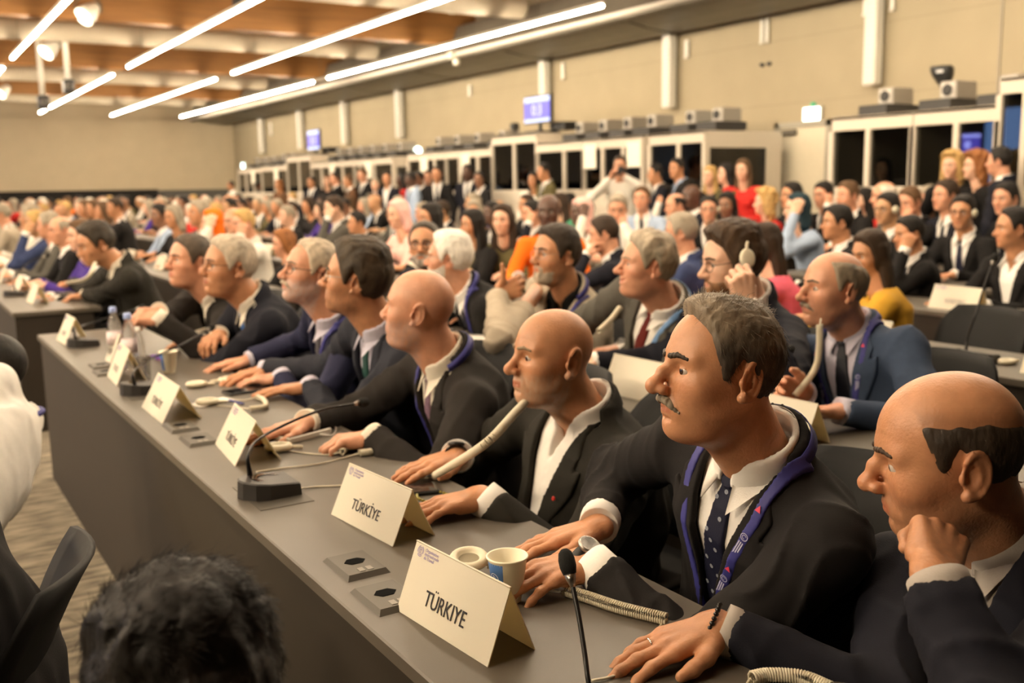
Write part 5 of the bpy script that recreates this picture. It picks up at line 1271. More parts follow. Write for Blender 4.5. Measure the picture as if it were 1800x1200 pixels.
# papers, pen, phones, tablet, badge, bracelet
M_PAPER = mat('paper', (.86, .83, .76), rough=.8); M_SCR = mat('black_glass', (.006, .006, .007), rough=.06)
def slab(name, lab, cat, p, az, dims, m, z0=0.0, face=None):
    r = thing(name, lab, cat, (p[0], p[1], TZ+z0), math.radians(az)); l, w, h = dims; bb = MB(); bb.box((-l/2, -w/2, 0), (l/2, w/2, h), min(h*.3, .003)); bb.build('body_shell' if face else 'sheet', m, r)
    if face: bb = MB(); bb.box((-l/2+.003, -w/2+.003, h), (l/2-.003, w/2-.003, h+.0006)); bb.build('display', face, r)
    return r
slab('paper_sheet', 'folded white paper under an earpiece and a pen', 'paper', pz(372, 708), 20, (.14, .07, .004), M_PAPER)
slab('phone', 'black phone lying before the spread fingers', 'phone', pz(432, 688), 8, (.15, .075, .009), DARKP, face=M_SCR)
slab('phone', 'black phone beside the prayer beads of the goateed man', 'phone', pz(715, 866), 75, (.07, .145, .009), DARKP, face=M_SCR)
slab('phone', 'white phone lying on a power pack beside the coiled cord', 'phone', pz(532, 768), 20, (.155, .075, .018), mat('white_phone', (.68, .64, .56), rough=.3), face=M_SCR)
slab('phone', 'dark phone partly under the stretched right hand', 'phone', pz(482, 765), 25, (.13, .07, .008), METAL, face=M_SCR)
bb = MB(); bb.tube(smooth_path([pz(560, 756)+V(0, 0, .008), pz(575, 748)+V(0, 0, .006), pz(590, 754)+V(0, 0, .004), pz(585, 766)+V(0, 0, .004), pz(563, 768)+V(0, 0, .008)], 8), .0022, 6); tag(bb.build('charging_cable', mat('white_cable', (.75, .72, .66), rough=.4), smooth=True), 'short white charging cable looped from the white phone', 'cable')
bb = MB(); bb.tube([pz(402, 705)+V(0, 0, .005), pz(428, 712)+V(0, 0, .005)], .0035, 8); tag(bb.build('pen', mat('pen_blue', (.05, .06, .25), rough=.3), smooth=True), 'blue pen beside the folded white paper', 'pen')
r = thing('prayer_beads', 'string of olive beads under the hand of the goateed man', 'beads', pz(762, 876))
for k in range(26):
    a = 2*PI*k/26; bb = MB(); bb.lathe([(0, -.004), (.0035, -.002), (.0042, 0), (.0035, .002), (0, .004)], c=(.034*math.cos(a), .048*math.sin(a), .0045), n=8); bb.build('bead', mat('bead_olive', (.30, .26, .06), rough=.25), r, smooth=True)
r = thing('id_badge', 'purple and red badge lanyard bunched beside the paper cup', 'badge', pz(285, 630)); bb = MB(); bb.tube(smooth_path([(-.06, .06, .004), (-.02, .02, .012), (.02, .04, .004), (.05, -.02, .010), (.0, -.05, .006), (-.03, -.02, .008)], 8), .006, 6); bb.build('ribbon', mat('badge_purple', (.20, .08, .45), rough=.6), r, smooth=True); bb = MB(); bb.box((-.02, -.07, 0), (.04, -.035, .006), .002); bb.build('badge_card', mat('badge_red', (.70, .08, .08), rough=.5), r)
for (x, y, az, lab) in ((2.03, 3.62, 12, 'white papers before the man in the beige jacket'), (2.20, 3.98, -20, 'white paper near the white-haired man'), (3.50, 5.0, 10, 'white papers on the third row desk'), (2.14, 5.15, 0, 'white papers at the end of the second row desk')): slab('paper_sheet', lab, 'paper', (x, y), az, (.30, .21, .004), M_PAPER)
slab('booklet', 'dark red booklet beside the white papers of the second row', 'booklet', (2.06, 3.42), 30, (.15, .10, .006), mat('dark_red', (.25, .02, .02), rough=.5))
# white name cards and papers on the desks farther back
cards = [(ROWX[1]+.15, 7.0), (ROWX[1]+.15, 8.2), (ROWX[1]+.15, 9.3), (ROWX[2]+.14, 5.2), (ROWX[2]+.14, 4.3), (ROWX[2]+.15, 7.0), (ROWX[2]+.15, 8.0), (ROWX[2]+.15, 9.2), (ROWX[2]+.15, 10.5), (ROWX[3]+.15, 4.6), (ROWX[3]+.15, 5.3), (ROWX[3]+.15, 7.1), (ROWX[3]+.15, 8.4), (ROWX[3]+.15, 9.9), (ROWX[4]+.15, 4.7), (ROWX[4]+.15, 6.9), (ROWX[4]+.15, 8.3), (ROWX[1]+.15, 10.6), (ROWX[0]+.15, 7.1), (ROWX[0]+.15, 7.9), (ROWX[0]+.15, 8.9)]
for i, (x, y) in enumerate(cards):
    k = int(np.argmin(np.abs(np.array(ROWX)-x+.15)))
    tent(V(x, y+.13, 0), V(x+R_.uniform(-.02, .02), y-.13, 0), 'blank-looking white name card on the %s row desk, %s block, %s along' % (rown[k], 'near' if y < 5.5 else 'second', num[sum(1 for q in cards[:i] if abs(q[0]-x) < .05)]), None, depth=.10, h=.12, logo=False)
# chairs -----------------------------------------------------------------------
M_CHAIR = mat('black_chair', (.008, .008, .008), rough=.6, spec=.25); M_CHEDGE = mat('chair_edge', (.12, .11, .10), rough=.35)
def make_chair(lab):
    """sitter faces +x"""
    r = thing('conference_chair', lab, 'chair', (0, 0, 0), 0, 'black conference chairs')
    def shell(fn, n, m, th, name, mm):
        P = np.array([[fn(i/n, j/m) for j in range(m+1)] for i in range(n+1)]); G = np.gradient(P, axis=0); H_ = np.gradient(P, axis=1); nn = np.cross(G, H_); nn /= np.linalg.norm(nn, axis=2)[..., None]+1e-9
        vs = np.concatenate([P.reshape(-1, 3), (P+nn*th).reshape(-1, 3)]); w = m+1; N_ = (n+1)*w; fs = []
        for i in range(n):
            for j in range(m): a = i*w+j; fs += [(a, a+1, a+w+1, a+w), (N_+a, N_+a+w, N_+a+w+1, N_+a+1)]
        ed = [(i*w, (i+1)*w) for i in range(n)]+[((i+1)*w+m, i*w+m) for i in range(n)]+[(j+1, j) for j in range(m)]+[(n*w+j, n*w+j+1) for j in range(m)]
        fs += [(a, b, N_+b, N_+a) for a, b in ed]; return mesh_obj(name, vs, fs, mm, r)
    def rc(t, s, hw): return hw*(1-.25*max(0, (t-.7)/.3)**2)*(2*s-1)
    shell(lambda s, t: V(-.235-.03*t-.10*t*t+.05*((2*s-1)**2), rc(t, s, .215), .50+.36*t), 10, 10, .012, 'backrest', M_CHAIR)
    shell(lambda s, t: V(.22-.44*t, rc(0, s, .215), .455-.02*math.sin(PI*t)+.012*(2*s-1)**2), 10, 10, .014, 'seat', M_CHAIR)
    for sy in (1, -1):
        bb = MB(); bb.tube(smooth_path([(.17, sy*.17, .448), (.19, sy*.20, .42), (.23, sy*.235, .012)], 5), .011, 8); bb.build('leg', M_CHEDGE, r, smooth=True)
        bb = MB(); bb.tube(smooth_path([(-.16, sy*.17, .448), (-.18, sy*.20, .42), (-.25, sy*.235, .012)], 5), .011, 8); bb.build('leg', M_CHEDGE, r, smooth=True)
        bb = MB(); bb.tube(smooth_path([(-.15, sy*.13, .45), (-.225, sy*.14, .46), (-.26, sy*.14, .58)], 6), .010, 8); bb.build('back_support', M_CHEDGE, r, smooth=True)
    return r

CHAIR0 = make_chair('black chair of the person in the black suit at the left edge, edge on')
CHAIR0.location = (-.11, 1.78, 0); CHAIR0.rotation_euler = (0, 0, PI-.30)
# ================================================================== the people one can tell apart
GREYS = cloth('grey_suit', (.085, .080, .068)); BEIGE = cloth('beige_jacket', (.40, .34, .26)); BLUE = cloth('blue_suit', (.040, .060, .105)); NAVYB = cloth('navy_bright', (.022, .024, .055)); SLATE = cloth('slate_suit', (.024, .026, .036))
WARMB = cloth('warm_black', (.018, .015, .013)); OLIVEB = cloth('olive_black', (.020, .018, .014))
LSHIRT = cloth('lilac_shirt', (.52, .50, .60), .75, .03, 0); BSHIRT = cloth('black_shirt', (.008, .008, .008)); CREAMS = cloth('cream_shirt', (.72, .66, .55), .75, .03, 0); GSHIRT = cloth('grey_shirt', (.40, .36, .32), .75, .03, 0)
T_DOT = cloth('tie_navy', (.012, .013, .030), .5, .05, 0); T_BLUE = cloth('tie_blue', (.03, .11, .34), .45, .05, 0); T_RED = cloth('tie_maroon', (.12, .018, .015), .5); T_GREEN = cloth('tie_green', (.015, .055, .045), .5); T_GREY = cloth('tie_grey', (.075, .07, .08), .5, .3); T_PUR = mat('tie_purple', (.17, .10, .14), rough=.5, noise=.45, nscale=70)
T_BLACK = cloth('tie_black', (.010, .011, .018), .5)
def person(label, s, at=None, group=None):
    if s.get('adj', True):
        s['H'] = CAM+(np.asarray(s['H'], float)-CAM)*1.065; s['hs'] = s.get('hs', 1.)*.93
        n_ = s.get('nk', (-.05, 0, -.178)); s['nk'] = (n_[0]-.022, n_[1], n_[2]+.030); g_ = s['gaze']; s['gaze'] = (g_[0], g_[1]-s.get('lift', 9), g_[2])
    P = np.asarray(s['P'], float); root = thing('person', label, 'person', (P[0], P[1], 0), 0, group)
    s['rootobj'] = root; s['root'] = (P[0], P[1], 0); r = hero(s); r['root'] = root; r['o'] = V(P[0], P[1], 0); r['spec'] = s
    return r
def decal(r, par, name, verts2, faces, y, z, m, off=.012, size=1., ang=0.):
    """small flat mark laid on the chest"""
    p, n = r['surf'](y, z, off); up = r['TM'][:, 2]; x = nrm(np.cross(up, n)); u = np.cross(n, x); c, s = math.cos(ang), math.sin(ang)
    v = np.array([p+size*((a*c-b*s)*x+(a*s+b*c)*u)+n*(.0008+cc) for a, b, *t in verts2 for cc in [t[0] if t else 0]])
    return mesh_obj(name, v, faces, m, par, smooth=False)
def ring2(r0, r1, n=18, a0=0, a1=2*PI):
    vs = []
    for k in range(n+1): a = a0+(a1-a0)*k/n; vs += [(r0*math.cos(a), r0*math.sin(a)), (r1*math.cos(a), r1*math.sin(a))]
    return vs, [(2*k, 2*k+1, 2*k+3, 2*k+2) for k in range(n)]
def pin(r, y, z, m, off=.016, sz=.008):
    vs = []; fs = []
    vs = [(sz*math.cos(2*PI*k/8), sz*math.sin(2*PI*k/8), 0) for k in range(8)]+[(.7*sz*math.cos(2*PI*k/8), .7*sz*math.sin(2*PI*k/8), .003) for k in range(8)]
    fs = [(k, (k+1) % 8, 8+(k+1) % 8, 8+k) for k in range(8)]+[tuple(8+k for k in range(8))]
    decal(r, r['made']['jacket'], 'lapel_pin', vs, fs, y, z, m, off)
def lany_marks(r, pts, off=.0125, w=.010):
    par = r['made']['lanyard']
    for k, (y, z, a) in enumerate(pts):
        if k % 2 == 0: decal(r, par, 'printed_triangle', [(-.006, -.005), (.006, -.005), (0, .007)], [(0, 1, 2)], y, z, LANYR, off, 1, a)
        else:
            vs, fs = ring2(.0062, .0075); v2, f2 = ring2(.0032, .0042, 14, .5, 5.2); n = len(vs); decal(r, par, 'printed_emblem', vs+v2, fs+[tuple(i+n for i in f) for f in f2], y, z, LANYW, off, 1, a)
            vs, fs = [], []
            for q, (h, l) in enumerate(((0, .026), (.004, .022), (-.004, .03))):
                o = len(vs); vs += [(h-.0011, -.012-l), (h+.0011, -.012-l), (h+.0011, -.012), (h-.0011, -.012)]; fs.append((o, o+1, o+2, o+3))
            decal(r, par, 'printed_lines', vs, fs, y, z, LANYW, off, 1, a)
def watch(r, side, m_strap, m_case, m_face, back=.012, sz=1.):
    W = r['W'][side]; E = r['E'][side]; d = nrm(W-E); a = r['spec']['arms'][side]; u = nrm(np.asarray(a['u'], float)-np.dot(a['u'], d)*d); x = np.cross(u, d); c = W+d*back; o = r['root']
    bb = MB(); R1 = .0285*sz
    vs = []
    for k in range(28):
        th = 2*PI*k/28
        for dd, rr in ((-.010, R1), (.010, R1), (.010, R1-.003), (-.010, R1-.003)): vs.append(c+d*dd+rr*(math.cos(th)*x*1.05+math.sin(th)*u*.86))
    bb.add(vs, [(4*k+j, 4*((k+1) % 28)+j, 4*((k+1) % 28)+(j+1) % 4, 4*k+(j+1) % 4) for k in range(28) for j in range(4)]); w = bb.build('wrist_watch', m_strap, o, smooth=True)
    cc = c+u*(R1*.86-.002); bb = MB(); bb.lathe([(.019, 0), (.0205, .003), (.0205, .007), (.018, .009), (.0165, .0085)], c=cc, axis=u, n=24); bb.build('watch_case', m_case, w, smooth=True)
    bb = MB(); bb.lathe([(0, .0085), (.0168, .0085)], c=cc, axis=u, n=24); bb.build('watch_dial', m_face, w)
    return w
WHITEF = mat('watch_white', (.85, .83, .80), rough=.3); LEATHER = mat('strap_leather', (.012, .010, .009), rough=.5); GOLD = mat('gold', (.75, .50, .18), rough=.25, metal=1); PINR = mat('pin_red', (.55, .04, .03), rough=.4)
def seatP(row, y, dx=.30, z=.54): return V(ROWX[row]+TD+dx, y, z)
def wz(x, y, dz=.040): return on_z(x, y, TZ+dz)
FLAT = [(3, 7, 4)]; RELAX = [(8, 14, 10)]; CURL = [(30, 45, 25)]; FIST = [(62, 88, 50)]
HERO = {}
# -- front row, nearest first
H = at_t(1672, 800, 1.44); W = at_t(1268, 1098, 1.36)
W = wz(1262, 1100, .040)
fistW = at_t(1645, 1010, 1.26)
HERO['fist'] = person('bald man resting his cheek on his fist, large at the right edge', dict(adj=False, P=V(1.46, .78, .54), H=H, gaze=(view_az(H, 82), 10, 4), taz=172, nk=(-.105, 0, -.135), skin=SK['tan'], cloth=NAVY, shirt=GSHIRT, hr=.003, br=.007, bulk=1.06, belly=.03, hs=1.02,
    q=dict(age=.9, nose=.006, hook=1, fat=.5, eye=.0030, stubble=.35, red=.7, scalp=.5, scalpstyle='fringe', scalpcol=(.42, .36, .32)), hair=dict(style='lowfringe', t=.004, top=0, col=(.030, .020, .013), nz=.0012, nf=220, strands=6000, lift=.12, slen=.010, edge=.003, side=(.035, .024, .016)), brow=(.05, .03, .018), look=(1, 0, -.12),
    arms=dict(L=dict(W=fistW, E=at_t(1745, 1270, 1.14), f=at_t(1655, 905, 1.36)-fistW, u=V(-.62, -.70, .1), c=[(72, 95, 55), (74, 95, 55), (76, 95, 55), (80, 95, 55)], t='tuck'),
              R=dict(W=W, f=wz(1120, 1150, .02)-W, u=V(0, 0, 1), c=[(8, 16, 10), (4, 12, 8), (6, 14, 10), (10, 18, 12)], t='rest', sp=.8, pole=(-.1, .9, -.5))), shiftR=(.05, -.02), shiftL=(.03, .0), cuff=.048, cuffout=.014))
H = at_t(1268, 655, 1.56); WL = wz(1035, 985, .045); WR = wz(1052, 925, .05)
HERO['moustache'] = person('grey-haired man with a moustache, dark suit and blue lanyard, hands crossed on the desk', dict(P=V(1.38, 1.30, .54), H=H, gaze=(view_az(H, 68), 3, -3), taz=178, nk=(-.070, 0, -.180), hs=1.05, skin=SK['tan'], cloth=CHAR, shirt=SHIRT, tie=T_DOT, hr=.0026, br=.006, dr=.0036, sr=.0048, bulk=1.07, vz=.30, vw=.082,
    q=dict(age=.85, hook=1, nose=.007, nosew=1.08, eye=.0038, jaw=1.05, fat=.25, red=.6, frown=1), hair=dict(style='recede', t=.007, top=.006, quiff=.010, col=(.21, .165, .115), side=(.040, .030, .022), sz=.040, strands=11000, slen=.016, lift=.10, var=.35, nz=.0014, nf=260), brow=(.035, .024, .016), must=(.22, .18, .13), look=(.93, .2, -.05), broww=1.1,
    lanyard=[[(.090, .025), (.086, -.055), (.060, -.155), (.030, -.24), (.012, -.30)], [(-.090, .025), (-.086, -.055), (-.060, -.155), (-.030, -.24), (-.012, -.30)]], lw=.0095,
    arms=dict(L=dict(W=WL, f=V(-1, .14, -.10), u=V(0, -.15, 1), c=[(6, 12, 8), (5, 10, 8), (8, 14, 10), (14, 18, 12)], t='side', sp=.7, pole=(.1, .75, -.8)), R=dict(W=WR, f=wz(915, 955, .02)-WR+V(0, -.02, 0), u=V(0, .1, 1), c=[(5, 10, 6)], t='rest', sp=.9, pole=(.2, -.8, -.6))), cuff=.066, cuffout=.034))
H = at_t(972, 628, 2.22); WL = wz(846, 872, .035); WR = wz(803, 800, .035)
HERO['goatee'] = person('bald man with a white goatee, open white collar and black jacket', dict(P=V(1.48, 1.98, .54), H=H, gaze=(view_az(H, 66), 5, 0), taz=176, nk=(-.070, 0, -.170), hs=1.03, skin=SK['tan'], cloth=OLIVEB, shirt=SHIRT, sclosed=False, hr=.003, br=.007, dr=.0045, sr=.005, bulk=1.14, belly=.045, vz=.16, vw=.085, open=.012,
    q=dict(age=.9, nose=.003, nosew=1.1, fat=.8, jaw=1.06, stubble=.62, stubcol=(1.0, 1.5, 2.1), eye=.0036, red=.6, ear=1.08), brow=(.22, .15, .09), look=(.95, .1, -.1),
    arms=dict(L=dict(W=WL, f=V(-1, .16, -.08), u=V(0, 0, 1), c=RELAX, t='side', sp=.6, pole=(.2, .7, -.8)), R=dict(W=WR, f=wz(690, 838, .02)-WR, u=V(0, 0, 1), c=FLAT, t='rest', sp=.7, pole=(.2, -.8, -.6))), cuff=.060, cuffout=.028))
H = at_t(738, 545, 2.66); WL = wz(655, 768, .035); WR = wz(540, 742, .035)
HERO['beard'] = person('bald man with a short grey beard turned away, dark suit and purple tie', dict(P=V(1.52, 2.55, .54), H=H, gaze=(view_az(H, 108), 2, 0), taz=172, nk=(-.055, 0, -.180), hs=1.03, skin=SK['rosy'], cloth=WARMB, shirt=CREAMS, tie=T_PUR, hr=.0032, br=.0075, dr=.005, sr=.006, bulk=1.06, vz=.2, vw=.088,
    q=dict(age=.7, fat=.4, red=.5, stubble=.65, stubcol=(.72, 1.0, 1.4), scalp=.10, scalpstyle='fringe', nose=-.002), brow=(.25, .18, .11),
    lanyard=[[(-.088, .02), (-.075, -.08), (-.045, -.2), (-.030, -.36)]],
    arms=dict(L=dict(W=WL, f=V(-.8, .35, -.05), u=V(0, 0, 1), c=CURL, t='tuck', pole=(.1, .8, -.6)), R=dict(W=WR, f=wz(445, 768, .015)-WR, u=V(0, 0, 1), c=FLAT, t='rest', sp=.9, pole=(.2, -.8, -.6)))))
H = at_t(628, 492, 3.02); WL = wz(545, 678, .035); WR = wz(470, 660, .035)
HERO['dark'] = person('dark-haired man with glasses and green tie looking away, dark blue suit', dict(P=V(1.54, 3.10, .54), H=H, gaze=(view_az(H, 104), 0, 0), taz=178, nk=(-.055, 0, -.182), hs=1.06, skin=SK['tan'], cloth=SLATE, shirt=LSHIRT, tie=T_GREEN, hr=.0036, br=.008, dr=.0055, sr=.007, bulk=1.0, vz=.18,
    q=dict(age=.4, stubble=.45, red=.5, nose=.002), hair=dict(style='full', t=.016, top=.014, col=(.050, .036, .022), var=.4, nz=.0025, strands=2500, slen=.02, lift=.15), brow=(.05, .035, .02), glasses=dict(m=METAL, t=.0013),
    arms=dict(L=dict(W=WL, f=wz(452, 690, .02)-WL, u=V(0, 0, 1), c=FLAT, t='rest', sp=.9, pole=(.2, .7, -.7)), R=dict(W=WR+V(.03, .12, 0), f=V(-1, -.1, -.1), u=V(0, 0, 1), c=RELAX, pole=(.2, -.8, -.6)))))
H = at_t(548, 480, 3.36); WL = wz(495, 662, .035); WR = wz(440, 632, .035)
HERO['glasses'] = person('grey-haired man with glasses and white goatee beside the dark-haired man', dict(P=V(1.56, 3.62, .54), H=H, gaze=(view_az(H, 72), -4, 0), taz=176, nk=(-.055, 0, -.182), hs=1.04, skin=SK['rosy'], cloth=NAVYB, shirt=LSHIRT, tie=T_GREY, hr=.0036, br=.008, dr=.0055, sr=.007, bulk=1.0, vz=.14,
    q=dict(age=.6, red=.6, stubble=.8, stubcol=(1.0, 1.6, 2.4)), must=(.5, .42, .32), hair=dict(style='recede', t=.008, top=.004, col=(.46, .38, .28), var=.3, strands=1200), brow=(.2, .15, .1), glasses=dict(m=DARKP, t=.0014), lanyard=[[(.088, .02), (.08, -.06), (.045, -.2), (.025, -.40)]],
    arms=dict(L=dict(W=WL, f=wz(432, 668, .02)-WL, u=V(0, 0, 1), c=RELAX, pole=(.2, .7, -.7)), R=dict(W=WR, f=wz(370, 643, .02)-WR, u=V(0, 0, 1), c=RELAX, t='rest', pole=(.2, -.8, -.6)))))
H = at_t(403, 470, 3.92); WL = wz(378, 590, .05); WR = wz(398, 574, .05)
HERO['bluetie'] = person('grey-haired man with glasses and bright blue tie, arms folded on the desk', dict(P=V(1.52, 4.20, .54), H=H, gaze=(view_az(H, 70), 2, 0), taz=178, nk=(-.07, 0, -.175), hs=1.1, skin=SK['tan'], cloth=NAVY, shirt=CREAMS, tie=T_BLUE, hr=.004, br=.009, dr=.006, sr=.008, bulk=1.08, vz=.2,
    q=dict(age=.7, red=.7, stubble=.2, stubcol=(.6, .58, .56), fat=.4), hair=dict(style='full', t=.012, top=.006, col=(.44, .37, .28), var=.3, strands=1500), brow=(.15, .1, .07), glasses=dict(m=DARKP, t=.0014),
    arms=dict(L=dict(W=wz(352, 600, .05), f=V(-.55, .75, -.08), u=V(0, 0, 1), c=RELAX, pole=(.1, .9, -.5)), R=dict(W=wz(385, 588, .09), f=V(-.6, -.7, -.1), u=V(0, 0, 1), c=CURL, pole=(.2, -.8, -.6)))))
H = at_t(335, 460, 4.25); W1 = at_t(282, 560, 4.20)
HERO['clasped'] = person('dark-haired man with ruddy face and open collar, hands clasped on the desk', dict(P=V(1.50, 4.78, .54), H=H, gaze=(view_az(H, 64), 2, 0), taz=178, nk=(-.07, 0, -.178), hs=1.04, skin=SK['rosy'], cloth=WARMB, shirt=CREAMS, sclosed=False, hr=.004, br=.009, dr=.006, sr=.008, vz=.25,
    q=dict(age=.5, red=.9, fat=.2), hair=dict(style='full', t=.008, top=.006, col=(.075, .055, .038), var=.3, strands=1200), brow=(.06, .04, .03),
    arms=dict(L=dict(W=W1, f=V(-.85, .35, .15), u=V(-.2, -.4, .9), c=[(50, 60, 30)], t='tuck', pole=(.1, .8, -.6)), R=dict(W=W1+V(.02, .10, .02), f=V(-.9, -.35, .1), u=V(0, .3, 1), c=[(45, 60, 30)], t='tuck', pole=(.2, -.8, -.6))), cuffout=.03))
# -- second row
H = at_t(1466, 508, 2.92); WL = on_x(1478, 720, 2.20); WR = at_t(1412, 690, 2.92)
HERO['bluesuit'] = person('smiling balding man in a blue suit with a purple lanyard, second row', dict(P=V(2.66, 2.02, .54), H=H, gaze=(view_az(H, 62), 6, 0), taz=186, nk=(-.085, 0, -.168), hs=1.04, skin=SK['rosy'], cloth=BLUE, shirt=LSHIRT, tie=T_BLACK, hr=.0036, br=.0075, dr=.005, sr=.006, bulk=1.06, belly=.03, vz=.2, vw=.085,
    q=dict(age=.6, nose=.005, hook=1, fat=.6, smile=.8, stubble=.35, stubcol=(.62, .6, .58), red=.7, eye=.0036), hair=dict(style='fringe', t=.008, top=.002, col=(.23, .185, .13), var=.35, strands=2500, slen=.014), brow=(.12, .085, .06), must=(.28, .23, .17),
    lanyard=[[(.090, .025), (.085, -.07), (.052, -.19), (.034, -.40)], [(-.090, .025), (-.085, -.07), (-.052, -.19), (-.045, -.40)]],
    arms=dict(L=dict(W=wz(1478, 722, .055), f=V(-1, .10, .12), u=V(.1, .1, 1), c=[(-2, 8, 5)], t='side', sp=.5, pole=(.2, .7, -.7)), R=dict(W=WR, f=V(-1, .0, .25), u=V(.1, .8, .2), c=[(20, 30, 20), (25, 35, 20), (30, 40, 25), (35, 45, 25)], t='rest', pole=(.2, -.8, -.6)))))
H = at_t(1288, 462, 3.22); WL = at_t(1312, 540, 3.02)
HERO['headset'] = person('bearded young man with glasses holding an earpiece to his ear, second row', dict(P=V(2.70, 2.62, .54), H=H, gaze=(view_az(H, 68), 14, 0), taz=186, nk=(-.085, 0, -.165), hs=1.1, skin=SK['light'], cloth=NAVY, shirt=SHIRT, hr=.0036, br=.008, dr=.006, sr=.007, bulk=1.05,
    q=dict(age=.2, red=.4), hair=dict(style='full', t=.016, top=.016, col=(.060, .036, .020), var=.45, nz=.003, strands=2500, slen=.02), brow=(.06, .035, .02), beard=dict(col=(.22, .11, .05), t=.005), glasses=dict(m=DARKP, t=.0014),
    arms=dict(L=dict(W=WL, E=at_t(1395, 690, 2.98), f=V(-.12, .16, 1), u=V(-.45, -.85, .1), c=[(50, 55, 30), (55, 60, 30), (60, 60, 30), (62, 62, 30)], t='tuck'), R=dict(W=V(2.2, 2.95, TZ+.04), f=V(-1, 0, 0), u=V(0, 0, 1), c=RELAX))))
H = at_t(1138, 468, 3.46); WL = wz(1092, 612, .045)
HERO['laugh'] = person('laughing man with wavy grey hair, grey suit and maroon tie', dict(P=V(2.70, 3.18, .54), H=H, gaze=(view_az(H, 76), 2, 0), taz=184, nk=(-.075, 0, -.172), hs=1.05, skin=SK['rosy'], cloth=GREYS, shirt=SHIRT, tie=T_RED, hr=.0036, br=.008, dr=.005, sr=.006, bulk=1.08, vz=.16,
    q=dict(age=.9, smile=1.2, mouth=.006, fat=.4, red=.9, nose=.004, eye=.0028), hair=dict(style='full', t=.013, top=.010, col=(.42, .35, .26), side=(.25, .21, .15), var=.35, curl=.004, strands=2500, slen=.016), brow=(.3, .24, .17), lanyard=[[(.090, .025), (.075, -.10), (.05, -.24), (.045, -.40)]], lanmat=mat('lanyard_pale', (.16, .30, .55), rough=.6),
    arms=dict(L=dict(W=WL, f=V(-1, .1, -.05), u=V(0, 0, 1), c=RELAX, pole=(.2, .8, -.6)), R=dict(W=V(2.16, 3.4, TZ+.04), f=V(-1, -.2, 0), u=V(0, 0, 1), c=RELAX, pole=(.1, -.8, -.6))), cuff=.05))
H = at_t(978, 450, 4.05); WR = at_t(872, 520, 4.10)
HERO['thumb'] = person('dark-haired man in a beige jacket and black shirt raising his thumb', dict(P=V(2.74, 3.76, .54), H=H, gaze=(view_az(H, 58), 3, 0), taz=190, nk=(-.05, 0, -.185), hs=1.1, skin=SK['tan'], cloth=BEIGE, shirt=BSHIRT, sclosed=False, hr=.004, br=.008, dr=.0055, sr=.007, bulk=1.1, vz=.22,
    q=dict(age=.4, fat=.4, stubble=.4), hair=dict(style='full', t=.012, top=.010, col=(.032, .022, .014), strands=1500), brow=(.03, .02, .013), beard=dict(col=(.40, .33, .25), t=.002, line=[-.06, -.06, -.066, -.07, -.066], back=.04), glasses=dict(m=METAL, t=.0011), lanyard=[[(.10, .0), (.06, -.14), (.03, -.30)]],
    arms=dict(R=dict(W=WR, E=on_z(880, 600, .86)*V(1, 1, 1), f=CR*.8+CU*.35, u=-CC+CR*.2, c=[(60, 80, 45), (62, 84, 45), (66, 86, 45), (70, 86, 45)], t='up', size=1.08), L=dict(W=V(2.18, 3.42, TZ+.04), f=V(-1, .1, 0), u=V(0, 0, 1), c=RELAX))))
H = at_t(790, 455, 4.45)
HERO['white'] = person('white-haired man in a black jacket with a purple lanyard, turned to his neighbour', dict(P=V(2.66, 4.15, .54), H=H, gaze=(view_az(H, 102), 4, 0), taz=172, nk=(-.06, 0, -.18), hs=1.08, skin=SK['rosy'], cloth=BLACK, shirt=SHIRT, tie=T_BLACK, hr=.004, br=.009, dr=.006, sr=.008, bulk=1.05,
    q=dict(age=.8, red=1., fat=.3), hair=dict(style='full', t=.014, top=.010, col=(.78, .74, .66), var=.12, strands=1500), brow=(.6, .55, .45), beard=dict(col=(.62, .56, .48), t=.004), glasses=dict(m=METAL, t=.0011), lanyard=[[(.090, .03), (.09, -.06), (.06, -.20), (.05, -.42)]],
    arms=dict(L=dict(W=on_z(842, 552, .80), f=V(-.9, .5, -.1), u=V(0, 0, 1), c=RELAX, pole=(.2, .8, -.6)), R=dict(W=V(2.14, 4.4, TZ+.04), f=V(-1, 0, 0), u=V(0, 0, 1), c=RELAX))))
H = at_t(747, 432, 4.95)
HERO['spect'] = person('man with dark square glasses and grey beard facing the camera, behind the white-haired man', dict(P=V(2.72, 4.95, .54), H=H, gaze=(view_az(H, 14), 4, 0), taz=205, nk=(-.05, 0, -.182), hs=1.06, skin=SK['tan'], cloth=NAVY, shirt=BSHIRT, sclosed=False, hr=.0045, br=.010, dr=.008, sr=.01,
    q=dict(age=.6, red=.6), hair=dict(style='recede', t=.010, top=.006, col=(.06, .05, .04)), brow=(.05, .04, .03), beard=dict(col=(.30, .26, .22), t=.006), glasses=dict(m=DARKP, t=.0024, sq=True),
    arms=dict(L=dict(W=V(2.14, 4.8, TZ+.04), f=V(-1, 0, 0), u=V(0, 0, 1), c=RELAX), R=dict(W=V(2.14, 5.15, TZ+.04), f=V(-1, 0, 0), u=V(0, 0, 1), c=RELAX))))
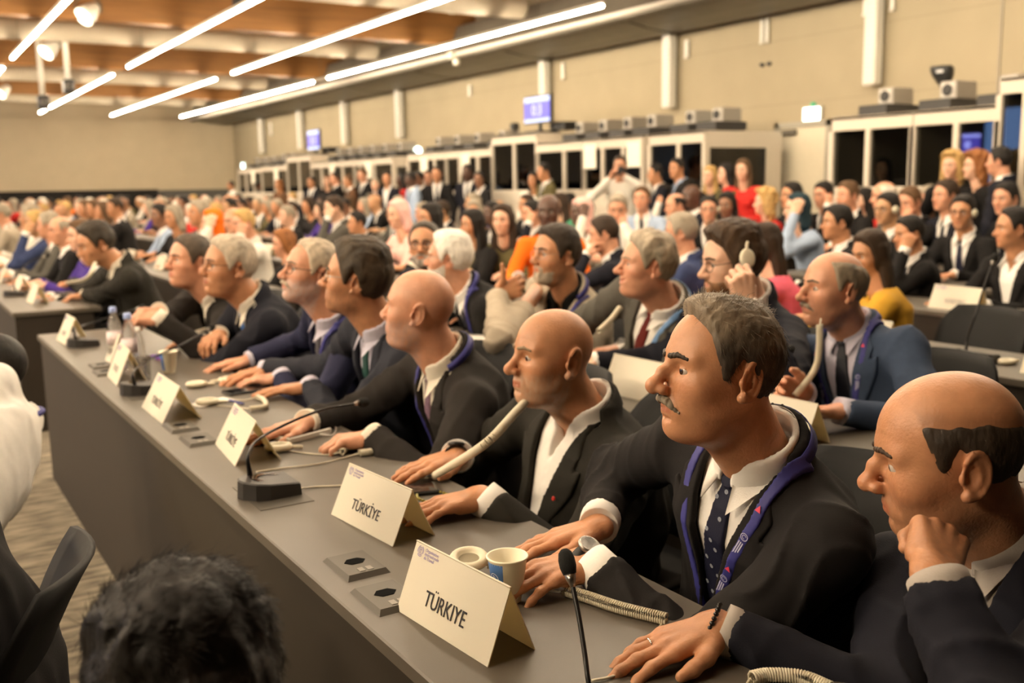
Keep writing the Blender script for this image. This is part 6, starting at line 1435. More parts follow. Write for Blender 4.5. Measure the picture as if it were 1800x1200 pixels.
# -- first man of the next block
H = at_t(170, 430, 5.75); WL = on_z(132, 524, TZ+.035)
HERO['leaning'] = person('dark-haired man in a black suit leaning over the next desk with an earpiece cord', dict(P=V(1.42, 6.62, .54), H=H, gaze=(view_az(H, 74), 22, 0), taz=182, nk=(-.105, 0, -.150), hs=1.12, skin=SK['tan'], cloth=OLIVEB, shirt=CREAMS, hr=.005, br=.010, dr=.008, sr=.009, bulk=1.05,
    q=dict(age=.3, stubble=.3), hair=dict(style='full', t=.014, top=.014, col=(.030, .022, .014), nz=.003), brow=(.03, .02, .015),
    arms=dict(L=dict(W=on_z(150, 518, TZ+.04), f=V(-1, .2, -.1), u=V(0, 0, 1), c=CURL, pole=(.2, .8, -.6)), R=dict(W=on_z(122, 500, TZ+.04)+V(.05, .15, 0), f=V(-1, -.3, -.05), u=V(0, 0, 1), c=CURL, pole=(.2, -.8, -.6)))))
# -- backs in the row before the desk
HERO['back_hair'] = person('person with dark cropped hair seen from behind at the bottom edge', dict(adj=False, P=V(.16, .80, .50), H=at_t(328, 1245, 1.00), gaze=(az_of(at_t(322, 1118, 1.0)-CAM)+12, 6, 0), taz=170, nk=(-.04, 0, -.185), skin=SK['brown'], cloth=BLACK, shirt=SHIRT, hr=.004, br=.009, hair=dict(style='full', t=.016, top=.014, col=(.009, .0065, .0045), curl=.0045, nz=.003, nf=120, strands=6000, slen=.014, lift=.5, var=.4), eyes=False,
    arms=dict(L=dict(W=V(-.15, .62, .72), f=V(-1, 0, 0), u=V(0, 0, 1)), R=dict(W=V(-.15, 1.05, .72), f=V(-1, 0, 0), u=V(0, 0, 1)))))
HERO['back_suit'] = person('person in a black suit seen from behind at the left edge, head out of frame', dict(adj=False, P=V(.05, 1.74, .52), H=V(-.12, 1.72, 1.22), gaze=(150, 0, 0), taz=165, nk=(-.05, 0, -.185), skin=SK['tan'], cloth=CHAR, shirt=SHIRT, hr=.006, br=.008, bulk=1.12, belly=.03, hair=dict(style='full', t=.01, col=(.03, .02, .015)), eyes=False, fold=.010,
    arms=dict(L=dict(W=V(-.52, 1.55, .75), f=V(-1, 0, 0), u=V(0, 0, 1)), R=dict(W=V(-.52, 1.95, .75), f=V(-1, 0, 0), u=V(0, 0, 1)))))
H = at_t(-18, 655, 2.72)
HERO['back_white'] = person('person with shaved dark head and white shirt seen from behind, purple lanyard', dict(P=V(-.12, 2.48, .54), H=H, gaze=(165, 2, 0), bulk=.94, taz=172, nk=(-.035, 0, -.185), hs=1.03, skin=SK['deep'], cloth=SHIRT, style='shirt', hr=.0045, br=.008, hair=dict(style='full', t=.003, top=0, col=(.012, .010, .008), nz=.0006), eyes=False,
    arms=dict(L=dict(W=V(-.4, 2.3, .75), f=V(-1, 0, 0), u=V(0, 0, 1)), R=dict(W=V(-.4, 2.7, .75), f=V(-1, 0, 0), u=V(0, 0, 1)))))
r = HERO['back_white']; N_ = r['N']; bb = MB(); bb.tube(smooth_path([N_+V(-.06, .10, -.05), N_+V(.02, .085, .015), N_+V(.072, .0, .028), N_+V(.02, -.085, .015), N_+V(-.06, -.10, -.05)], 8), .009, 8); bb.v = [(a, b, c) for a, b, c in bb.v]; bb.build('lanyard', LANY, r['root'], smooth=True)
# extras worn by the front people
r = HERO['moustache']; pin(r, .098, -.16, PINR, .018); lany_marks(r, [(.087, -.03, -.15), (.080, -.08, -.35), (.062, -.150, -.35), (.050, -.180, -.35)], off=.0135)
watch(r, 'L', LEATHER, METAL, WHITEF)
bb = None
for (y, z) in [(-.012, -.06), (.010, -.09), (-.014, -.12), (.012, -.15), (-.012, -.18), (.014, -.21), (-.014, -.24), (.016, -.27), (-.016, -.30), (.004, -.045), (.0, -.195), (.0, -.135), (.0, -.255)]:
    vs, fs = ring2(.0006, .0044, 10); decal(r, r['made']['tie'], 'woven_dot', vs, fs, y, z, mat('tie_dot', (.24, .26, .31), rough=.7), -.004)
r = HERO['goatee']; pin(r, .085, -.15, PINR, .018, .006); watch(r, 'R', DARKP, DARKP, M_SCR)
r = HERO['dark']; pin(r, .09, -.12, GOLD, .018, .008)
r = HERO['laugh']; watch(r, 'L', METAL, METAL, WHITEF)
r = HERO['glasses']; pin(r, .10, -.10, GOLD, .018, .006)
r = HERO['bluesuit']; lany_marks(r, [(.086, -.04, -.2), (.07, -.13, -.2), (.045, -.24, -.1), (.038, -.33, 0), (-.086, -.05, .2), (-.066, -.15, .2), (-.05, -.26, .05)], off=.0135)
# beads and ring of the nearest man
r = HERO['fist']; W, E = r['W']['R'], r['E']['R']; d = nrm(W-E); u = nrm(V(0, 0, 1)-d[2]*d); x = np.cross(u, d); bb = MB(); bb.tube([W+d*.010+.033*(math.cos(2*PI*k/24)*x*1.06+math.sin(2*PI*k/24)*u*.86) for k in range(25)], .0011, 5, cap=False); br_ = bb.build('bracelet', DARKP, r['root'], smooth=True)
BEAD = mat('black_bead', (.012, .011, .010), rough=.2)
for k in range(24):
    a = 2*PI*k/24; c = W+d*.010+.033*(math.cos(a)*x*1.06+math.sin(a)*u*.86); bb = MB(); bb.lathe([(0, -.0042), (.003, -.003), (.0044, 0), (.003, .003), (0, .0042)], c=c, n=9); bb.build('bead', BEAD, br_, smooth=True)
pr = r['hp']['R']; a, b = pr[2+4*2+1][0], pr[2+4*2+1][1]; t = nrm(b-a); c = a+(b-a)*.45; bb = MB(); q = nrm(np.cross(t, V(0, 0, 1))); w_ = np.cross(q, t)
bb.tube([c+.0102*(math.cos(k/16*2*PI)*q+math.sin(k/16*2*PI)*w_) for k in range(17)], .0012, 6, cap=False); rg = bb.build('ring', mat('silver', (.85, .83, .80), rough=.15, metal=1), r['root'], smooth=True)
# earpieces held or worn
r = HERO['headset']; hp = r['hx'](V(-.005, .092, .012))+r['o']; e = earpiece(hp, 0, 'cream earpiece held against the ear of the bearded young man'); import mathutils; e.rotation_euler = mathutils.Vector(tuple(-(nrm(CAM-hp)+V(.45, -.2, .1)))).to_track_quat('Z', 'X').to_euler(); e.location = tuple(hp+V(-.012, -.03, .012)); e.scale = (.9, .9, .9)
H_ = HERO['bluesuit']; bb = None
coil([at_t(1441, 570, 2.86), at_t(1440, 610, 2.86), at_t(1432, 650, 2.86), at_t(1398, 695, 2.84)], 'coiled cream cord hanging in front of the blue suit jacket', [[at_t(1443, 560, 2.88), at_t(1442, 566, 2.87), at_t(1441, 572, 2.86)], [at_t(1398, 695, 2.84), on_z(1404, 710, TZ+.01), on_z(1420, 715, TZ+.005)]], rad=.0085)
coil([at_t(990, 590, 3.7), at_t(955, 640, 3.66), on_z(880, 690, TZ+.012)], 'coiled cream cord hanging from the man in the beige jacket', [], rad=.0085) if False else None
coil([at_t(1090, 540, 3.4), at_t(1075, 560, 3.36), at_t(1052, 582, 3.3)], 'coiled cream cord beside the laughing man', [], rad=.0085)
coil([at_t(168, 462, 5.6), at_t(150, 490, 5.5), on_z(115, 498, TZ+.03)], 'coiled cream cord from the leaning man to the desk', [], rad=.0085)
coil([on_z(310, 608, TZ+.012), on_z(330, 590, TZ+.07), on_z(365, 578, TZ+.06)], 'coiled cream cord before the man with the blue tie', [[on_z(310, 608, TZ+.012), on_z(318, 615, TZ+.004), on_z(330, 620, TZ+.004)]], rad=.0085)
# ================================================================== the crowd behind
def hmat(n, c): return mat('hair_'+n, c, rough=.6, spec=.3, attr=True, bump=.3, bscale=140)
HC = {'black': hmat('black', (.014, .011, .009)), 'darkbrown': hmat('darkbrown', (.040, .024, .014)), 'brown': hmat('brown', (.11, .060, .028)), 'grey': hmat('grey', (.33, .28, .21)), 'white': hmat('white', (.68, .62, .52)), 'blond': hmat('blond', (.50, .32, .12)), 'auburn': hmat('auburn', (.28, .11, .035))}
CL = {'black': BLACK, 'charcoal': CHAR, 'navy': NAVY, 'blue': cloth('mid_blue', (.035, .05, .12)), 'grey': GREYS, 'beige': BEIGE, 'white': cloth('white_top', (.74, .70, .62)), 'red': cloth('red_top', (.50, .025, .02)), 'pink': cloth('pink_top', (.72, .12, .18)), 'orange': cloth('orange_robe', (.85, .17, .01)), 'olive': cloth('olive_top', (.10, .085, .035)), 'lightblue': cloth('light_blue_top', (.36, .45, .60)), 'green': cloth('green_top', (.06, .30, .17)), 'mustard': cloth('mustard_jacket', (.55, .30, .03)), 'purple': cloth('purple_dress', (.06, .03, .22)), 'brown': cloth('brown_top', (.12, .06, .03)), 'teal': cloth('teal_scarf', (.02, .04, .05)), 'palepink': cloth('pale_pink_wrap', (.80, .48, .42))}
SKL = ['tan', 'rosy', 'light', 'olive', 'brown', 'dark']
W1_ = (1, 1, 1)
def tmpl(name, **k):
    root = thing('person', 'template', 'person', (0, 0, 0)); stand = k.pop('stand', False); lite = k.get('lite')
    s = dict(rootobj=root, root=(0, 0, 0), P=(0, 0, .93) if stand else (0, 0, .54), H=(.03, 0, 1.64) if stand else (.13, 0, 1.19), gaze=(0, 0, 0), taz=0, nk=(-.055, 0, -.158), hs=.95, skin=SK['tan'], cloth=CHAR, shirt=SHIRT, tie=T_BLACK, hr=.013 if lite else .0062, br=.030 if lite else .014, sr=.020 if lite else .009, dr=.012 if lite else .007, tres=.04 if lite else .024, legs='stand' if stand else 'sit', brow=(.04, .03, .02) if not lite else None, trou=BLACK, vz=.2, vw=.09,
        arms=dict(L=dict(W=(.44, .15, .785), f=(1, -.1, -.05), u=(0, 0, 1), c=RELAX), R=dict(W=(.45, -.14, .785), f=(1, .15, -.05), u=(0, 0, 1), c=RELAX)))
    if stand: s['arms'] = dict(L=dict(W=(.10, .27, .80), f=(.1, 0, -1), u=(0, 1, 0), c=RELAX), R=dict(W=(.12, -.25, .82), f=(.2, .1, -1), u=(0, -1, 0), c=RELAX))
    s.update(k); hero(s); root['hz'] = s['H'][2]; root['hx'] = s['H'][0]; root['hy'] = s['H'][1]; return root
TM_ = {}
SH = dict(style='full', t=.011, top=.009, col=W1_, var=.25); SF = dict(style='fringe', t=.007, top=0, col=W1_, var=.25)
LH = dict(style='long', t=.014, top=.012, col=W1_, len=.34, var=.3); CH_ = dict(style='long', t=.030, top=.02, col=W1_, len=.10, var=.3, curl=.012, w=1.15); BO = dict(style='long', t=.014, top=.012, col=W1_, len=.12, var=.3)
earL = dict(L=dict(W=(.22, .17, 1.10), E=(.34, .24, .80), f=(-.35, -.25, .7), u=(.2, .95, 0), c=[(40, 60, 30)], t='tuck'), R=dict(W=(.45, -.14, .785), f=(1, .15, -.05), u=(0, 0, 1), c=RELAX))
chinL = dict(L=dict(W=(.31, .06, 1.01), E=(.40, .20, .79), f=(-.45, -.12, .6), u=(.8, .3, .4), c=[(50, 70, 40)], t='tuck'), R=dict(W=(.45, -.14, .785), f=(1, .3, -.05), u=(0, 0, 1), c=RELAX))
def earcup(root, side=1):
    H = V(root['hx'], root['hy'], root['hz']); bb = MB(); bb.lathe([(0, .0), (.024, 0), (.028, .008), (.024, .016), (0, .017)], c=H+V(-.005, side*.080, 0), axis=(0, side, 0), n=14); bb.build('earpiece', PLASTIC, root, smooth=True)
if True:
    TM_['man'] = tmpl('man', hair=SH); TM_['manL'] = tmpl('manL', hair=SH, gaze=(24, 4, 0)); TM_['manR'] = tmpl('manR', hair=dict(SH, style='recede'), gaze=(-28, 2, 0), H=(.10, 0, 1.20), tie=None, sclosed=False)
    TM_['bald'] = tmpl('bald', hair=SF, q=dict(fat=.6, age=.8), gaze=(8, 6, 0), bulk=1.08); TM_['ear'] = tmpl('ear', hair=SH, arms=earL, gaze=(10, 6, 0)); TM_['chin'] = tmpl('chin', hair=SH, arms=chinL, gaze=(6, 12, 0), H=(.20, 0, 1.14))
    TM_['set'] = tmpl('set', hair=SH, gaze=(14, 2, 0), glasses=dict(m=DARKP, t=.0018)); earcup(TM_['set'])
    TM_['shaved'] = tmpl('shaved', hair=None, q=dict(fat=.3), gaze=(0, 4, 0))
    TM_['woman'] = tmpl('woman', female=True, hair=LH, style='top', shirt=None, tie=None, H=(.12, 0, 1.13), hs=.9, q=dict(age=.1, jaw=.9, nosew=.85, fw=.95)); TM_['womanL'] = tmpl('womanL', female=True, hair=LH, style='top', shirt=None, tie=None, H=(.14, 0, 1.12), hs=.9, gaze=(35, 8, 0), q=dict(age=.1, jaw=.9, nosew=.85, fw=.95))
    TM_['curly'] = tmpl('curly', female=True, hair=CH_, style='top', shirt=None, tie=None, H=(.12, 0, 1.13), hs=.9, gaze=(-15, 0, 0), q=dict(age=.2, jaw=.9, nosew=.85, fw=.95)); TM_['bob'] = tmpl('bob', female=True, hair=BO, style='top', shirt=None, tie=None, H=(.15, 0, 1.12), hs=.9, gaze=(10, 5, 0), q=dict(age=.3, jaw=.92, nosew=.85, fw=.95))
    TM_['scarf'] = tmpl('scarf', female=True, hair=dict(style='long', t=.016, top=.01, col=W1_, len=.16, var=.03, nz=.001, w=1.0), style='top', shirt=None, tie=None, H=(.14, 0, 1.12), hs=.92, arms=earL, q=dict(age=.1, jaw=.9, nosew=.85))
    TM_['stman'] = tmpl('stman', stand=True, hair=SH); TM_['stmanL'] = tmpl('stmanL', stand=True, hair=SH, gaze=(30, 0, 0), tie=None, sclosed=False); TM_['stwoman'] = tmpl('stwoman', stand=True, female=True, hair=LH, style='top', shirt=None, tie=None, H=(.03, 0, 1.55), P=(0, 0, .88), hs=.9, q=dict(age=.1, jaw=.9, nosew=.85, fw=.95), arms=dict(L=dict(W=(.22, .02, 1.02), f=(.2, -1, .1), u=(1, 0, .1), c=CURL), R=dict(W=(.24, .0, .98), f=(.2, 1, .1), u=(1, 0, .1), c=CURL)))
    TM_['stcurl'] = tmpl('stcurl', stand=True, female=True, hair=CH_, style='top', shirt=None, tie=None, H=(.03, 0, 1.55), P=(0, 0, .88), hs=.9, q=dict(age=.1, jaw=.9, nosew=.85, fw=.95))
    TM_['photo'] = tmpl('photo', stand=True, hair=SH, style='shirt', shirt=None, tie=None, gaze=(0, 0, 0), arms=dict(L=dict(W=(.24, .08, 1.52), E=(.16, .36, 1.34), f=(.1, -.4, .9), u=(-.3, .8, .3), c=[(50, 60, 30)], t='tuck'), R=dict(W=(.24, -.08, 1.50), E=(.20, -.34, 1.26), f=(.1, .4, .9), u=(-.3, -.8, .3), c=[(50, 60, 30)], t='tuck')))
    for n, kw in dict(fman=dict(hair=SH), fmanL=dict(hair=SH, gaze=(30, 4, 0)), fbald=dict(hair=SF, gaze=(-15, 5, 0)), fear=dict(hair=SH, arms=earL), fwoman=dict(hair=LH, female=True, style='top', shirt=None, tie=None, H=(.13, 0, 1.13), hs=.9), fbob=dict(hair=BO, female=True, style='top', shirt=None, tie=None, H=(.15, 0, 1.12), hs=.9, gaze=(15, 8, 0)), fshaved=dict(hair=None)).items(): TM_[n] = tmpl(n, lite=True, **kw)
used = []
def place(t, x, y, label, hair='black', top='charcoal', skin_='tan', z=None, rz=PI, group=None, shirt=None, tie=None, s=None, trou=None, hpos=None):
    T = TM_[t]; s = s or (1 if z is None else max(.86, min(1.08, z/T['hz'])))
    c, sn = math.cos(rz), math.sin(rz); hx_, hy_ = T['hx']*s, T['hy']*s
    loc = (x-(c*hx_-sn*hy_), y-(sn*hx_+c*hy_), 0) if hpos is None or hpos else (x, y, 0)
    m = {'body': SK[skin_], 'jacket': CL[top], 'lapel': CL[top], 'top': CL[top], 'shirt': shirt or SHIRT, 'collar': shirt or SHIRT, 'trousers': trou or (CL[top] if top in ('black', 'charcoal', 'navy', 'grey', 'blue') else BLACK)}
    if hair: m['hair'] = HC[hair] if hair in HC else CL[hair]
    if tie: m['tie'] = tie
    if t == 'photo': m['shirt'] = CL[top]
    o = copy_thing(T, loc, rz, label, group, s, m); used.append((loc[0], loc[1])); return o
def by_px(t, px, py, row, label, a=None, **k):
    x = ROWX[row]+TD+.16+k.pop('dx', 0); H = on_x(px, py, x); rz = k.pop('rz', None)
    if a is not None: rz = math.radians(view_az(H, a))
    o = place(t, H[0], H[1], label, z=H[2], rz=PI if rz is None else rz, **k); return o
# third row and beyond, people one can point to
by_px('womanL', 1530, 448, 2, 'woman with long dark hair in a mustard jacket behind the blue suit man', a=84, hair='darkbrown', top='mustard', skin_='tan')
by_px('womanL', 1345, 432, 2, 'woman with long brown hair in a pink jacket behind the bearded young man', a=98, hair='darkbrown', top='pink', skin_='light')
by_px('man', 1197, 410, 2, 'grey-haired man in a bright blue suit behind the laughing man', a=98, hair='grey', top='blue', skin_='rosy')
by_px('chin', 1063, 412, 2, 'dark-haired balding man in a navy suit with chin in hand, third row', a=100, hair='darkbrown', top='navy', skin_='rosy')
by_px('woman', 884, 388, 2, 'woman with long dark hair in an olive jacket leaning on the third row desk', a=20, hair='darkbrown', top='olive', skin_='light')
by_px('shaved', 965, 372, 2, 'shaven-headed person in a bright orange robe', a=12, top='orange', skin_='dark')
by_px('scarf', 1022, 374, 3, 'person wearing a pale pink head wrap', a=60, hair='palepink', top='white', skin_='dark')
by_px('chin', 1086, 368, 3, 'grey-haired man in white with hand on cheek', a=10, hair='grey', top='white', skin_='rosy')
by_px('bald', 1782, 400, 3, 'dark-haired man with open white collar behind the HONDURAS name tent', a=35, hair='black', top='black', skin_='tan') if False else by_px('manR', 1782, 402, 3, 'dark-haired man with open white collar behind the HONDURAS name tent', a=42, hair='black', top='black', skin_='tan')
by_px('ear', 1598, 412, 3, 'man holding an earpiece to his ear, wrist watch showing, left of the HONDURAS tent', a=68, hair='black', top='black', skin_='tan')
by_px('man', 1472, 392, 3, 'black-haired man with glasses seen in profile left of the long dark hair', a=72, hair='black', top='charcoal', skin_='tan')
by_px('set', 1692, 374, 4, 'man with glasses and a white headphone in a black suit, fifth row', a=32, hair='black', top='black', skin_='tan', tie=T_DOT)
by_px('set', 1560, 368, 4, 'dark-haired man with a cream headphone and hand on his face, fifth row', a=55, hair='black', top='charcoal', skin_='olive')
by_px('scarf', 1402, 368, 4, 'woman in a dark teal headscarf and pale blue top holding her earpiece', a=70, hair='teal', top='lightblue', skin_='light')
by_px('set', 1246, 368, 4, 'balding man with a headphone in a dark suit looking at the camera', a=16, hair='black', top='black', skin_='rosy', tie=T_BLACK)
by_px('man', 1490, 343, 5, 'brown-haired man with open collar in a dark suit, sixth row', a=48, hair='brown', top='black', skin_='rosy')
by_px('ear', 1448, 333, 5, 'man with glasses and hand at his ear left of the brown-haired man', a=50, hair='black', top='black', skin_='rosy', dx=0.4)
by_px('woman', 1518, 340, 5, 'woman with black hair in a red top, sixth row', a=55, hair='black', top='red', skin_='light', dx=0.5)
by_px('chin', 1600, 342, 5, 'man with thick brown hair resting on his hand, sixth row', a=45, hair='brown', top='black', skin_='rosy')
by_px('chin', 1632, 345, 5, 'greying man in a black suit with fist at his mouth, sixth row', a=40, hair='grey', top='black', skin_='rosy', dx=0.45)
by_px('bald', 1555, 335, 5, 'white-haired person seen over the heads in front of the dark booth', a=85, hair='white', top='grey', skin_='rosy')
by_px('man', 1663, 332, 5, 'ruddy man in a dark suit below the curly blond woman', a=50, hair='darkbrown', top='navy', skin_='rosy')
by_px('manL', 1768, 350, 5, 'dark-haired man with glasses and dark suit at the right edge, sixth row', a=60, hair='black', top='black', skin_='rosy')
by_px('bald', 1750, 340, 5, 'bald ruddy man below the man in navy by the booth', a=60, hair='darkbrown', top='charcoal', skin_='rosy', dx=0.5)
by_px('man', 1392, 336, 5, 'black-haired man in a dark suit before the cream door', a=55, hair='black', top='charcoal', skin_='tan')
by_px('curly', 1345, 352, 5, 'fair-haired woman in a red jacket before the cream door', a=70, hair='blond', top='red', skin_='light')
by_px('bald', 1188, 362, 4, 'balding man seen over the grey-haired man in bright blue', a=75, hair='black', top='grey', skin_='rosy')
by_px('shaved', 1216, 345, 5, 'shaven-headed man in a dark suit and glasses, sixth row', a=60, top='navy', skin_='dark')
by_px('ear', 1168, 338, 5, 'dark-haired man with a headphone and white shirt, sixth row', a=80, hair='black', top='white', skin_='rosy', dx=0.4)
by_px('bob', 1278, 358, 4, 'woman in a pink top behind the man looking at the camera', a=30, hair='black', top='pink', skin_='brown', dx=0.45)
by_px('man', 1128, 350, 4, 'man with a white face mask and light blue shirt', a=15, hair='brown', top='lightblue', skin_='rosy', dx=0.3)
by_px('bob', 835, 372, 3, 'grey-haired person in brown with clasped hands', a=30, hair='grey', top='brown', skin_='tan')
by_px('womanL', 500, 428, 1, 'woman with long auburn hair in black at the end of the second row', a=112, hair='auburn', top='black', skin_='rosy')
by_px('man', 628, 392, 2, 'short-haired man in a grey suit raising a phone, third row', a=70, hair='black', top='charcoal', skin_='tan')
by_px('chin', 46, 415, 0, 'bald ruddy man with hand at his face, next block front row', a=70, hair='grey', top='black', skin_='rosy', rz=None) if False else None
fr = lambda y: V(ROWX[0]+TD+.16, y, 0)
place('set', 1.22, 7.30, 'person in a dark jacket with hands joined beside the leaning man', hair='darkbrown', top='charcoal', skin_='tan', z=1.12)
place('bob', 1.24, 8.0, 'woman in a purple dress with a hand at her face, next block front row', hair='brown', top='purple', skin_='light', z=1.12)
place('bald', 1.22, 8.8, 'bald ruddy man in a dark suit, next block front row', hair='grey', top='black', skin_='rosy', z=1.14)
place('manR', 1.22, 9.5, 'grey-haired man in a grey coat at the left photo edge', hair='grey', top='grey', skin_='rosy', z=1.16)
place('scarf', 2.55, 9.2, 'person wearing a bright orange head wrap in the left crowd', hair='orange', top='white', skin_='light', z=1.14)
place('woman', 3.75, 7.2, 'woman with a large black veil, left one of two', hair='black', top='black', skin_='tan', z=1.18)
place('woman', 3.80, 6.62, 'woman with a large black veil, right one of two', hair='black', top='black', skin_='tan', z=1.14)
place('bob', 3.80, 7.9, 'older woman with pale pink scarf left of the black veils', hair='palepink', top='palepink', skin_='light', z=1.2)
# people standing along the booths
def stand(t, px, py, label, a, X=7.85, **k):
    H = on_x(px, py, X); return place(t, H[0], H[1], label, z=H[2], rz=math.radians(view_az(H, a)), **k)
stand('stman', 1757, 284, 'man in a navy suit standing by the blue booth windows', 105, hair='black', top='navy', skin_='rosy')
stand('stcurl', 1714, 293, 'standing woman with auburn hair in a black jacket turned left', 62, hair='auburn', top='black', skin_='light')
stand('stcurl', 1673, 293, 'standing woman with curly blond hair and yellow blouse', 25, hair='blond', top='black', skin_='light')
stand('stwoman', 1306, 300, 'standing woman in a red dress with long brown hair', 20, hair='brown', top='red', skin_='light')
stand('stwoman', 1276, 306, 'standing woman with black hair in an olive top', 60, hair='black', top='olive', skin_='light')
stand('stwoman', 1248, 310, 'standing woman with fair hair in a black top beside the booth corner', 30, hair='blond', top='black', skin_='light')
stand('stmanL', 1190, 297, 'standing man in a dark suit and pale blue shirt before the booth', 75, hair='black', top='charcoal', skin_='tan', shirt=CL['lightblue'])
stand('stman', 1152, 306, 'standing man in a navy suit with hand at his face', 70, hair='black', top='navy', skin_='tan')
H_ = on_x(1090, 292, 7.7); ph = place('photo', H_[0], H_[1], 'photographer in a white shirt holding up a camera', z=H_[2], rz=math.radians(view_az(H_, 10)), hair='darkbrown', top='white', skin_='rosy')
ax = nrm(V(-H_[0], -H_[1], 0)); cp = H_+ax*.20+V(0, 0, -.06); r = thing('camera', 'black camera held up by the photographer', 'camera', cp, math.atan2(ax[1], ax[0])); bb = MB(); bb.box((-.03, -.07, -.045), (.03, .07, .045), .01); bb.box((-.02, -.025, .045), (.02, .025, .065), .006); bb.build('camera_body', DARKP, r); bb = MB(); bb.lathe([(.034, .03), (.036, .12), (.030, .125), (0, .11)], axis=(1, 0, 0), n=16); bb.build('lens', DARKP, r, smooth=True)
stand('stman', 956, 302, 'standing man in a brown-grey suit before the taller booth', 65, hair='black', top='olive', skin_='tan')
stand('stwoman', 938, 317, 'standing woman in white beside the man in brown-grey', 30, hair='black', top='white', skin_='tan')
stand('stman', 822, 303, 'standing man with dark skin in a blue jacket by the booths', 30, hair='black', top='navy', skin_='dark')
stand('stmanL', 842, 315, 'shorter standing man with dark skin in white collar', 50, hair='black', top='charcoal', skin_='brown')
for i, (px, py, t, h, c, sk) in enumerate(((768, 306, 'stman', 'black', 'black', 'tan'), (752, 312, 'stmanL', 'darkbrown', 'grey', 'rosy'), (736, 314, 'stman', 'black', 'charcoal', 'brown'), (722, 315, 'stman', 'black', 'lightblue', 'dark'), (706, 316, 'stwoman', 'black', 'red', 'dark'), (660, 325, 'bald', 'grey', 'grey', 'light'), (680, 314, 'stmanL', 'black', 'navy', 'tan'), (637, 308, 'stman', 'brown', 'black', 'rosy'), (612, 318, 'stman', 'brown', 'brown', 'tan'), (588, 314, 'stmanL', 'black', 'black', 'rosy'), (575, 318, 'stwoman', 'brown', 'charcoal', 'light'), (547, 320, 'stman', 'black', 'navy', 'tan'), (490, 325, 'stwoman', 'auburn', 'brown', 'tan'), (406, 326, 'stman', 'black', 'white', 'tan'))):
    if t == 'bald': t = 'stman'
    stand(t, px, py, 'blurred standing person in %s near the far booths, %s from the right of the group' % (c, (num+['ninth', 'tenth', 'eleventh', 'twelfth', 'thirteenth', 'fourteenth'])[i]), 20+17*(i % 5), X=(7.5, 7.95, 7.72)[i % 3], hair=h, top=c, skin_=sk, group='people standing near the far booths')
H_ = on_x(1552, 298, 9.0); place('stwoman', H_[0], H_[1], 'woman with dark hair inside the dark booth, hands raised', z=H_[2], rz=math.radians(view_az(H_, 20)), hair='black', top='beige', skin_='light')
# ordinary seats
wt = [('fman', 5), ('fmanL', 4), ('fbald', 3), ('fear', 3), ('fwoman', 4), ('fbob', 3), ('fshaved', 1)]; pool = [a for a, n in wt for _ in range(n)]
near = {'fman': 'man', 'fmanL': 'manL', 'fbald': 'bald', 'fear': 'ear', 'fwoman': 'woman', 'fbob': 'bob', 'fshaved': 'shaved'}
kind = {'fman': 'man', 'fmanL': 'man', 'fbald': 'balding man', 'fear': 'man with an earpiece', 'fwoman': 'long-haired woman', 'fbob': 'woman with short hair', 'fshaved': 'shaven-headed man'}
tops_m = ['black', 'charcoal', 'navy', 'black', 'charcoal', 'navy', 'grey', 'blue', 'beige', 'white', 'lightblue', 'brown']; tops_w = ['black', 'white', 'red', 'pink', 'olive', 'lightblue', 'beige', 'purple', 'charcoal', 'green', 'orange']
hairs = ['black', 'black', 'darkbrown', 'darkbrown', 'brown', 'grey', 'grey', 'white', 'blond']
for j, (ya, yb) in enumerate(BLK):
    n = int((yb-ya-.3)/.60)
    for k, x in enumerate(ROWX):
        for i in range(n):
            y = ya+.35+i*.60+R_.uniform(-.06, .06); t = R_.choice(pool); sk = R_.choice(['tan', 'rosy', 'light', 'tan', 'olive', 'rosy', 'brown', 'dark']); fem = t in ('fwoman', 'fbob')
            top = R_.choice(tops_w if fem else tops_m); h = R_.choice(hairs); skip = R_.random() < .08; rz = PI+R_.uniform(-.35, .35); zz = R_.uniform(1.12, 1.24); dx = R_.uniform(-.10, .08)
            if sk in ('brown', 'dark'): h = R_.choice(['black', 'black', 'black', 'grey'])
            if skip: continue
            if j == 0:
                if k < 2: continue
                # only seats the photo can see that nobody named above fills
                if y < (9, 9, 5.0, 4.7, 5.2, 5.1)[k]: continue
            if j == 1 and k == 0 and y < 9.9: continue
            px_, py_ = x+TD+.16+dx, y
            if any((px_-ux)**2+(py_-uy)**2 < (.52 if j == 0 else .46)**2 or (abs(px_-.13-ux) < .42 and abs(py_-uy) < .42) for ux, uy in used): continue
            tt = near[t] if j < 2 else t
            lab = 'blurred %s in %s, %s, %s row of the %s block' % (kind[t], top, '%s hair' % h.replace('darkbrown', 'dark') if t not in ('fshaved',) else 'no hair', rown[k], ['near', 'second', 'third', 'fourth', 'last'][j])
            if sk in ('brown', 'dark'): lab = lab.replace('blurred', 'dark-skinned')
            place(tt, px_, py_, lab, hair=h, top=top, skin_=sk, z=zz, rz=rz, group='seated delegates of the %s block, %s row' % (['near', 'second', 'third', 'fourth', 'last'][j], rown[k]))
# the templates themselves go
for T in TM_.values():
    def kill(o):
        for c in list(o.children): kill(c)
        bpy.data.objects.remove(o)
    kill(T)
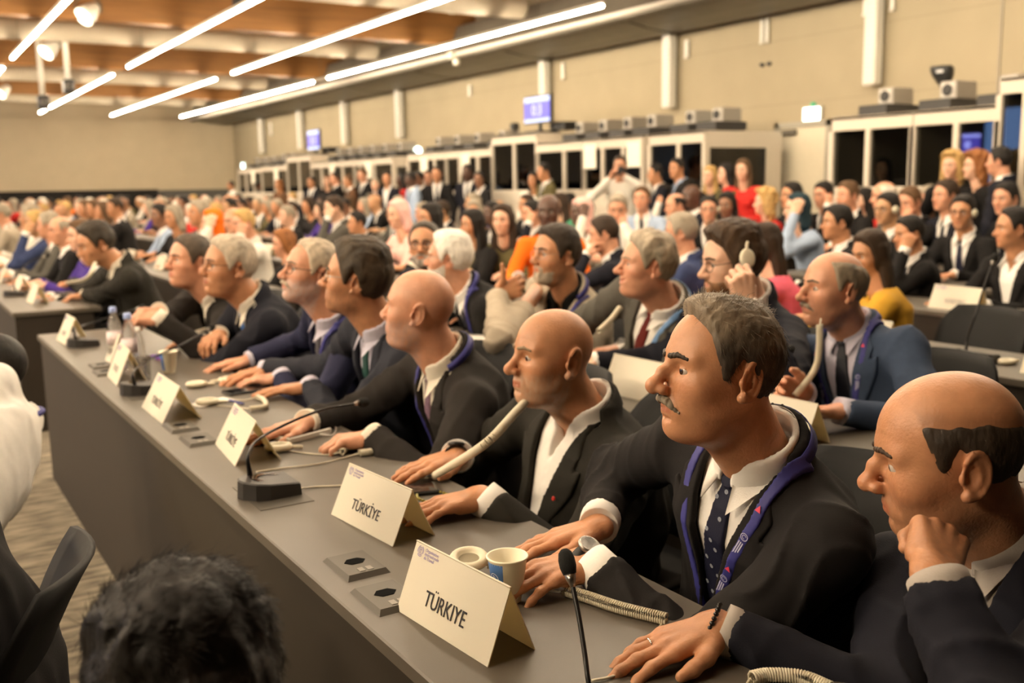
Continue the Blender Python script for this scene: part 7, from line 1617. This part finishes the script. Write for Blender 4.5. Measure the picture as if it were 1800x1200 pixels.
# chairs of the named people and the empty ones in view
first = True
def chair_at(x, y, lab, rz=PI): return copy_thing(CHAIR0, (x, y, 0), rz, lab, 'black conference chairs')
for key, who in (('fist', 'the man with fist on cheek'), ('moustache', 'the moustached man'), ('goatee', 'the goateed bald man'), ('beard', 'the bald man with purple tie'), ('dark', 'the dark-haired man with green tie'), ('glasses', 'the grey-haired man with glasses'), ('bluetie', 'the man with the blue tie'), ('clasped', 'the man with clasped hands'), ('bluesuit', 'the man in the blue suit'), ('headset', 'the bearded young man'), ('laugh', 'the laughing man'), ('thumb', 'the man in the beige jacket'), ('white', 'the white-haired man')):
    P = HERO[key]['spec']['P']; chair_at(P[0]+.02, P[1], 'black chair under '+who)
chair_at(1.55, 5.55, 'empty black chair at the aisle end of the front row'); chair_at(3.86, 2.02, 'empty black chair in front of the HONDURAS desk, nearer one', PI); chair_at(3.86, 2.62, 'empty black chair in front of the HONDURAS desk, farther one')
# ================================================================== camera, world, output
w = bpy.data.worlds.new('World'); sc.world = w; w.use_nodes = True
w.node_tree.nodes['Background'].inputs[0].default_value = (.5, .42, .32, 1); w.node_tree.nodes['Background'].inputs[1].default_value = .05
cam = bpy.data.cameras.new('camera'); co = bpy.data.objects.new('camera', cam); COL.objects.link(co); sc.camera = co
import mathutils
Mx = np.eye(4); Mx[:3, 0] = CR; Mx[:3, 1] = CU; Mx[:3, 2] = -CC; Mx[:3, 3] = CAM; co.matrix_world = mathutils.Matrix(Mx.tolist())
cam.sensor_fit = 'HORIZONTAL'; cam.sensor_width = 36; cam.lens = 36*CF/1800; cam.clip_start = .05; cam.clip_end = 100
cam.dof.use_dof = True; cam.dof.focus_distance = 1.58; cam.dof.aperture_fstop = 3.9
sc.view_settings.view_transform = 'Standard'; sc.view_settings.look = 'None'; sc.view_settings.gamma = 1; sc.view_settings.exposure = 0.24; sc.view_settings.use_curve_mapping = False
sc.cycles.use_denoising = True; sc.cycles.max_bounces = 6; sc.cycles.diffuse_bounces = 3; sc.cycles.glossy_bounces = 3; sc.cycles.transmission_bounces = 5; sc.cycles.transparent_max_bounces = 8
sc.cycles.sample_clamp_indirect = 6; sc.cycles.caustics_reflective = False; sc.cycles.caustics_refractive = False
print('script time', time.time()-T0)
